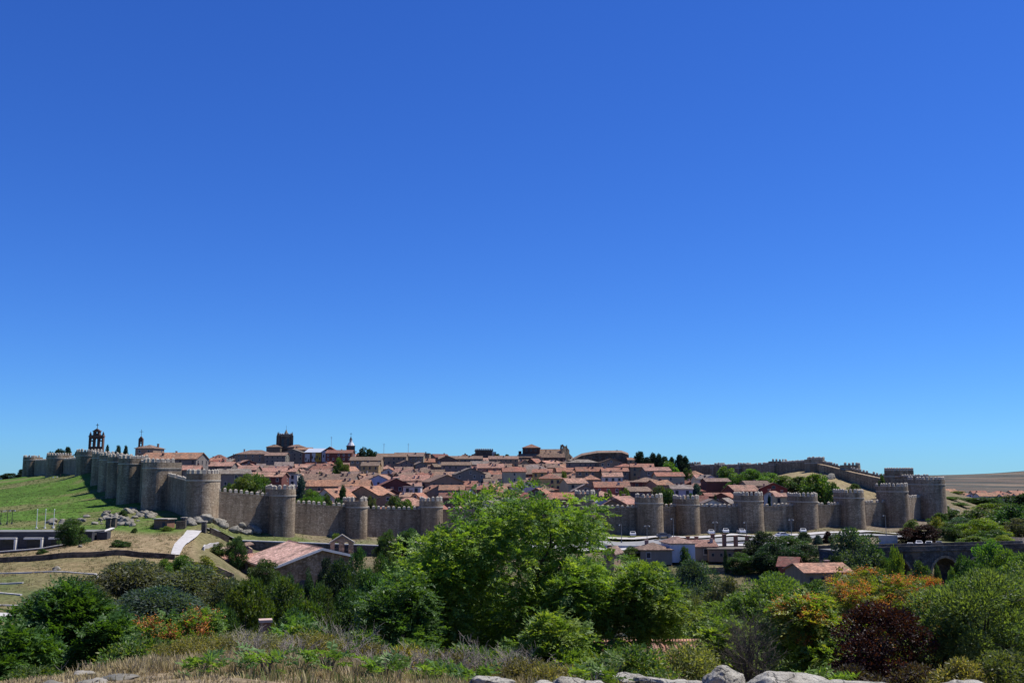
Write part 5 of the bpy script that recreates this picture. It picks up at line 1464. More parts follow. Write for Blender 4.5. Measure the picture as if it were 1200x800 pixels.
# people on the hilltop lawn
def person(px, D, pose, lab, shirt, trousers):
    x, y = XY(px, D); z = G(x, y)
    t = thing('person', lab, 'person', (x, y, z), RND.uniform(-1, 1), 'people on the hilltop lawn')
    if pose == 'stand':
        J = dict(pel=(0, 0, .95), ch=(0, 0, 1.35), nk=(0, 0, 1.5), hd=(0, -.02, 1.66), top=(0, 0, 1.74), ls=(-.18, 0, 1.42), le=(-.26, 0, 1.12), lh=(-.24, -.08, .86), rs=(.18, 0, 1.42), re=(.27, -.04, 1.14), rh=(.22, -.22, 1.0), lp=(-.1, 0, .9), lk=(-.11, -.03, .5), lf=(-.12, 0, .08), lt=(-.12, -.18, .04), rp=(.1, 0, .9), rk=(.12, -.05, .5), rf=(.14, .04, .08), rt=(.15, -.14, .04))
    else:
        J = dict(pel=(0, 0, .14), ch=(0, .05, .55), nk=(0, .05, .7), hd=(0, .02, .86), top=(0, .03, .94), ls=(-.18, .05, .62), le=(-.28, .15, .34), lh=(-.25, .2, .06), rs=(.18, .05, .62), re=(.26, -.08, .38), rh=(.16, -.3, .42), lp=(-.1, 0, .13), lk=(-.14, -.42, .42), lf=(-.14, -.7, .07), lt=(-.14, -.86, .04), rp=(.1, 0, .13), rk=(.14, -.4, .44), rf=(.14, -.66, .07), rt=(.14, -.82, .04))
    RAD = dict(pel=.15, ch=.16, nk=.06, hd=.1, top=.07, ls=.07, le=.05, lh=.04, rs=.07, re=.05, rh=.04, lp=.095, lk=.065, lf=.045, lt=.035, rp=.095, rk=.065, rf=.045, rt=.035)
    ks = list(J)
    E = [('pel', 'ch'), ('ch', 'nk'), ('nk', 'hd'), ('hd', 'top'), ('ch', 'ls'), ('ls', 'le'), ('le', 'lh'), ('ch', 'rs'), ('rs', 're'), ('re', 'rh'), ('pel', 'lp'), ('lp', 'lk'), ('lk', 'lf'), ('lf', 'lt'), ('pel', 'rp'), ('rp', 'rk'), ('rk', 'rf'), ('rf', 'rt')]
    def skin(name, keys, edges, mat, grow, color=None):
        me = bpy.data.meshes.new(name)
        me.from_pydata([J[k] for k in keys], [(keys.index(a), keys.index(b)) for a, b in edges], [])
        me.materials.append(mat)
        o = link(name, me, t, None, color)
        md = o.modifiers.new('Skin', 'SKIN')
        me.skin_vertices.new() if not me.skin_vertices else None
        for i, k in enumerate(keys): me.skin_vertices[0].data[i].radius = (RAD[k] + grow,) * 2
        me.skin_vertices[0].data[0].use_root = True
        o.modifiers.new('Subdivision', 'SUBSURF').levels = 1
        return o
    body = skin('body', ks, E, M['skin'], 0)
    tk = ['ch', 'pel', 'ls', 'le', 'rs', 're']
    skin('shirt', tk, [('pel', 'ch'), ('ch', 'ls'), ('ls', 'le'), ('ch', 'rs'), ('rs', 're')], M['plaster'], 0.02, shirt)
    tk = ['pel', 'lp', 'lk', 'lf', 'rp', 'rk', 'rf']
    skin('trousers', tk, [('pel', 'lp'), ('lp', 'lk'), ('lk', 'lf'), ('pel', 'rp'), ('rp', 'rk'), ('rk', 'rf')], M['plaster'], 0.02, trousers)
    hv = MB().cone((J['top'][0], J['top'][1] + .01, J['top'][2] - .1), .115, .07, .14, 8)
    hv.build('hair', M['bark'], t)
person(75.5, 500, 'stand', 'person in dark clothes standing on the hilltop lawn', (0.06, 0.07, 0.09), (0.05, 0.05, 0.06))
person(72.2, 500, 'sit', 'person in white shirt sitting on the hilltop lawn', (0.8, 0.8, 0.8), (0.3, 0.3, 0.34))
person(67.5, 505, 'sit', 'person in light blue shirt sitting on the hilltop lawn, leftmost', (0.3, 0.45, 0.7), (0.15, 0.2, 0.35))
person(93.7, 505, 'stand', 'person in pale shirt standing near the hilltop wall', (0.7, 0.68, 0.62), (0.3, 0.27, 0.22))
# ---------------------------------------------------------------- boulders
def boulder_mesh(seed, sub=3, flat=0.7, mat='granite', rough=0.3, freq=1.5, facets=9):
    bm = bmesh.new()
    bmesh.ops.create_icosphere(bm, subdivisions=sub, radius=1.0)
    V = np.array([v.co[:] for v in bm.verts]); F = np.array([[v.index for v in f.verts] for f in bm.faces])
    bm.free()
    rg = np.random.RandomState(seed)
    for k in range(facets):                       # flat faces as in split granite
        n = rg.normal(size=3); n /= np.linalg.norm(n); d = rg.uniform(0.5, 0.8)
        s = V @ n; m = s > d
        V[m] -= np.outer(s[m] - d, n) * 0.88
    V *= 1 + rough * fbm(V * freq + seed * 3.1, 5, seed)[:, None]
    V += 0.03 * np.stack([fbm(V * 5 + k * 9, 3, seed + k) for k in range(3)], -1)
    if sub > 4: V += 0.010 * np.stack([fbm(V * 17 + k * 9, 3, seed + k) for k in range(3)], -1)
    V[:, 2] *= flat
    return np_mesh('boulder', V, F, M[mat], None, sub < 4)
BM = [boulder_mesh(k) for k in range(6)]
RB = random.Random(8)
def boulder(px, D, s, lab, group, mesh=None, sink=0.3, elong=1.0, rz=None, name='boulder'):
    x, y = XY(px, D)
    o = link(name, mesh or RB.choice(BM), None, (x, y, G(x, y) + s * (0.55 - sink)), rot=(RB.uniform(-.25, .25), RB.uniform(-.25, .25), RB.uniform(0, 6) if rz is None else rz), scale=(s * elong, s, s * RB.uniform(0.75, 1.1)))
    return tag(o, lab, 'boulder', group)
def cluster(spots, txt, group):
    spots = sorted(spots)
    for i, (px, D, s) in enumerate(spots):
        boulder(px, D, s, txt % ordinal(i), group)
R2 = random.Random(21)
cl = []
for a, b, d0, d1, n, s0, s1 in ((126, 162, 275, 300, 17, 0.7, 2.5), (150, 184, 268, 290, 14, 0.8, 2.7), (116, 152, 260, 274, 14, 0.5, 1.9), (134, 170, 256, 270, 13, 0.6, 2.2)):
    for k in range(n): cl.append((R2.uniform(a, b), R2.uniform(d0, d1), R2.uniform(s0, s1) * 0.72))
cluster(cl, '%s grey granite boulder from left in outcrop below the north wall', 'boulders of the green slope outcrop')
cl = [(R2.uniform(66, 114), R2.uniform(262, 276), R2.uniform(0.6, 1.6)) for _ in range(14)]
cluster(cl, '%s pale boulder from left around the dark round bush', 'boulders near the flagpoles')
cl = [(226 + k * 7 + R2.uniform(-4, 4), 258 + k * 1.7 + R2.uniform(-4, 3), R2.uniform(1.0, 2.6)) for k in range(18)]
cluster(cl, '%s rock from left below the nearest corner tower and its neighbour', 'rocks at the foot of the west wall')
boulder(237, 260, 1.7, 'big dark slanting rock slab under the nearest corner tower', None, BM[2], 0.2, 1.2, 0.6)
cl = [(R2.uniform(1100, 1132), R2.uniform(372, 388), R2.uniform(0.6, 1.4)) for _ in range(7)]
cluster(cl, '%s small rock from left on the bare slope beside the right corner tower', 'rocks by the right corner tower')
boulder(971, 428, 2.4, 'dark rock on the dry grass knoll inside the wall', None)
boulder(109, 287, 1.2, 'lone boulder in the middle of the green slope', None)
boulder(78, 193, 0.9, 'white stone beside the topmost terrace edging', None)
boulder(104, 222, 0.6, 'small stone on the straw slope above the curved wall', None)

# ---------------------------------------------------------------- leaves
def unit(v): return v / np.maximum(np.linalg.norm(v, axis=-1, keepdims=True), 1e-9)
def simple_leaves(rg, P0, D0, L, W, cols, jit=0.3):
    n = len(P0)
    r = rg.normal(size=(n, 3)); s = unit(np.cross(D0, r))
    nn = np.cross(s, D0)
    L = L * rg.uniform(0.7, 1.25, (n, 1)); W = W * rg.uniform(0.7, 1.2, (n, 1))
    V = np.stack([P0, P0 + D0 * L * 0.45 + s * W / 2 + nn * W * 0.12, P0 + D0 * L - nn * L * 0.1, P0 + D0 * L * 0.45 - s * W / 2 + nn * W * 0.12], 1).reshape(-1, 3)
    F = np.arange(4 * n).reshape(n, 4)
    c = np.repeat(np.clip(cols * rg.uniform(1 - jit, 1 + jit, (n, 1)), 0, 1), 4, 0)
    return V, F, c
def compound_leaves(rg, P0, D0, L, cols, pairs=6, lw=0.055, ll=0.16, droop=0.35):
    n = len(P0)
    up = np.tile(np.array([0, 0, 1.0]), (n, 1)) + rg.normal(size=(n, 3)) * 0.35
    s = unit(np.cross(D0, up)); nn = np.cross(s, D0)
    L = L * rg.uniform(0.65, 1.2, (n, 1))
    Vs, Cs = [], []
    m = pairs * 2 + 1
    for k in range(m):
        tt = (0.22 + 0.78 * (k // 2) / pairs) if k < m - 1 else 1.0
        sd = (1 if k % 2 else -1)
        base = P0 + D0 * L * tt - np.array([0, 0, 1.0]) * droop * L * tt * tt
        d = unit(s * sd + D0 * 0.55 - np.array([0, 0, 0.35]) + rg.normal(size=(n, 3)) * 0.22) if k < m - 1 else D0
        ln = ll * rg.uniform(0.75, 1.2, (n, 1)) * (1.0 - 0.25 * abs(tt - 0.55)); wd = lw * rg.uniform(0.8, 1.2, (n, 1))
        w = unit(np.cross(d, nn + rg.normal(size=(n, 3)) * 0.3))
        Vs.append(np.stack([base, base + d * ln * 0.4 + w * wd / 2, base + d * ln, base + d * ln * 0.4 - w * wd / 2], 1))
        Cs.append(np.clip(cols * rg.uniform(0.72, 1.3, (n, 1)), 0, 1))
    V = np.stack(Vs, 1).reshape(-1, 3)
    C = np.repeat(np.stack(Cs, 1).reshape(-1, 3), 4, 0)
    return V, np.arange(len(V)).reshape(-1, 4), C
def shell(rg, n, flat=0.75, inner=0.45):
    """points in a flattened ball, denser near the surface and the top"""
    d = unit(rg.normal(size=(n, 3)))
    d[:, 2] = np.where(rg.rand(n) < 0.3, np.abs(d[:, 2]), d[:, 2])
    r = inner + (1 - inner) * rg.rand(n, 1) ** 0.6
    p = d * r
    p[:, 2] *= flat
    return p, d
def clumps(rg, n, prof, spread=1.0, inner=0.25, wb=1.3):
    """clump centres inside a crown; prof(h) gives relative radius at relative height h"""
    out = []
    ph = rg.rand() * 6.28
    while len(out) < n:
        h = rg.rand(); a = rg.rand() * 2 * PI
        wob = 1 + wb * (0.22 * math.sin(3 * a + h * 7 + ph) + 0.15 * math.sin(5 * a - h * 11 + 2 * ph))
        rmax = prof(h) * wob
        if rg.rand() > rmax + 0.15: continue
        r = rmax * (inner + (1 - inner) * rg.rand() ** 0.55)
        out.append((r * math.cos(a) * spread, r * math.sin(a) * spread, h))
    return np.array(out)
PROF = {'round': lambda h: math.sqrt(max(0, 1 - (2 * h - 0.95) ** 2)) * (1.0 if h > 0.4 else 0.92),
        'dome': lambda h: math.sqrt(max(0.0, 1 - h ** 2.2)) * (0.75 + 0.25 * min(1, h * 4)),
        'vase': lambda h: max(0.0, math.sin(PI * min(1, (h * 0.9 + 0.1)) ** 1.35)) ** 0.7,
        'umbrella': lambda h: min(1.0, 0.5 + 0.75 * h) * (1.0 if h < 0.72 else math.sqrt(max(0.0, 1 - ((h - 0.72) / 0.29) ** 2))),
        'cone': lambda h: (1 - h) ** 0.85 * (0.65 + 0.35 * min(1, h * 5)),
        'column': lambda h: (1 - h ** 3) ** 0.6 * min(1, 0.55 + h * 2) * 0.95}
def branches(rg, C, R0, top, lean=(0, 0), trunk_to=0.7, limbs=9, sides=6, wig=0.05, tip=0.010):
    """trunk, limbs and twigs to the clump centres C (local metres)"""
    b = MB()
    H = top
    tp = [Vector((lean[0] * t * H + wig * H * 0.5 * math.sin(3.1 * t + R0 * 40), lean[1] * t * H + wig * H * 0.5 * math.cos(2.3 * t), t * H * trunk_to)) for t in np.linspace(0, 1, 8)]
    tp[0].z -= 0.4
    b.tube(tp, [R0 * (1.25 if i == 0 else 1 - 0.78 * i / 7) for i in range(8)], sides + 2)
    idx = rg.permutation(len(C))[:limbs]
    ends = []
    for k, i in enumerate(idx):
        e = Vector(C[i]); st = tp[min(6, 2 + k % 5)]
        if e.z < st.z + 0.2: st = tp[1 + k % 2]
        mid = st.lerp(e, 0.5) + Vector((rg.normal() * 0.05 * H, rg.normal() * 0.05 * H, 0.05 * H))
        q1 = st.lerp(mid, 0.5) + Vector((0, 0, 0.02 * H)); q3 = mid.lerp(e, 0.5) + Vector((0, 0, 0.015 * H))
        r = R0 * 0.45
        b.tube([st, q1, mid, q3, e], [r, r * 0.8, r * 0.6, r * 0.42, r * 0.22], sides)
        ends += [(q1, r * 0.6), (mid, r * 0.5), (q3, r * 0.4), (e, r * 0.25)]
    for i in range(len(C)):
        e = Vector(C[i])
        st, r = min(ends, key=lambda q: (q[0] - e).length + (0.6 if q[0].z > e.z else 0))
        if (st - e).length < 0.05: continue
        mid = st.lerp(e, 0.55) + Vector((rg.normal() * 0.03 * H, rg.normal() * 0.03 * H, 0.03 * H))
        rr = min(r, R0 * 0.2)
        b.tube([st, mid, e], [rr, rr * 0.6, max(tip, rr * 0.25)], 4)
    return b
def pal(rg, n, cols, w=None):
    cols = np.array(cols)
    k = rg.choice(len(cols), n, p=w)
    return cols[k]
def hero_tree(name, label, cat, px, top_py, D, wpx, kind, seed, cols, w=None, prof='round', cb=0.25, ncl=60, per=90, cr=0.16, leafL=0.5, leafW=0.06, R0=0.12, depth=1.0, fruit=None, lean=(0, 0), bark='bark', ccol=(1, 1, 1), group=None, droop=0.35, pairs=6, ll=0.16, lw=0.055, mat='leaf', inner=0.25, limbs=9, hmin=2.0):
    rg = np.random.RandomState(seed)
    x = (px - 600) / FPX * D
    z0 = G(x, D)
    p = P(px, top_py, D)
    x = p.x
    h = max(hmin, p.z - z0)
    rad = wpx * D / FPX / 2 * 0.9
    C = clumps(rg, ncl, PROF[prof], inner=inner)
    C[:, 0] *= rad; C[:, 1] *= rad * depth
    rc = cr * (rad + h * (1 - cb)) * 0.5 * rg.uniform(0.65, 1.3, (ncl, 1))
    C[:, 2] = h * cb + C[:, 2] * (h * (1 - cb) - rc[:, 0] * 0.6)
    C[:, 0] += lean[0] * C[:, 2]; C[:, 1] += lean[1] * C[:, 2]
    t = thing(name, label, cat, (x, D, z0 - 0.05), 0, group)
    branches(rg, C, R0, h, lean, limbs=limbs).build('trunk', M[bark], t, smooth=True)
    cnt = np.maximum(8, (per * (rc[:, 0] / rc.mean()) ** 2).astype(int))
    ci = np.repeat(np.arange(ncl), cnt)
    n = len(ci)
    pp, dd = shell(rg, n, 0.7)
    P0 = C[ci] + pp * rc[ci]
    out = unit(dd * 0.9 + unit(C[ci] - np.array([0, 0, h * 0.4])) * 0.4 + rg.normal(size=(n, 3)) * 0.55)
    ccl = (pal(rg, ncl, cols, w) * rg.uniform(0.8, 1.2, (ncl, 1)))[ci]
    cl_ = 0.6 * ccl + 0.4 * pal(rg, n, cols, w)
    if kind == 'compound':
        out[:, 2] = out[:, 2] * 0.6 + 0.05
        V, F, c = compound_leaves(rg, P0, unit(out), leafL, cl_, pairs=pairs, droop=droop, ll=ll, lw=lw)
    else:
        out[:, 2] -= droop * 0.6
        V, F, c = simple_leaves(rg, P0, unit(out), leafL, leafW, cl_)
    link('crown', np_mesh('crown', V, F, M[mat], c), t, None, tuple(1.15 * q for q in ccol) if mat == 'leaf' and name != 'purple_plum_tree' else ccol)
    if fruit:
        fc, frac, side = fruit
        sel = np.where((rg.rand(ncl) < frac) & (C[:, 2] > h * (0.45 if side is None else side)))[0] if True else np.where((rg.rand(ncl) < frac) & (C[:, 2] > h * 0.45) & (C[:, 0] * side > -0.25 * rad))[0]
        Vs, Fs, Cs, off = [], [], [], 0
        for i in sel:
            m = 5
            q, d = shell(rg, m, 0.6, 0.7)
            q[:, 2] = np.abs(q[:, 2]) * 0.8 + 0.25
            for j in range(m):
                k = 110
                P1 = C[i] + q[j] * rc[i] * 1.1 + rg.normal(size=(k, 3)) * np.array([0.13, 0.13, 0.11])
                dr = unit(rg.normal(size=(k, 3)) + np.array([0, 0, -0.5]))
                v, f, c = simple_leaves(rg, P1, dr, 0.075, 0.035, np.array(fc)[rg.choice(len(fc), k)], 0.25)
                Vs.append(v); Fs.append(f + off); Cs.append(c); off += len(v)
        if Vs: link('seed_clusters', np_mesh('seed_clusters', np.concatenate(Vs), np.concatenate(Fs), M['leaf'], np.concatenate(Cs)), t, None, ccol)
    return t

# ---------------------------------------------------------------- library trees for middle and far distance (unit height, unit width)
LIB = {}
def lib_tree(kind, seed, ncl, per, size, cr, prof, cb=0.1, droop=0.2, mat='leaf', aspect=0.55, trunk=True, inner=0.3, flat=0.7):
    rg = np.random.RandomState(seed)
    C = clumps(rg, ncl, PROF[prof], inner=inner)
    C[:, :2] *= 0.46
    rc = cr * rg.uniform(0.6, 1.35, (ncl, 1))
    C[:, 2] = cb + C[:, 2] * (1 - cb - rc[:, 0] * 0.5)
    ci = np.repeat(np.arange(ncl), np.maximum(4, (per * (rc[:, 0] / cr) ** 2).astype(int)))
    n = len(ci)
    pp, dd = shell(rg, n, flat)
    P0 = C[ci] + pp * rc[ci]
    out = unit(dd + rg.normal(size=(n, 3)) * 0.6); out[:, 2] -= droop
    tone = rg.uniform(0.72, 1.28, (ncl, 1))[ci] * np.ones((n, 3))
    tone[:, 0] *= rg.uniform(0.85, 1.2, ncl)[ci]
    V, F, c = simple_leaves(rg, P0, unit(out), size, size * aspect, tone * 0.7, 0.22)
    cm = np_mesh('crown', V, F, M[mat], c)
    tm = branches(rg, C, 0.022, 1.0, limbs=7, sides=4, tip=0.0015).mesh('trunk', M['bark'], True)
    LIB.setdefault(kind, []).append((tm, cm))
for s in (1, 2, 3): lib_tree('round', s, 75, 190, 0.040, 0.13, 'round', 0.12)
for s in (4, 5): lib_tree('dome', s, 85, 180, 0.040, 0.12, 'dome', 0.03)
for s in (6, 7): lib_tree('willow', s, 90, 380, 0.042, 0.14, 'dome', 0.03, droop=0.3, aspect=0.3)
for s in (8, 9): lib_tree('conifer', s, 120, 130, 0.045, 0.09, 'cone', 0.04, droop=0.35, mat='needle', aspect=0.3, flat=0.4)
for s in (10, 11): lib_tree('column', s, 90, 150, 0.042, 0.10, 'column', 0.04, droop=-0.6, mat='leaf', aspect=0.4, flat=1.2)
for s in (12, 13, 14): lib_tree('far', s, 50, 90, 0.075, 0.15, 'dome', 0.03)
for s in (15, 16): lib_tree('farcone', s, 80, 110, 0.08, 0.15, 'cone', 0.03, droop=0.3, mat='needle', aspect=0.35, flat=0.4)
RT = random.Random(17)
GREEN = {'mid': (0.085, 0.15, 0.035), 'dark': (0.045, 0.09, 0.028), 'olive': (0.075, 0.10, 0.055), 'yellow': (0.14, 0.19, 0.035), 'pine': (0.022, 0.045, 0.024), 'plum': (0.028, 0.011, 0.013), 'blue': (0.055, 0.095, 0.07), 'bright': (0.11, 0.19, 0.03), 'cypress': (0.06, 0.105, 0.02)}
def tree(px, top_py, D, wpx, kind, colr, label, group=None, name='tree', base_py=None, k=None, cat='tree'):
    x = P(px, top_py, D).x
    z0 = G(x, D) if base_py is None else max(G(x, D), P(px, base_py, D).z)
    z0 = G(x, D) - 0.15
    h = max(1.2, P(px, top_py, D).z - z0)
    w = wpx * D / FPX * 1.02
    vs = LIB[kind]
    tm, cm = vs[RT.randrange(len(vs)) if k is None else k]
    t = thing(name, label, cat, (x, D, z0), RT.uniform(0, 6.28), group)
    link('trunk', tm, t, None, None, None, (w, w, h))
    c = tuple(v * RT.uniform(0.88, 1.12) * 1.52 for v in GREEN[colr])
    link('crown', cm, t, None, c, None, (w, w, h))
    return t
# ---------------------------------------------------------------- trees of the town and the slopes
TT = 'trees inside the town'
for a in [
 (288, 555, 322, 40, 'dome', 'mid', 'dense green tree row behind the wall, left of two by the rock-footed tower'), (304, 555, 326, 36, 'dome', 'mid', 'bright green bushy tree left of the rock-footed tower'), (268, 566, 318, 22, 'dome', 'dark', 'dark bushy tree right behind the nearest corner tower'),
 (316, 568, 318, 20, 'dome', 'mid', 'green bush touching the rock-footed tower'),
 (353, 556, 345, 20, 'farcone', 'blue', 'dark blue-green conifer right of the rock-footed tower'), (366, 572, 332, 34, 'dome', 'mid', 'green bush mass below the pale gabled house'), (383, 578, 340, 16, 'far', 'dark', 'dark round bush in front of the pale gabled house'), (402, 568, 350, 16, 'farcone', 'dark', 'dark tree right of the pale gabled house'), (398, 583, 335, 18, 'far', 'blue', 'grey-green bush behind the wall left of slim tower'),
 (436, 581, 335, 16, 'far', 'olive', 'grey olive tree behind the wall right of slim tower'), (462, 581, 338, 22, 'far', 'olive', 'wide grey olive tree behind the curtain wall'), (478, 584, 336, 20, 'far', 'mid', 'green bush left of the peach house'),
 (398, 536, 560, 15, 'far', 'mid', 'round green tree below the dark red block'), (375, 552, 465, 12, 'far', 'olive', 'grey-green bush among the lower roofs'), (405, 543, 560, 12, 'far', 'mid', 'lower green tree below the dark red block'),
 (425, 524, 690, 18, 'far', 'pine', 'dark pine, left crown of the skyline clump'), (434, 526, 690, 18, 'far', 'pine', 'dark pine, middle crown of the skyline clump'), (441, 529, 690, 12, 'far', 'pine', 'dark pine, low right crown of the skyline clump'),
 (538, 570, 352, 4, 'farcone', 'pine', 'slender dark cypress left of the large central tree'),
 (660, 551, 490, 10, 'far', 'mid', 'small green tree between pale and red roofs'), (712, 574, 372, 14, 'far', 'mid', 'green bush before the long red brick house, left'), (731, 572, 372, 18, 'far', 'mid', 'green bush before the long red brick house, right'),
 (583, 531, 745, 12, 'far', 'pine', 'dark tree right of the palace turret'), (594, 532, 740, 8, 'far', 'pine', 'low dark tree on the skyline right of the palace'),
 (750, 527, 600, 22, 'farcone', 'pine', 'tall dark conifer, leftmost of the skyline row'), (765, 530, 605, 17, 'farcone', 'pine', 'dark conifer, second from left in the skyline row'), (772, 531, 605, 15, 'farcone', 'pine', 'dark conifer, third from left in the skyline row'), (779, 533, 600, 16, 'farcone', 'pine', 'low dark conifer, fourth from left in the skyline row'), (787, 535, 600, 14, 'farcone', 'pine', 'low dark conifer, fifth from left in the skyline row'), (796, 531, 595, 17, 'farcone', 'pine', 'tall dark conifer, second from right in the skyline row'), (803, 534, 595, 15, 'farcone', 'pine', 'dark conifer, rightmost of the skyline row'), (758, 534, 600, 18, 'farcone', 'pine', 'broad dark conifer low between the two leftmost ones'),
 (783, 540, 520, 28, 'far', 'mid', 'big green bushy tree below the conifer row'), (806, 548, 500, 16, 'far', 'dark', 'dark green tree right of the cream flat red roof house'), (816, 566, 420, 18, 'farcone', 'blue', 'dark blue-green tree left of the plain dark red house'), (784, 571, 372, 22, 'far', 'dark', 'dark green tree between the close pair of towers'), (773, 568, 385, 20, 'far', 'olive', 'grey-green tree above left tower of the pair'), (810, 577, 360, 14, 'far', 'dark', 'dark bush touching the right tower of the pair'),
 (852, 546, 470, 28, 'far', 'mid', 'wide green tree below the far skyline wall'), (864, 557, 430, 24, 'far', 'dark', 'dark green tree between the two dark red houses'), (882, 549, 470, 32, 'far', 'mid', 'round green tree left of the dry knoll'), (903, 553, 440, 32, 'far', 'mid', 'green tree at the left foot of the dry knoll'), (920, 557, 420, 32, 'far', 'mid', 'green tree right of the red gabled house'), (937, 558, 412, 32, 'far', 'dark', 'dark green tree below the dry knoll, left'), (956, 555, 395, 38, 'far', 'mid', 'big green tree below the dry knoll, right'), (974, 565, 376, 18, 'far', 'dark', 'small dark bush behind the sunlit curtain wall'), (1000, 566, 400, 14, 'far', 'dark', 'dark shrub at the foot of the descending far wall'), (1033, 555, 392, 8, 'far', 'dark', 'ivy clump on the wall beside the square keep'),
 (838, 579, 352, 7, 'farcone', 'dark', 'small dark bush in front of white gable behind the wall'), (901, 580, 346, 7, 'farcone', 'pine', 'small dark conifer before the small white house'),
 (14, 554, 640, 22, 'far', 'pine', 'dark tree mass at far left beyond the hill'), (3, 556, 640, 14, 'far', 'pine', 'low dark tree at the very left edge'), (25, 549, 640, 9, 'farcone', 'pine', 'dark conifer left of the farthest tower'), (31, 551, 645, 9, 'far', 'pine', 'dark tree beside the farthest tower'),
 (70, 525, 580, 16, 'far', 'pine', 'dark tree behind wide hilltop tower, left'), (80, 522, 585, 14, 'farcone', 'pine', 'pointed dark tree behind the wide hilltop tower'), (93, 528, 560, 14, 'far', 'pine', 'dark tree between the wide hilltop tower and bell gable'), (60, 529, 590, 12, 'far', 'pine', 'low dark tree behind wide hilltop tower, leftmost'), (98, 534, 540, 14, 'far', 'pine', 'dark tree low beside the hilltop wall'),
 (126, 521, 500, 6, 'far', 'pine', 'small dark tree behind the hilltop wall right of bell gable'), (138, 521, 500, 9, 'far', 'pine', 'dark tree top behind the north wall, left of small bell gable'), (147, 521, 500, 7, 'far', 'pine', 'small dark tree top beside small bell gable'),
 (126, 557, 400, 11, 'far', 'dark', 'dark round tree against the north wall'), (133, 556, 398, 8, 'far', 'dark', 'small dark tree right against the north wall'), (127, 566, 385, 8, 'far', 'dark', 'dark bush below the round tree at the north wall'),
 (145, 597, 282, 9, 'far', 'dark', 'dark shrub among the boulders'), (185, 616, 256, 14, 'far', 'dark', 'dark bush beside the small brick hut'), (195, 621, 250, 14, 'far', 'mid', 'yellow-green bush in front of the brick hut'), (157, 626, 246, 7, 'far', 'dark', 'small dark round bush at the stone gate piers'),
 (85, 607, 226, 34, 'dome', 'dark', 'large dark round bush in front of the dark building'), (49, 643, 218, 11, 'far', 'dark', 'small round bush on the straw slope, alone'), (138, 632, 221, 14, 'far', 'dark', 'left of two round bushes on the straw slope'), (147, 634, 220, 15, 'far', 'dark', 'right of two round bushes on the straw slope'),
 (278, 627, 236, 24, 'dome', 'dark', 'dark tree at the left end of the chapel annex'), (255, 636, 236, 18, 'far', 'dark', 'dark bush behind the white garden wall'),
]:
    tree(a[0], a[1], a[2], a[3], a[4], a[5], a[6], TT if a[2] > 300 else 'bushes on the slopes', name='tree' if a[2] > 300 else 'bush', cat='tree' if a[2] > 300 else 'bush')
TB = 'trees on the river bank'
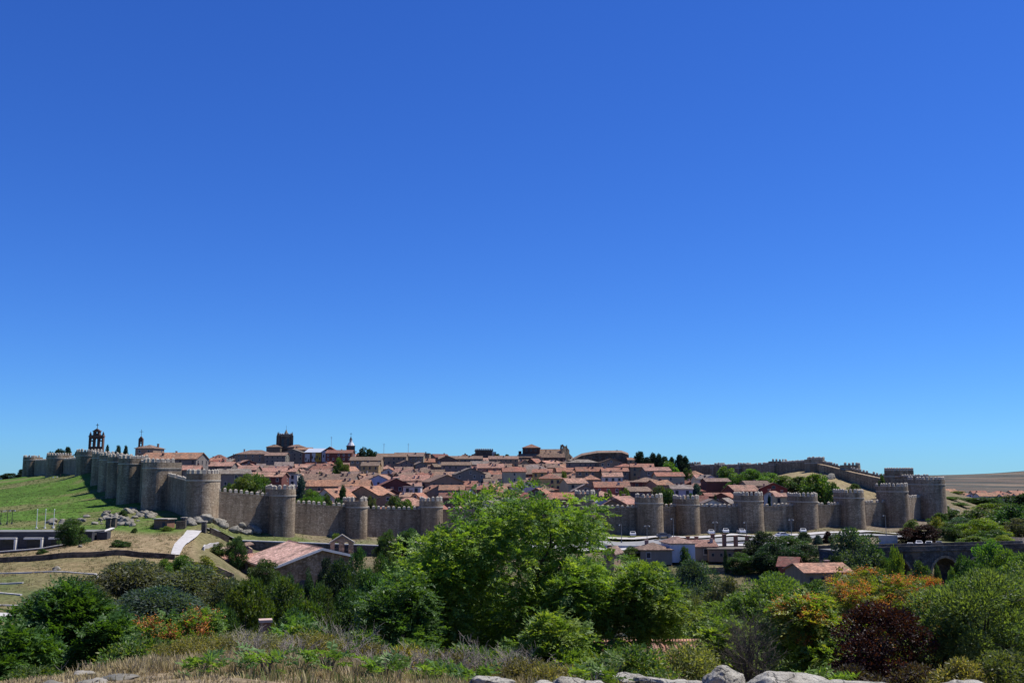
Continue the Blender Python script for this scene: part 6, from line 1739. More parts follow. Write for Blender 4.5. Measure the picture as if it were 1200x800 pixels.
for a in [
 # left and middle bank
 (215, 650, 200, 26, 'far', 'mid', 'clipped bush row below the pale path, left'), (240, 651, 200, 24, 'far', 'yellow', 'clipped bush row below the pale path, right'), (195, 654, 196, 18, 'far', 'mid', 'small bush at the end of the curved field wall'),
 (312, 655, 205, 40, 'dome', 'dark', 'dark shrub hiding the left front of the chapel'), (340, 668, 195, 26, 'conifer', 'dark', 'pointed dark shrub below the chapel eave'),
 (382, 646, 165, 44, 'conifer', 'pine', 'tall dark conifer in front of the chapel wall'), (362, 662, 150, 30, 'conifer', 'dark', 'smaller dark conifer left of the tall one'),
 (420, 648, 175, 46, 'column', 'dark', 'upright green tree right below the chapel bell gable'), (447, 655, 168, 44, 'column', 'dark', 'upright green tree, second right of the bell gable'), (404, 668, 150, 36, 'column', 'mid', 'lower upright green tree before the bell gable'),
 (455, 619, 250, 26, 'dome', 'dark', 'dark tree at the foot of the wall right of bell gable'), (480, 619, 255, 36, 'dome', 'dark', 'dark green tree mass at the foot of the wall'), (500, 632, 230, 34, 'dome', 'blue', 'blue-green tree under the slim tower left of central tree'), (395, 624, 272, 14, 'far', 'mid', 'small green bush on the road wall behind the bell gable'), (448, 627, 268, 12, 'far', 'mid', 'low green bush above the road wall'),
 (520, 622, 240, 30, 'dome', 'mid', 'green tree behind left side of the central tree'),
 (398, 655, 150, 60, 'dome', 'pine', 'very dark tree between the tall conifer and bell gable'), (436, 664, 130, 66, 'dome', 'dark', 'dark dense tree left of the central tree group'), (330, 676, 140, 60, 'dome', 'dark', 'dark dense bush below the chapel front'), (476, 652, 180, 50, 'dome', 'dark', 'dark tree between bell gable and central tree'),
 # olive and willow belt
 (152, 657, 125, 128, 'willow', 'olive', 'wide grey-green willow below the straw terraces'), (224, 662, 122, 128, 'willow', 'olive', 'wide grey-green willow left of the chapel'), (100, 684, 115, 96, 'willow', 'olive', 'grey-green willow behind the dark left tree'), (182, 688, 100, 130, 'willow', 'blue', 'darker grey-green willow in front of the other willows'), (272, 680, 105, 84, 'willow', 'olive', 'grey-green willow right end of the belt'), (55, 690, 135, 60, 'willow', 'olive', 'pale olive tree beside the white edgings'),
 (290, 678, 72, 74, 'dome', 'cypress', 'yellow-green clipped-looking bush below the chapel, left'), (335, 672, 78, 70, 'dome', 'cypress', 'yellow-green bush below the chapel, right'), (262, 705, 62, 48, 'dome', 'dark', 'dark shrub between orange tree and yellow-green bush'), (375, 690, 80, 64, 'column', 'dark', 'dark upright shrub below the tall conifer'), (415, 690, 84, 70, 'dome', 'dark', 'dark green tree below the bell gable'), (455, 675, 96, 70, 'dome', 'mid', 'green tree left behind the central tree'), (440, 715, 58, 80, 'dome', 'dark', 'dark undergrowth tree left of central tree'), (345, 712, 56, 80, 'dome', 'dark', 'dark undergrowth behind the young sapling'),
 (520, 690, 60, 90, 'dome', 'dark', 'dark undergrowth below left side of the central tree'), (585, 700, 62, 80, 'dome', 'dark', 'dark undergrowth right behind the central trunk'), (670, 680, 75, 60, 'dome', 'blue', 'blue-green tree behind right side of the central tree'), (640, 655, 130, 60, 'dome', 'dark', 'dark tree far behind the central tree'), (560, 650, 150, 80, 'dome', 'dark', 'dark tree far behind left centre crown'),
 # right of centre
 (700, 605, 290, 24, 'far', 'olive', 'olive bush at the foot of the slim tower right of central tree'), (702, 662, 150, 40, 'column', 'pine', 'dark tree between central tree and white house'),
 (770, 660, 130, 60, 'willow', 'blue', 'blue-green willow below the white house'), (815, 655, 140, 66, 'willow', 'blue', 'broad blue-green willow below the ruined houses'), (800, 690, 95, 74, 'willow', 'olive', 'grey-green willow in the middle of the right thicket'), (850, 672, 120, 60, 'dome', 'olive', 'pale olive tree behind the big green bush'), (835, 705, 70, 60, 'dome', 'mid', 'green bush below the willows at right centre'), (775, 712, 62, 60, 'willow', 'blue', 'low blue-green bush behind the thin-trunked tree'),
 (850, 642, 250, 7, 'farcone', 'dark', 'small dark cypress before the ruined outbuilding'), (803, 640, 256, 12, 'far', 'dark', 'dark bush right beside the white house'),
 (893, 621, 256, 44, 'dome', 'pine', 'very dark tree right of the ruined walls'), (906, 634, 245, 52, 'dome', 'pine', 'dark bush below the very dark tree'), (922, 627, 262, 46, 'dome', 'dark', 'dark tree behind the red shed'), (942, 636, 250, 56, 'dome', 'pine', 'dark hedge above the red shed'), (942, 622, 285, 20, 'farcone', 'dark', 'dark palm-like tree by the road'), (958, 626, 280, 12, 'farcone', 'blue', 'blue-green conifer by the road'), (970, 622, 282, 14, 'farcone', 'plum', 'dark purple tree by the road, left of two'), (983, 625, 284, 12, 'farcone', 'plum', 'dark purple tree by the road, right of two'),
 (1000, 617, 213, 66, 'round', 'blue', 'large round dark green tree left of the bridge'), (976, 650, 208, 34, 'dome', 'pine', 'dark bush right of the salmon roofed house'), (1024, 636, 215, 34, 'dome', 'dark', 'dark tree at the left bridge end'),
 (1049, 641, 150, 26, 'dome', 'bright', 'upright bright green poplar before the bridge'), (1114, 662, 170, 16, 'dome', 'mid', 'small green poplar in front of the bridge arch'), (1098, 662, 165, 16, 'dome', 'dark', 'bush under the bridge arch'),
 (1064, 617, 275, 24, 'dome', 'plum', 'dark purple tree beside the parked cars, left of two'), (1084, 614, 274, 32, 'dome', 'plum', 'dark purple tree beside the parked cars, right of two'), (1068, 608, 320, 20, 'far', 'mid', 'yellow-green bush before the massive corner tower'), (1098, 605, 310, 18, 'far', 'yellow', 'yellow-green tree below the massive corner tower'), (1074, 620, 300, 16, 'far', 'mid', 'green bush behind the purple trees'),
 (1038, 652, 205, 26, 'dome', 'dark', 'dark shrub hiding the left bridge abutment'), (955, 677, 180, 56, 'dome', 'dark', 'dark shrubs in front of the salmon roofed house'),
 (1078, 655, 190, 34, 'dome', 'dark', 'dark tree before the bridge left of its arch'), (1128, 650, 200, 30, 'dome', 'dark', 'dark tree before the bridge right of its arch'), (740, 640, 258, 26, 'dome', 'dark', 'dark bush before the brown roofed house left of white house'), (868, 646, 250, 34, 'dome', 'dark', 'dark bushes covering the right ruined block'),
 # right-hand wood
 (1108, 592, 372, 16, 'far', 'dark', 'low dark shrub at the right foot of the massive corner tower'), (1122, 589, 400, 24, 'far', 'mid', 'green shrub on the bare slope beyond the corner tower'), (1118, 597, 350, 26, 'far', 'dark', 'dark tree covering the lower bare slope'), (1100, 600, 345, 20, 'far', 'dark', 'dark shrub below the massive corner tower'),
 (1112, 583, 420, 26, 'far', 'mid', 'bright green bush right of the massive corner tower'), (1121, 575, 470, 18, 'far', 'mid', 'round green tree beyond the corner tower'), (1137, 583, 440, 34, 'far', 'dark', 'dark green tree beyond the bare slope'), (1155, 582, 440, 44, 'far', 'dark', 'dark green tree below the far orange roofs, middle'), (1178, 580, 450, 44, 'far', 'pine', 'very dark tree below the far orange roofs'), (1198, 578, 440, 40, 'far', 'pine', 'very dark tree at the right edge below far roofs'), (1163, 589, 400, 46, 'far', 'mid', 'pale green tree in the right-hand wood'), (1140, 596, 350, 40, 'far', 'dark', 'dark tree left in the right-hand wood'), (1178, 596, 380, 50, 'far', 'dark', 'dark tree right in the right-hand wood'),
 (1126, 606, 310, 40, 'dome', 'blue', 'blue-green tree below the bare slope'), (1152, 606, 300, 50, 'dome', 'bright', 'bright green tree in the middle of the right-hand wood'), (1112, 612, 292, 26, 'dome', 'dark', 'dark green tree right of the purple trees'), (1140, 628, 276, 40, 'far', 'mid', 'low green hedge tree above the bridge'), (1176, 626, 272, 26, 'dome', 'yellow', 'yellow-green round bush above the bridge at right'), (1194, 606, 300, 44, 'dome', 'olive', 'grey olive tree at the right edge above the bridge'), (1185, 590, 350, 46, 'far', 'dark', 'dark tree behind the grey olive tree'), (1160, 620, 280, 44, 'far', 'dark', 'dark tree behind the low hedge tree'),
 (1162, 634, 190, 66, 'round', 'mid', 'green tree rising in front of the bridge at right'), (1196, 645, 180, 60, 'dome', 'mid', 'green tree at the right edge below the bridge'), (1140, 655, 140, 56, 'dome', 'dark', 'dark tree behind the big right foreground tree'), (1190, 668, 110, 50, 'dome', 'blue', 'blue-green tree behind the big right foreground tree'), (1075, 672, 110, 50, 'dome', 'dark', 'dark tree below the bridge behind the orange tree'), (1030, 668, 120, 46, 'dome', 'dark', 'dark bush below the bridge behind the orange tree, left'), (960, 688, 110, 60, 'dome', 'dark', 'dark bush below the salmon roofed house'), (905, 672, 110, 50, 'dome', 'mid', 'green tree behind the big green bush, right'),
]:
    tree(a[0], a[1], a[2], a[3], a[4], a[5], a[6], TB)

# ---------------------------------------------------------------- foreground trees
AIL = [(0.10, 0.17, 0.035), (0.135, 0.205, 0.04), (0.075, 0.135, 0.03), (0.17, 0.22, 0.05)]
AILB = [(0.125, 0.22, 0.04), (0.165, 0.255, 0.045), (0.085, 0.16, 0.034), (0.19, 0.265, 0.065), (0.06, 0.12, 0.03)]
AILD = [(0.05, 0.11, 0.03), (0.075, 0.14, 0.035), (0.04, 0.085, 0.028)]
SAM = [(0.50, 0.18, 0.07), (0.55, 0.24, 0.10), (0.44, 0.13, 0.07), (0.45, 0.27, 0.09)]
hero_tree('ailanthus_tree', 'large leafy tree in the centre foreground, rising over the wall', 'tree', 614, 566, 42, 190, 'compound', 101, AILB, prof='umbrella', cb=0.24, ncl=112, per=46, cr=0.15, leafL=0.62, R0=0.13, lean=(0.01, 0), limbs=12, ll=0.18, lw=0.07, bark='bark')
hero_tree('ailanthus_tree', 'leafy yellow-green tree touching the left side of the central tree', 'tree', 520, 612, 40, 100, 'compound', 102, AILB, prof='round', cb=0.15, ncl=60, per=60, cr=0.2, leafL=0.55, R0=0.09, ll=0.17, lw=0.065)
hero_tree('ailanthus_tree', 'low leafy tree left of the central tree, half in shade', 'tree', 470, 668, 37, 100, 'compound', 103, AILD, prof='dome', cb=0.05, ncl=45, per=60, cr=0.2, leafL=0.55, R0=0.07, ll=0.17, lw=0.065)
hero_tree('ailanthus_tree', 'bright low leafy tree in front of the central trunk at right', 'tree', 672, 652, 39, 84, 'compound', 104, AILB, prof='dome', cb=0.12, ncl=60, per=60, cr=0.18, leafL=0.55, R0=0.08, ll=0.17, lw=0.065)
hero_tree('ailanthus_tree', 'small leafy tree standing by the dry stone wall', 'tree', 655, 715, 29, 90, 'compound', 105, AIL, prof='dome', cb=0.05, ncl=38, per=50, cr=0.2, leafL=0.5, R0=0.05, ll=0.15, lw=0.06)
hero_tree('ailanthus_tree', 'slim tree with visible dark trunk right of the central tree', 'tree', 748, 652, 40, 92, 'compound', 106, AIL, prof='round', cb=0.42, ncl=46, per=54, cr=0.2, leafL=0.5, R0=0.09, ll=0.16, lw=0.06)
hero_tree('leafy_tree', 'big rounded green bush tree behind the grey dead bush', 'tree', 890, 662, 37, 112, 'simple', 107, [(0.09, 0.15, 0.04), (0.12, 0.185, 0.045), (0.07, 0.125, 0.03)], prof='round', cb=0.12, ncl=85, per=330, cr=0.19, leafL=0.12, leafW=0.065, R0=0.1)
hero_tree('ailanthus_tree', 'green tree turning yellow between the green bush and purple tree', 'tree', 945, 690, 33, 90, 'compound', 108, AIL + [(0.22, 0.2, 0.04)], prof='dome', cb=0.1, ncl=46, per=55, cr=0.2, leafL=0.5, R0=0.06, ll=0.15, lw=0.06, fruit=(SAM + [(0.5, 0.3, 0.05)], 0.4, None))
hero_tree('ailanthus_tree', 'tree with orange seed clusters below the bridge', 'tree', 1010, 657, 46, 148, 'compound', 109, [(0.10, 0.16, 0.035), (0.15, 0.19, 0.04), (0.19, 0.19, 0.04), (0.07, 0.12, 0.03)], prof='dome', cb=0.12, ncl=75, per=58, cr=0.18, leafL=0.5, R0=0.1, ll=0.15, lw=0.06, fruit=(SAM, 0.6, None))
hero_tree('ailanthus_tree', 'small tree with reddish seed clusters right of the poplar', 'tree', 1075, 655, 52, 50, 'compound', 110, [(0.12, 0.12, 0.035), (0.2, 0.15, 0.04)], prof='dome', cb=0.3, ncl=26, per=50, cr=0.22, leafL=0.5, R0=0.07, fruit=([(0.42, 0.12, 0.06), (0.46, 0.15, 0.07)], 0.9, None))
hero_tree('purple_plum_tree', 'dark purple-leaved plum tree in the right foreground', 'tree', 1033, 698, 27, 122, 'simple', 111, [(0.030, 0.010, 0.012), (0.045, 0.014, 0.016), (0.022, 0.009, 0.011)], prof='round', cb=0.04, ncl=75, per=330, cr=0.2, leafL=0.085, leafW=0.05, R0=0.07, mat='leaf')
hero_tree('almond_tree', 'big grey-green leafy tree filling the right foreground', 'tree', 1150, 660, 27, 150, 'simple', 112, [(0.10, 0.15, 0.055), (0.13, 0.18, 0.065), (0.075, 0.12, 0.045)], prof='round', cb=0.08, ncl=120, per=330, cr=0.16, leafL=0.115, leafW=0.04, R0=0.08, droop=-0.35, depth=0.9)
hero_tree('almond_tree', 'leafy tree cut by the right edge of the picture', 'tree', 1205, 652, 31, 105, 'simple', 122, [(0.09, 0.14, 0.05), (0.12, 0.165, 0.06)], prof='round', cb=0.08, ncl=60, per=260, cr=0.18, leafL=0.115, leafW=0.04, R0=0.07, droop=-0.2)
hero_tree('ailanthus_tree', 'domed tree with orange seed clusters at left above dry grass', 'tree', 213, 699, 33, 118, 'compound', 113, AIL[:3] + [(0.06, 0.12, 0.03)], prof='dome', cb=0.02, ncl=70, per=58, cr=0.19, leafL=0.42, R0=0.06, ll=0.13, lw=0.05, fruit=(SAM, 0.5, 0.62))
hero_tree('leafy_tree', 'dark green leafy tree at the far left foreground', 'tree', 82, 682, 38, 118, 'compound', 114, [(0.045, 0.105, 0.022), (0.065, 0.13, 0.028), (0.035, 0.08, 0.02)], prof='round', cb=0.05, ncl=95, per=58, cr=0.19, leafL=0.5, R0=0.1, ll=0.17, lw=0.075, droop=0.15)
hero_tree('leafy_tree', 'dark green tree cut by the left edge of the picture', 'tree', 2, 728, 33, 95, 'compound', 115, [(0.045, 0.105, 0.022), (0.065, 0.13, 0.028)], prof='round', cb=0.02, ncl=60, per=58, cr=0.2, leafL=0.5, R0=0.08, ll=0.17, lw=0.075)
hero_tree('leafy_tree', 'dark lower tree right of the far left tree', 'tree', 128, 715, 35, 60, 'compound', 123, [(0.045, 0.10, 0.022), (0.06, 0.125, 0.026)], prof='dome', cb=0.02, ncl=40, per=55, cr=0.2, leafL=0.45, R0=0.06, ll=0.16, lw=0.07)
hero_tree('sapling', 'young green sapling above the dead brush at left centre', 'sapling', 347, 724, 20, 46, 'compound', 116, [(0.08, 0.16, 0.045), (0.1, 0.18, 0.05)], prof='round', cb=0.3, ncl=20, per=26, cr=0.24, leafL=0.32, R0=0.025, ll=0.11, lw=0.045, hmin=1.0)
hero_tree('sapling', 'young tree with thin leaning trunk left of the dead bush', 'sapling', 838, 718, 30, 60, 'compound', 117, AIL, prof='round', cb=0.35, ncl=24, per=40, cr=0.24, leafL=0.45, R0=0.05, lean=(0.03, 0), hmin=1.5)
# ---------------------------------------------------------------- near ground: rocks, dry grass, weeds, dead brush
NB = [boulder_mesh(40 + k, 5, 0.62, 'neargranite', 0.16, 1.4, 13) for k in range(4)]
NBD = [boulder_mesh(50 + k, 4, 0.55, 'granite', 0.24, 1.6, 7) for k in range(4)]
def near_rock(px, top_py, D, s, k, lab, el=1.0, rz=0.0, zf=0.9):
    p = P(px, top_py, D)
    o = link('boulder', NB[k] if px > 300 else NBD[k], None, (p.x, D, p.z - s * 0.55 * zf), rot=(0, 0, rz), scale=(s * el, s, s * zf))
    return tag(o, lab, 'boulder', 'granite rocks at the viewpoint')
near_rock(578, 790.5, 11.5, 0.22, 0, 'small pale rock at the bottom edge left of the dry wall', 1.2)
near_rock(634, 796, 11.2, 0.16, 1, 'tiny pale rock at the bottom edge below the central tree')
near_rock(668, 792.5, 11.4, 0.2, 2, 'round pale rock at the bottom edge before the dry wall', 1.3)
near_rock(692, 796, 11.2, 0.14, 3, 'tiny rock right of the round pale rock', 1.3)
near_rock(845, 779, 12.2, 0.36, 1, 'large angular grey granite boulder right of the dry wall', 1.05, 0.5, 1.2)
near_rock(932, 787, 11.6, 0.5, 2, 'long low granite boulder at the bottom right', 1.45, 0.1, 0.8)
near_rock(985, 796, 11.0, 0.4, 0, 'flat granite rock running off the bottom edge at right', 1.7, 0.3, 0.6)
near_rock(1128, 795, 11.2, 0.2, 3, 'small rounded granite rock at the bottom right corner', 1.6)
near_rock(136, 788, 12.8, 0.2, 1, 'low lichened rock in the dry grass at bottom left', 1.5, 0.2, 0.8)
near_rock(62, 797, 11.4, 0.14, 0, 'small white rock at the bottom left edge', 1.3)
near_rock(108, 794, 12.2, 0.15, 2, 'flat pale rock in the dry grass at bottom left', 1.5, 0.9, 0.8)
near_rock(97, 785, 13.6, 0.12, 3, 'small rock on the dry grass brow at left', 1.4, 0, 0.8)
# dry stone wall with pale flat top stones
def dry_wall():
    a = P(702, 783, 14.6); b = P(818, 794, 12.2)
    d = b - a; L = math.hypot(d.x, d.y); ang = math.atan2(d.y, d.x)
    t = thing('dry_stone_wall', 'low dry stone wall with pale flat top stones in the foreground', 'stone wall', (a.x, a.y, a.z - 0.5), ang)
    rr = random.Random(4)
    x = 0.0
    core = MB().box((L / 2, 0, 0.1), (L, 0.26, 0.5)).build('core', M['darkstone'], t)
    core.rotation_euler = (0, math.atan2(a.z - b.z, L), 0)
    sl = (b.z - a.z) / L
    while x < L:
        w = rr.uniform(0.22, 0.42)
        o = link('stone', NB[rr.randrange(4)], t, (x + w / 2, rr.uniform(-.03, .03), 0.43 + sl * x), rot=(rr.uniform(-.06, .06), rr.uniform(-.06, .06), rr.choice([0, PI]) + rr.uniform(-.2, .2)), scale=(w * 0.62, 0.24, 0.10))
        x += w * 0.95
    for row in range(2):
        x = 0.0
        while x < L:
            w = rr.uniform(0.16, 0.3)
            link('stone', NB[rr.randrange(4)], t, (x + w / 2, -0.08, 0.29 - 0.16 * row + sl * x), rot=(0, 0, rr.uniform(-.3, .3)), scale=(w * 0.6, 0.16, 0.12))
            x += w
dry_wall()
stone_run('field_wall', 'pale flat stone edge under the small leafy tree', [pxy(650, 772, 22), pxy(690, 776, 20)], 0.35, 0.35, M['cap'])
# the tiled roof seen below the trees
def lower_house():
    D = 52
    a = P(690, 757, D); b = P(1000, 757, D)
    z0 = min(G(a.x, D), G(b.x, D)) - 1
    t = thing('lower_house', 'red tiled roof of a house half hidden behind the foreground bushes', 'house', (a.x, D, z0), R(2))
    L = b.x - a.x; zr = a.z - z0; ze = zr - 2.0
    MB().box((L / 2, 0, ze / 2 - 0.1), (L - 0.8, 7, ze - 0.2)).build('wall', M['plaster'], t, None, (0.55, 0.5, 0.42))
    roof_plane('roof', (0, -4.2, ze), (L, -4.2, ze), (L, 0, zr), (0, 0, zr), M['tile'], t, (0.36, 0.195, 0.135), 0.34)
    roof_plane('roof', (L, 4.2, ze), (0, 4.2, ze), (0, 0, zr), (L, 0, zr), M['tile'], t, (0.36, 0.195, 0.135), 0.34)
    MB().tube([(0, 0, zr + 0.2), (L, 0, zr + 0.2)], 0.16, 6).build('ridge_tiles', M['tile'], t, None, (0.55, 0.3, 0.2))
    g = MB()
    g.add([(0.4, -3.5, ze - 0.25), (0.4, 3.5, ze - 0.25), (0.4, 0, zr - 0.1)], [(0, 2, 1)]); g.add([(L - 0.4, -3.5, ze - 0.25), (L - 0.4, 3.5, ze - 0.25), (L - 0.4, 0, zr - 0.1)], [(0, 1, 2)])
    g.build('gable', M['plaster'], t, None, (0.55, 0.5, 0.42))
lower_house()
def pier():
    D = 36
    p = P(311, 728, D); z = G(p.x, D) - 0.3
    t = thing('brick_pier', 'short brick pier with flat pale cap among dark shrubs', 'pier', (p.x, D, z), 0.3)
    h = p.z - z
    MB().box((0, 0, h / 2), (0.36, 0.36, h)).build('shaft', M['brick'], t)
    MB().box((0, 0, h + 0.04), (0.46, 0.46, 0.09)).build('cap', m_noise('pink_capstone', (0.42, 0.30, 0.25), (0.52, 0.38, 0.31), 3), t)
pier()
# grass
def grass(name, label, n, region, hgt, cols, w=None, seed=0, lean=0.35, wid=0.008, clump=0.12, dens=None):
    rg = np.random.RandomState(seed)
    x0, x1, y0, y1 = region
    m = max(1, n // 14)
    cx = rg.uniform(x0, x1, m); cy = rg.uniform(y0, y1, m)
    if dens is not None:
        keep = rg.rand(m) < dens(cx, cy); cx, cy = cx[keep], cy[keep]; m = len(cx)
    k = np.repeat(np.arange(m), 14); n = len(k)
    ch = rg.uniform(0.45, 1.25, m)[k]
    ang = rg.rand(n) * 2 * PI; rr = clump * np.sqrt(rg.rand(n))
    x = cx[k] + rr * np.cos(ang); y = cy[k] + rr * np.sin(ang)
    z = GA(x, y) - 0.02
    B = np.stack([x, y, z], -1)
    h = (hgt * ch * rg.uniform(0.5, 1.15, n))[:, None]
    d = np.stack([np.cos(ang) + rg.normal(size=n) * 0.5, np.sin(ang) + rg.normal(size=n) * 0.5, np.zeros(n)], -1)
    d = unit(d) * (lean * rg.uniform(0.3, 1.6, n))[:, None]
    s = unit(np.cross(d, np.array([0, 0, 1.0]))) * wid * rg.uniform(0.7, 1.4, (n, 1))
    up = np.array([0, 0, 1.0])
    mid = B + up * h * 0.55 + d * h * 0.35
    tip = B + up * h * 0.95 + d * h
    V = np.stack([B - s, B + s, mid + s * 0.7, mid - s * 0.7, tip + s * 0.25, tip - s * 0.25], 1).reshape(-1, 3)
    i = (np.arange(n) * 6)[:, None]
    F = np.concatenate([i + np.array([0, 1, 2, 3]), i + np.array([3, 2, 4, 5])], 0)
    c = np.repeat(0.5 * pal(rg, m, cols, w)[k] + 0.5 * pal(rg, n, cols, w), 6, 0) * np.repeat(rg.uniform(0.75, 1.2, (n, 1)), 6, 0)
    o = link(name, np_mesh(name, V, F, M['straw'], np.clip(c, 0, 1)), None, None, (1, 1, 1))
    tag(o, label, 'grass', None, 'stuff')
STRAW = [(0.48, 0.38, 0.22), (0.42, 0.33, 0.17), (0.34, 0.27, 0.14), (0.53, 0.44, 0.28), (0.29, 0.25, 0.11)]
GRN = [(0.10, 0.15, 0.04), (0.15, 0.18, 0.06), (0.24, 0.22, 0.09)]
grass('dry_grass', 'dry straw-coloured grass on the near hilltop', 56000, (-8, 1.5, 10, 17.5), 0.07, STRAW, seed=1, dens=lambda x, y: np.clip(0.75 + 0.5 * fbm(np.stack([x, y, 0 * x], -1) * 0.8, 2, 3), 0.3, 1))
grass('dry_grass', 'tall dry grass on the brow of the near hill', 20000, (-6.2, -2.2, 14, 18.5), 0.17, STRAW + [(0.25, 0.22, 0.09)], seed=2, lean=0.3)
grass('green_grass', 'greenish rough grass among the brush on the brow', 20000, (-4, 7, 12.5, 20), 0.16, GRN + STRAW[:2], seed=3)
grass('dry_grass', 'sparse dry grass between the rocks at right', 6000, (0, 9, 9.5, 14), 0.09, STRAW + GRN, seed=4)
# rough tufts on the far slopes, far too many to count
def tufts(name, label, spots, hgt, cols, seed, wid=0.05):
    rg = np.random.RandomState(seed)
    x, y = spots(rg)
    n = len(x)
    k = np.repeat(np.arange(n), 7); m = len(k)
    ang = rg.rand(m) * 2 * PI
    B = np.stack([x[k] + 0.22 * rg.normal(size=m), y[k] + 0.22 * rg.normal(size=m), np.zeros(m)], -1)
    B[:, 2] = np.repeat(GA(x, y), 7) - 0.05
    hh = (hgt * rg.uniform(0.5, 1.4, n)[k] * rg.uniform(0.6, 1.2, m))[:, None]
    d = np.stack([np.cos(ang), np.sin(ang), np.zeros(m)], -1) * rg.uniform(0.1, 0.5, (m, 1))
    s = unit(np.cross(d, np.array([0, 0, 1.0]))) * wid
    tip = B + np.array([0, 0, 1.0]) * hh + d * hh
    V = np.stack([B - s, B + s, tip], 1).reshape(-1, 3)
    F = np.arange(3 * m).reshape(m, 3)
    c = np.repeat(pal(rg, n, cols)[k] * rg.uniform(0.75, 1.25, (m, 1)), 3, 0)
    o = link(name, np_mesh(name, V, F, M['straw'], np.clip(c, 0, 1)), None, None, (1, 1, 1))
    tag(o, label, 'grass', None, 'stuff')
def sp_left(rg):
    D_ = rg.uniform(150, 246, 9000); px = rg.uniform(-30, 232, 9000)
    ok = rg.rand(9000) < np.clip(0.5 + 0.8 * fbm(np.stack([px * 0.05, D_ * 0.1, 0 * px], -1), 3, 77), 0.05, 1)
    return ((px - 600) / FPX * D_)[ok], D_[ok]
tufts('dry_grass', 'dry tufts on the straw terraces at left', sp_left, 0.32, [(0.40, 0.31, 0.17), (0.30, 0.24, 0.12), (0.17, 0.19, 0.07), (0.22, 0.20, 0.09)], 301)
def sp_bank(rg):
    D_ = rg.uniform(250, 330, 7000); px = rg.uniform(246, 1110, 7000)
    ok = ~((D_ > 278) & (D_ < 306) & (px > 440))
    return ((px - 600) / FPX * D_)[ok], D_[ok]
tufts('rough_grass', 'rough grass along the foot of the city wall', sp_bank, 0.35, [(0.33, 0.27, 0.15), (0.13, 0.17, 0.05), (0.10, 0.15, 0.04), (0.2, 0.19, 0.08)], 302, 0.07)
def sp_lawn(rg):
    D_ = rg.uniform(250, 520, 9000); px = rg.uniform(-20, 200, 9000)
    x = (px - 600) / FPX * D_
    ok = (x < wall_x(NWALL, D_) - 6)
    return x[ok], D_[ok]
tufts('lawn_tufts', 'longer grass tufts on the green hillside below the north wall', sp_lawn, 0.22, [(0.10, 0.16, 0.04), (0.07, 0.12, 0.03), (0.19, 0.18, 0.08)], 303, 0.08)
# dead brush
def dead_bush(px, D, h, w, lab, seed, n=26, depth=4, color='twig', r0=0.009, name='dead_bush', upright=0.6):
    rr = random.Random(seed)
    x, y = XY(px, D); z = G(x, y)
    t = thing(name, lab, 'bush', (x, y, z - 0.03), 0, 'dead brush on the brow')
    b = MB()
    def grow(p, d, L, r, k):
        q = p + d * L * 0.5 + Vector((rr.gauss(0, .06), rr.gauss(0, .06), rr.gauss(0, .04))) * L
        e = q + (d + Vector((rr.gauss(0, .25), rr.gauss(0, .25), rr.gauss(0.05, .2)))).normalized() * L * 0.5
        b.tube([p, q, e], [r, r * 0.8, r * 0.6], 3)
        if k > 0:
            for _ in range(rr.choice([2, 2, 3])):
                nd = (d + Vector((rr.gauss(0, .55), rr.gauss(0, .55), rr.gauss(0.1, .4)))).normalized()
                grow(p.lerp(e, rr.uniform(0.45, 1.0)), nd, L * rr.uniform(0.5, 0.8), max(r * 0.6, 0.0022), k - 1)
    for i in range(n):
        a = rr.uniform(0, 2 * PI)
        d = Vector((math.cos(a) * w / h * rr.random(), math.sin(a) * w / h * rr.random(), upright + 0.4)).normalized()
        grow(Vector((math.cos(a) * w * 0.15, math.sin(a) * w * 0.15, 0)), d, h * rr.uniform(0.35, 0.6), r0 * rr.uniform(0.6, 1), depth)
    b.build('branches', M[color], t)
    return t
for i, (px, D, h, w, n) in enumerate(((303, 16.4, 0.55, 0.5, 16), (352, 16.5, 0.55, 0.5, 16), (404, 17.8, 0.95, 0.6, 16), (422, 17, 0.6, 0.6, 16), (446, 16, 0.45, 0.6, 18), (474, 16, 0.48, 0.6, 20), (500, 16.4, 0.5, 0.6, 20), (528, 16.2, 0.45, 0.6, 20), (552, 16.6, 0.6, 0.6, 18), (580, 16.6, 0.65, 0.6, 18), (602, 16.8, 0.75, 0.6, 18), (630, 16.5, 0.5, 0.6, 18), (655, 16, 0.4, 0.5, 14))):
    dead_bush(px, D, h, w, '%s grey dead bush from left along the brow' % ordinal(i), 60 + i, n, 3)
dead_bush(870, 19.5, 1.55, 0.35, 'tall grey dead bush behind the granite boulders', 90, 40, 4, 'bark', r0=0.014, upright=1.5)
dead_bush(1010, 14.5, 0.4, 0.35, 'small pale bare bush behind the long boulder', 91, 7, 2)
dead_bush(112, 24, 1.7, 0.5, 'thin pale bare sapling before the dark left tree', 92, 3, 3, 'palebark', 0.03, 'bare_sapling', 1.6)
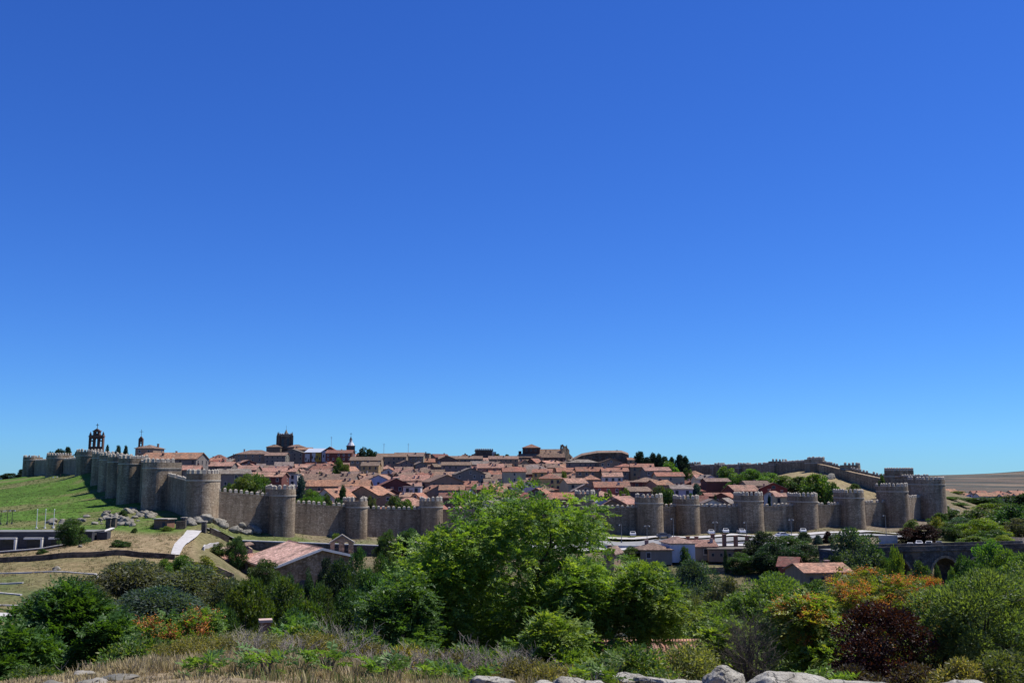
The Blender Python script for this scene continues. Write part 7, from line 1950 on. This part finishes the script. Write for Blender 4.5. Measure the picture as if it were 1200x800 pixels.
# low leafy weeds and shrubs
def weed(px, D, h, w, kind, cols, lab, seed, n=60, name='shrub', L=0.4, ll=0.11, lw=0.03, group='low shrubs on the brow'):
    rg = np.random.RandomState(seed)
    x, y = XY(px, D); z = G(x, y)
    t = thing(name, lab, 'shrub', (x, y, z), 0, group)
    if kind == 'fern':
        a = rg.rand(n) * 2 * PI; r = w * 0.35 * np.sqrt(rg.rand(n))
        P0 = np.stack([r * np.cos(a), r * np.sin(a), h * rg.uniform(0.05, 0.6, n)], -1)
        d = unit(np.stack([np.cos(a), np.sin(a), rg.uniform(0.5, 1.6, n)], -1))
        V, F, c = compound_leaves(rg, P0, d, L, pal(rg, n, cols), pairs=9, ll=ll, lw=lw, droop=0.45)
    else:
        C = clumps(rg, max(6, n // 40), PROF['dome']); C[:, :2] *= w / 2; C[:, 2] *= h * 0.9
        ci = rg.choice(len(C), n); pp, dd = shell(rg, n, 0.8)
        P0 = C[ci] + pp * 0.16 * (w + h) * 0.5; P0[:, 2] = np.maximum(P0[:, 2], 0.01)
        V, F, c = simple_leaves(rg, P0, unit(dd + rg.normal(size=(n, 3)) * 0.5), L, lw, (0.75 + 0.5 * rg.rand(len(C), 1))[ci] * pal(rg, n, cols))
    link('foliage', np_mesh('foliage', V, F, M['leaf'], c), t, None, (1, 1, 1))
    b = MB()
    for k in range(9):
        a = k * 0.7; b.tube([(0.04 * math.cos(a), 0.04 * math.sin(a), -0.03), (w * 0.14 * math.cos(a), w * 0.14 * math.sin(a), h * 0.35), (w * 0.3 * math.cos(a), w * 0.3 * math.sin(a), h * 0.75)], [0.012, 0.008, 0.004], 4)
    b.build('stems', M['bark'], t)
FERN = [(0.12, 0.21, 0.06), (0.16, 0.25, 0.07), (0.09, 0.17, 0.05)]
GREY = [(0.20, 0.20, 0.13), (0.26, 0.25, 0.16), (0.16, 0.17, 0.10)]
OLV = [(0.17, 0.17, 0.06), (0.22, 0.20, 0.07), (0.12, 0.13, 0.045), (0.28, 0.24, 0.11)]
DRK = [(0.13, 0.12, 0.06), (0.18, 0.16, 0.08), (0.09, 0.085, 0.045)]
weed(312, 22, 1.3, 1.0, 'leaf', [(0.07, 0.12, 0.03), (0.1, 0.15, 0.04)], 'dark green shrub in front of the brick pier', 227, 7000, L=0.09, lw=0.035)
weed(250, 13.2, 0.3, 0.35, 'fern', FERN, 'leafy green sprout in dry grass at lower left', 201, 18, 'sprout')
weed(322, 14.0, 0.42, 0.5, 'fern', FERN, 'feathery green sprout left of the dead brush', 203, 22, 'sprout')
weed(392, 14.6, 0.4, 0.55, 'fern', FERN, 'feathery bright green sprout below the dead brush', 204, 24, 'sprout')
weed(455, 14.6, 0.3, 0.45, 'fern', FERN, 'green sprout in the dead brush, centre left', 228, 26, 'sprout')
weed(515, 14.8, 0.28, 0.4, 'fern', FERN, 'green sprout left of the small pale rock', 229, 22, 'sprout')
weed(555, 15, 0.3, 0.4, 'fern', FERN, 'green sprout just above the small pale rock', 230, 22, 'sprout')
weed(712, 15.5, 0.5, 0.6, 'fern', AIL, 'leafy green sprout at the left end of the dry wall', 206, 36, 'sprout')
weed(695, 13.2, 0.25, 0.4, 'fern', AIL, 'low green sprout before the dry wall', 207, 22, 'sprout')
weed(945, 17, 0.5, 1.0, 'fern', [(0.16, 0.26, 0.05), (0.2, 0.3, 0.06)], 'bright green sprouts behind the long boulder', 208, 46, 'sprout')
weed(228, 16.6, 0.36, 1.0, 'leaf', OLV, 'olive-brown shrub in the dry grass at left', 209, 5200, L=0.06, lw=0.012)
weed(256, 17, 0.42, 1.2, 'leaf', OLV, 'second olive-brown shrub behind the green sprouts', 210, 5200, L=0.06, lw=0.012)
weed(290, 17.2, 0.48, 1.2, 'leaf', GREY, 'silvery grey shrub behind the green sprouts', 211, 6200, L=0.05, lw=0.012)
weed(322, 17.2, 0.45, 1.0, 'leaf', GREY, 'second silvery grey shrub beside the sapling', 212, 5200, L=0.05, lw=0.012)
weed(375, 17.0, 0.5, 1.0, 'leaf', OLV, 'olive shrub right of the young sapling', 213, 5200, L=0.06, lw=0.014)
weed(440, 17, 0.4, 0.9, 'leaf', DRK, 'olive shrub in the dead brush, centre left', 214, 4200, L=0.06, lw=0.016)
weed(480, 17, 0.42, 0.8, 'leaf', [(0.3, 0.24, 0.05), (0.2, 0.2, 0.06)], 'yellowing shrub in the dead brush', 215, 3000, L=0.07, lw=0.03)
weed(525, 16.6, 0.34, 0.8, 'leaf', DRK, 'olive shrub left of the small pale rock', 216, 4200, L=0.06, lw=0.016)
weed(610, 15.6, 0.36, 0.9, 'leaf', DRK, 'olive shrub above the small pale rock', 217, 4600, L=0.06, lw=0.016)
weed(645, 15.2, 0.34, 0.8, 'leaf', OLV, 'olive shrub before the small leafy tree', 218, 3600, L=0.06, lw=0.016)
weed(800, 21, 1.25, 1.5, 'leaf', [(0.16, 0.19, 0.07), (0.21, 0.23, 0.09), (0.12, 0.15, 0.055), (0.26, 0.27, 0.13)], 'rounded pale olive bush behind the dry wall', 219, 12000, L=0.085, lw=0.028)
weed(750, 20, 0.6, 1.1, 'leaf', [(0.12, 0.15, 0.05), (0.16, 0.18, 0.06)], 'low green bush left of the rounded pale olive bush', 220, 6000, L=0.08, lw=0.03)
weed(975, 19, 0.75, 1.3, 'leaf', [(0.035, 0.025, 0.022), (0.05, 0.04, 0.03)], 'dark brownish bush under the purple plum tree', 221, 6000, L=0.08, lw=0.03)
weed(1060, 18, 0.7, 1.2, 'leaf', [(0.05, 0.03, 0.03), (0.07, 0.06, 0.04)], 'low dark bush at the foot of the purple plum tree', 222, 5000, L=0.07, lw=0.03)
weed(1110, 17, 0.7, 1.0, 'leaf', OLV, 'low olive bush below the right foreground tree', 223, 5000, L=0.07, lw=0.025)
weed(1165, 17, 0.8, 1.2, 'leaf', [(0.08, 0.11, 0.04), (0.11, 0.13, 0.05)], 'low green bush at the bottom right corner', 224, 6000, L=0.08, lw=0.03)
weed(60, 19, 0.6, 1.2, 'leaf', [(0.07, 0.12, 0.03), (0.1, 0.14, 0.04)], 'low green weeds below the dark left tree', 225, 4500, L=0.08, lw=0.03)
weed(150, 19, 0.5, 1.0, 'leaf', OLV, 'low olive weeds right of the bare sapling', 226, 3500, L=0.07, lw=0.02)
LEAFG = [(0.08, 0.15, 0.035), (0.11, 0.18, 0.045), (0.06, 0.115, 0.03), (0.16, 0.19, 0.07)]
weed(365, 18.2, 0.75, 1.1, 'leaf', LEAFG, 'leafy green bush behind the feathery sprout', 231, 6500, L=0.09, lw=0.035)
weed(425, 18.4, 0.7, 1.1, 'leaf', LEAFG, 'leafy green bush behind the dead brush, centre left', 232, 6500, L=0.09, lw=0.035)
weed(490, 18.6, 0.7, 1.2, 'leaf', LEAFG, 'leafy green bush behind the yellowing shrub', 233, 6500, L=0.09, lw=0.035)
weed(548, 18.2, 0.65, 1.1, 'leaf', LEAFG, 'leafy green bush below the left of the central tree', 234, 6500, L=0.09, lw=0.035)
weed(590, 17.8, 0.6, 1.0, 'leaf', LEAFG, 'leafy green bush below the central trunk', 235, 6000, L=0.09, lw=0.035)
weed(740, 17.5, 0.75, 1.2, 'leaf', LEAFG, 'leafy green bush in front of the half hidden red roof', 236, 7000, L=0.09, lw=0.035)
weed(180, 17.5, 0.5, 1.1, 'leaf', LEAFG, 'low leafy green bush at the foot of the orange-seeded tree', 237, 5500, L=0.09, lw=0.035)
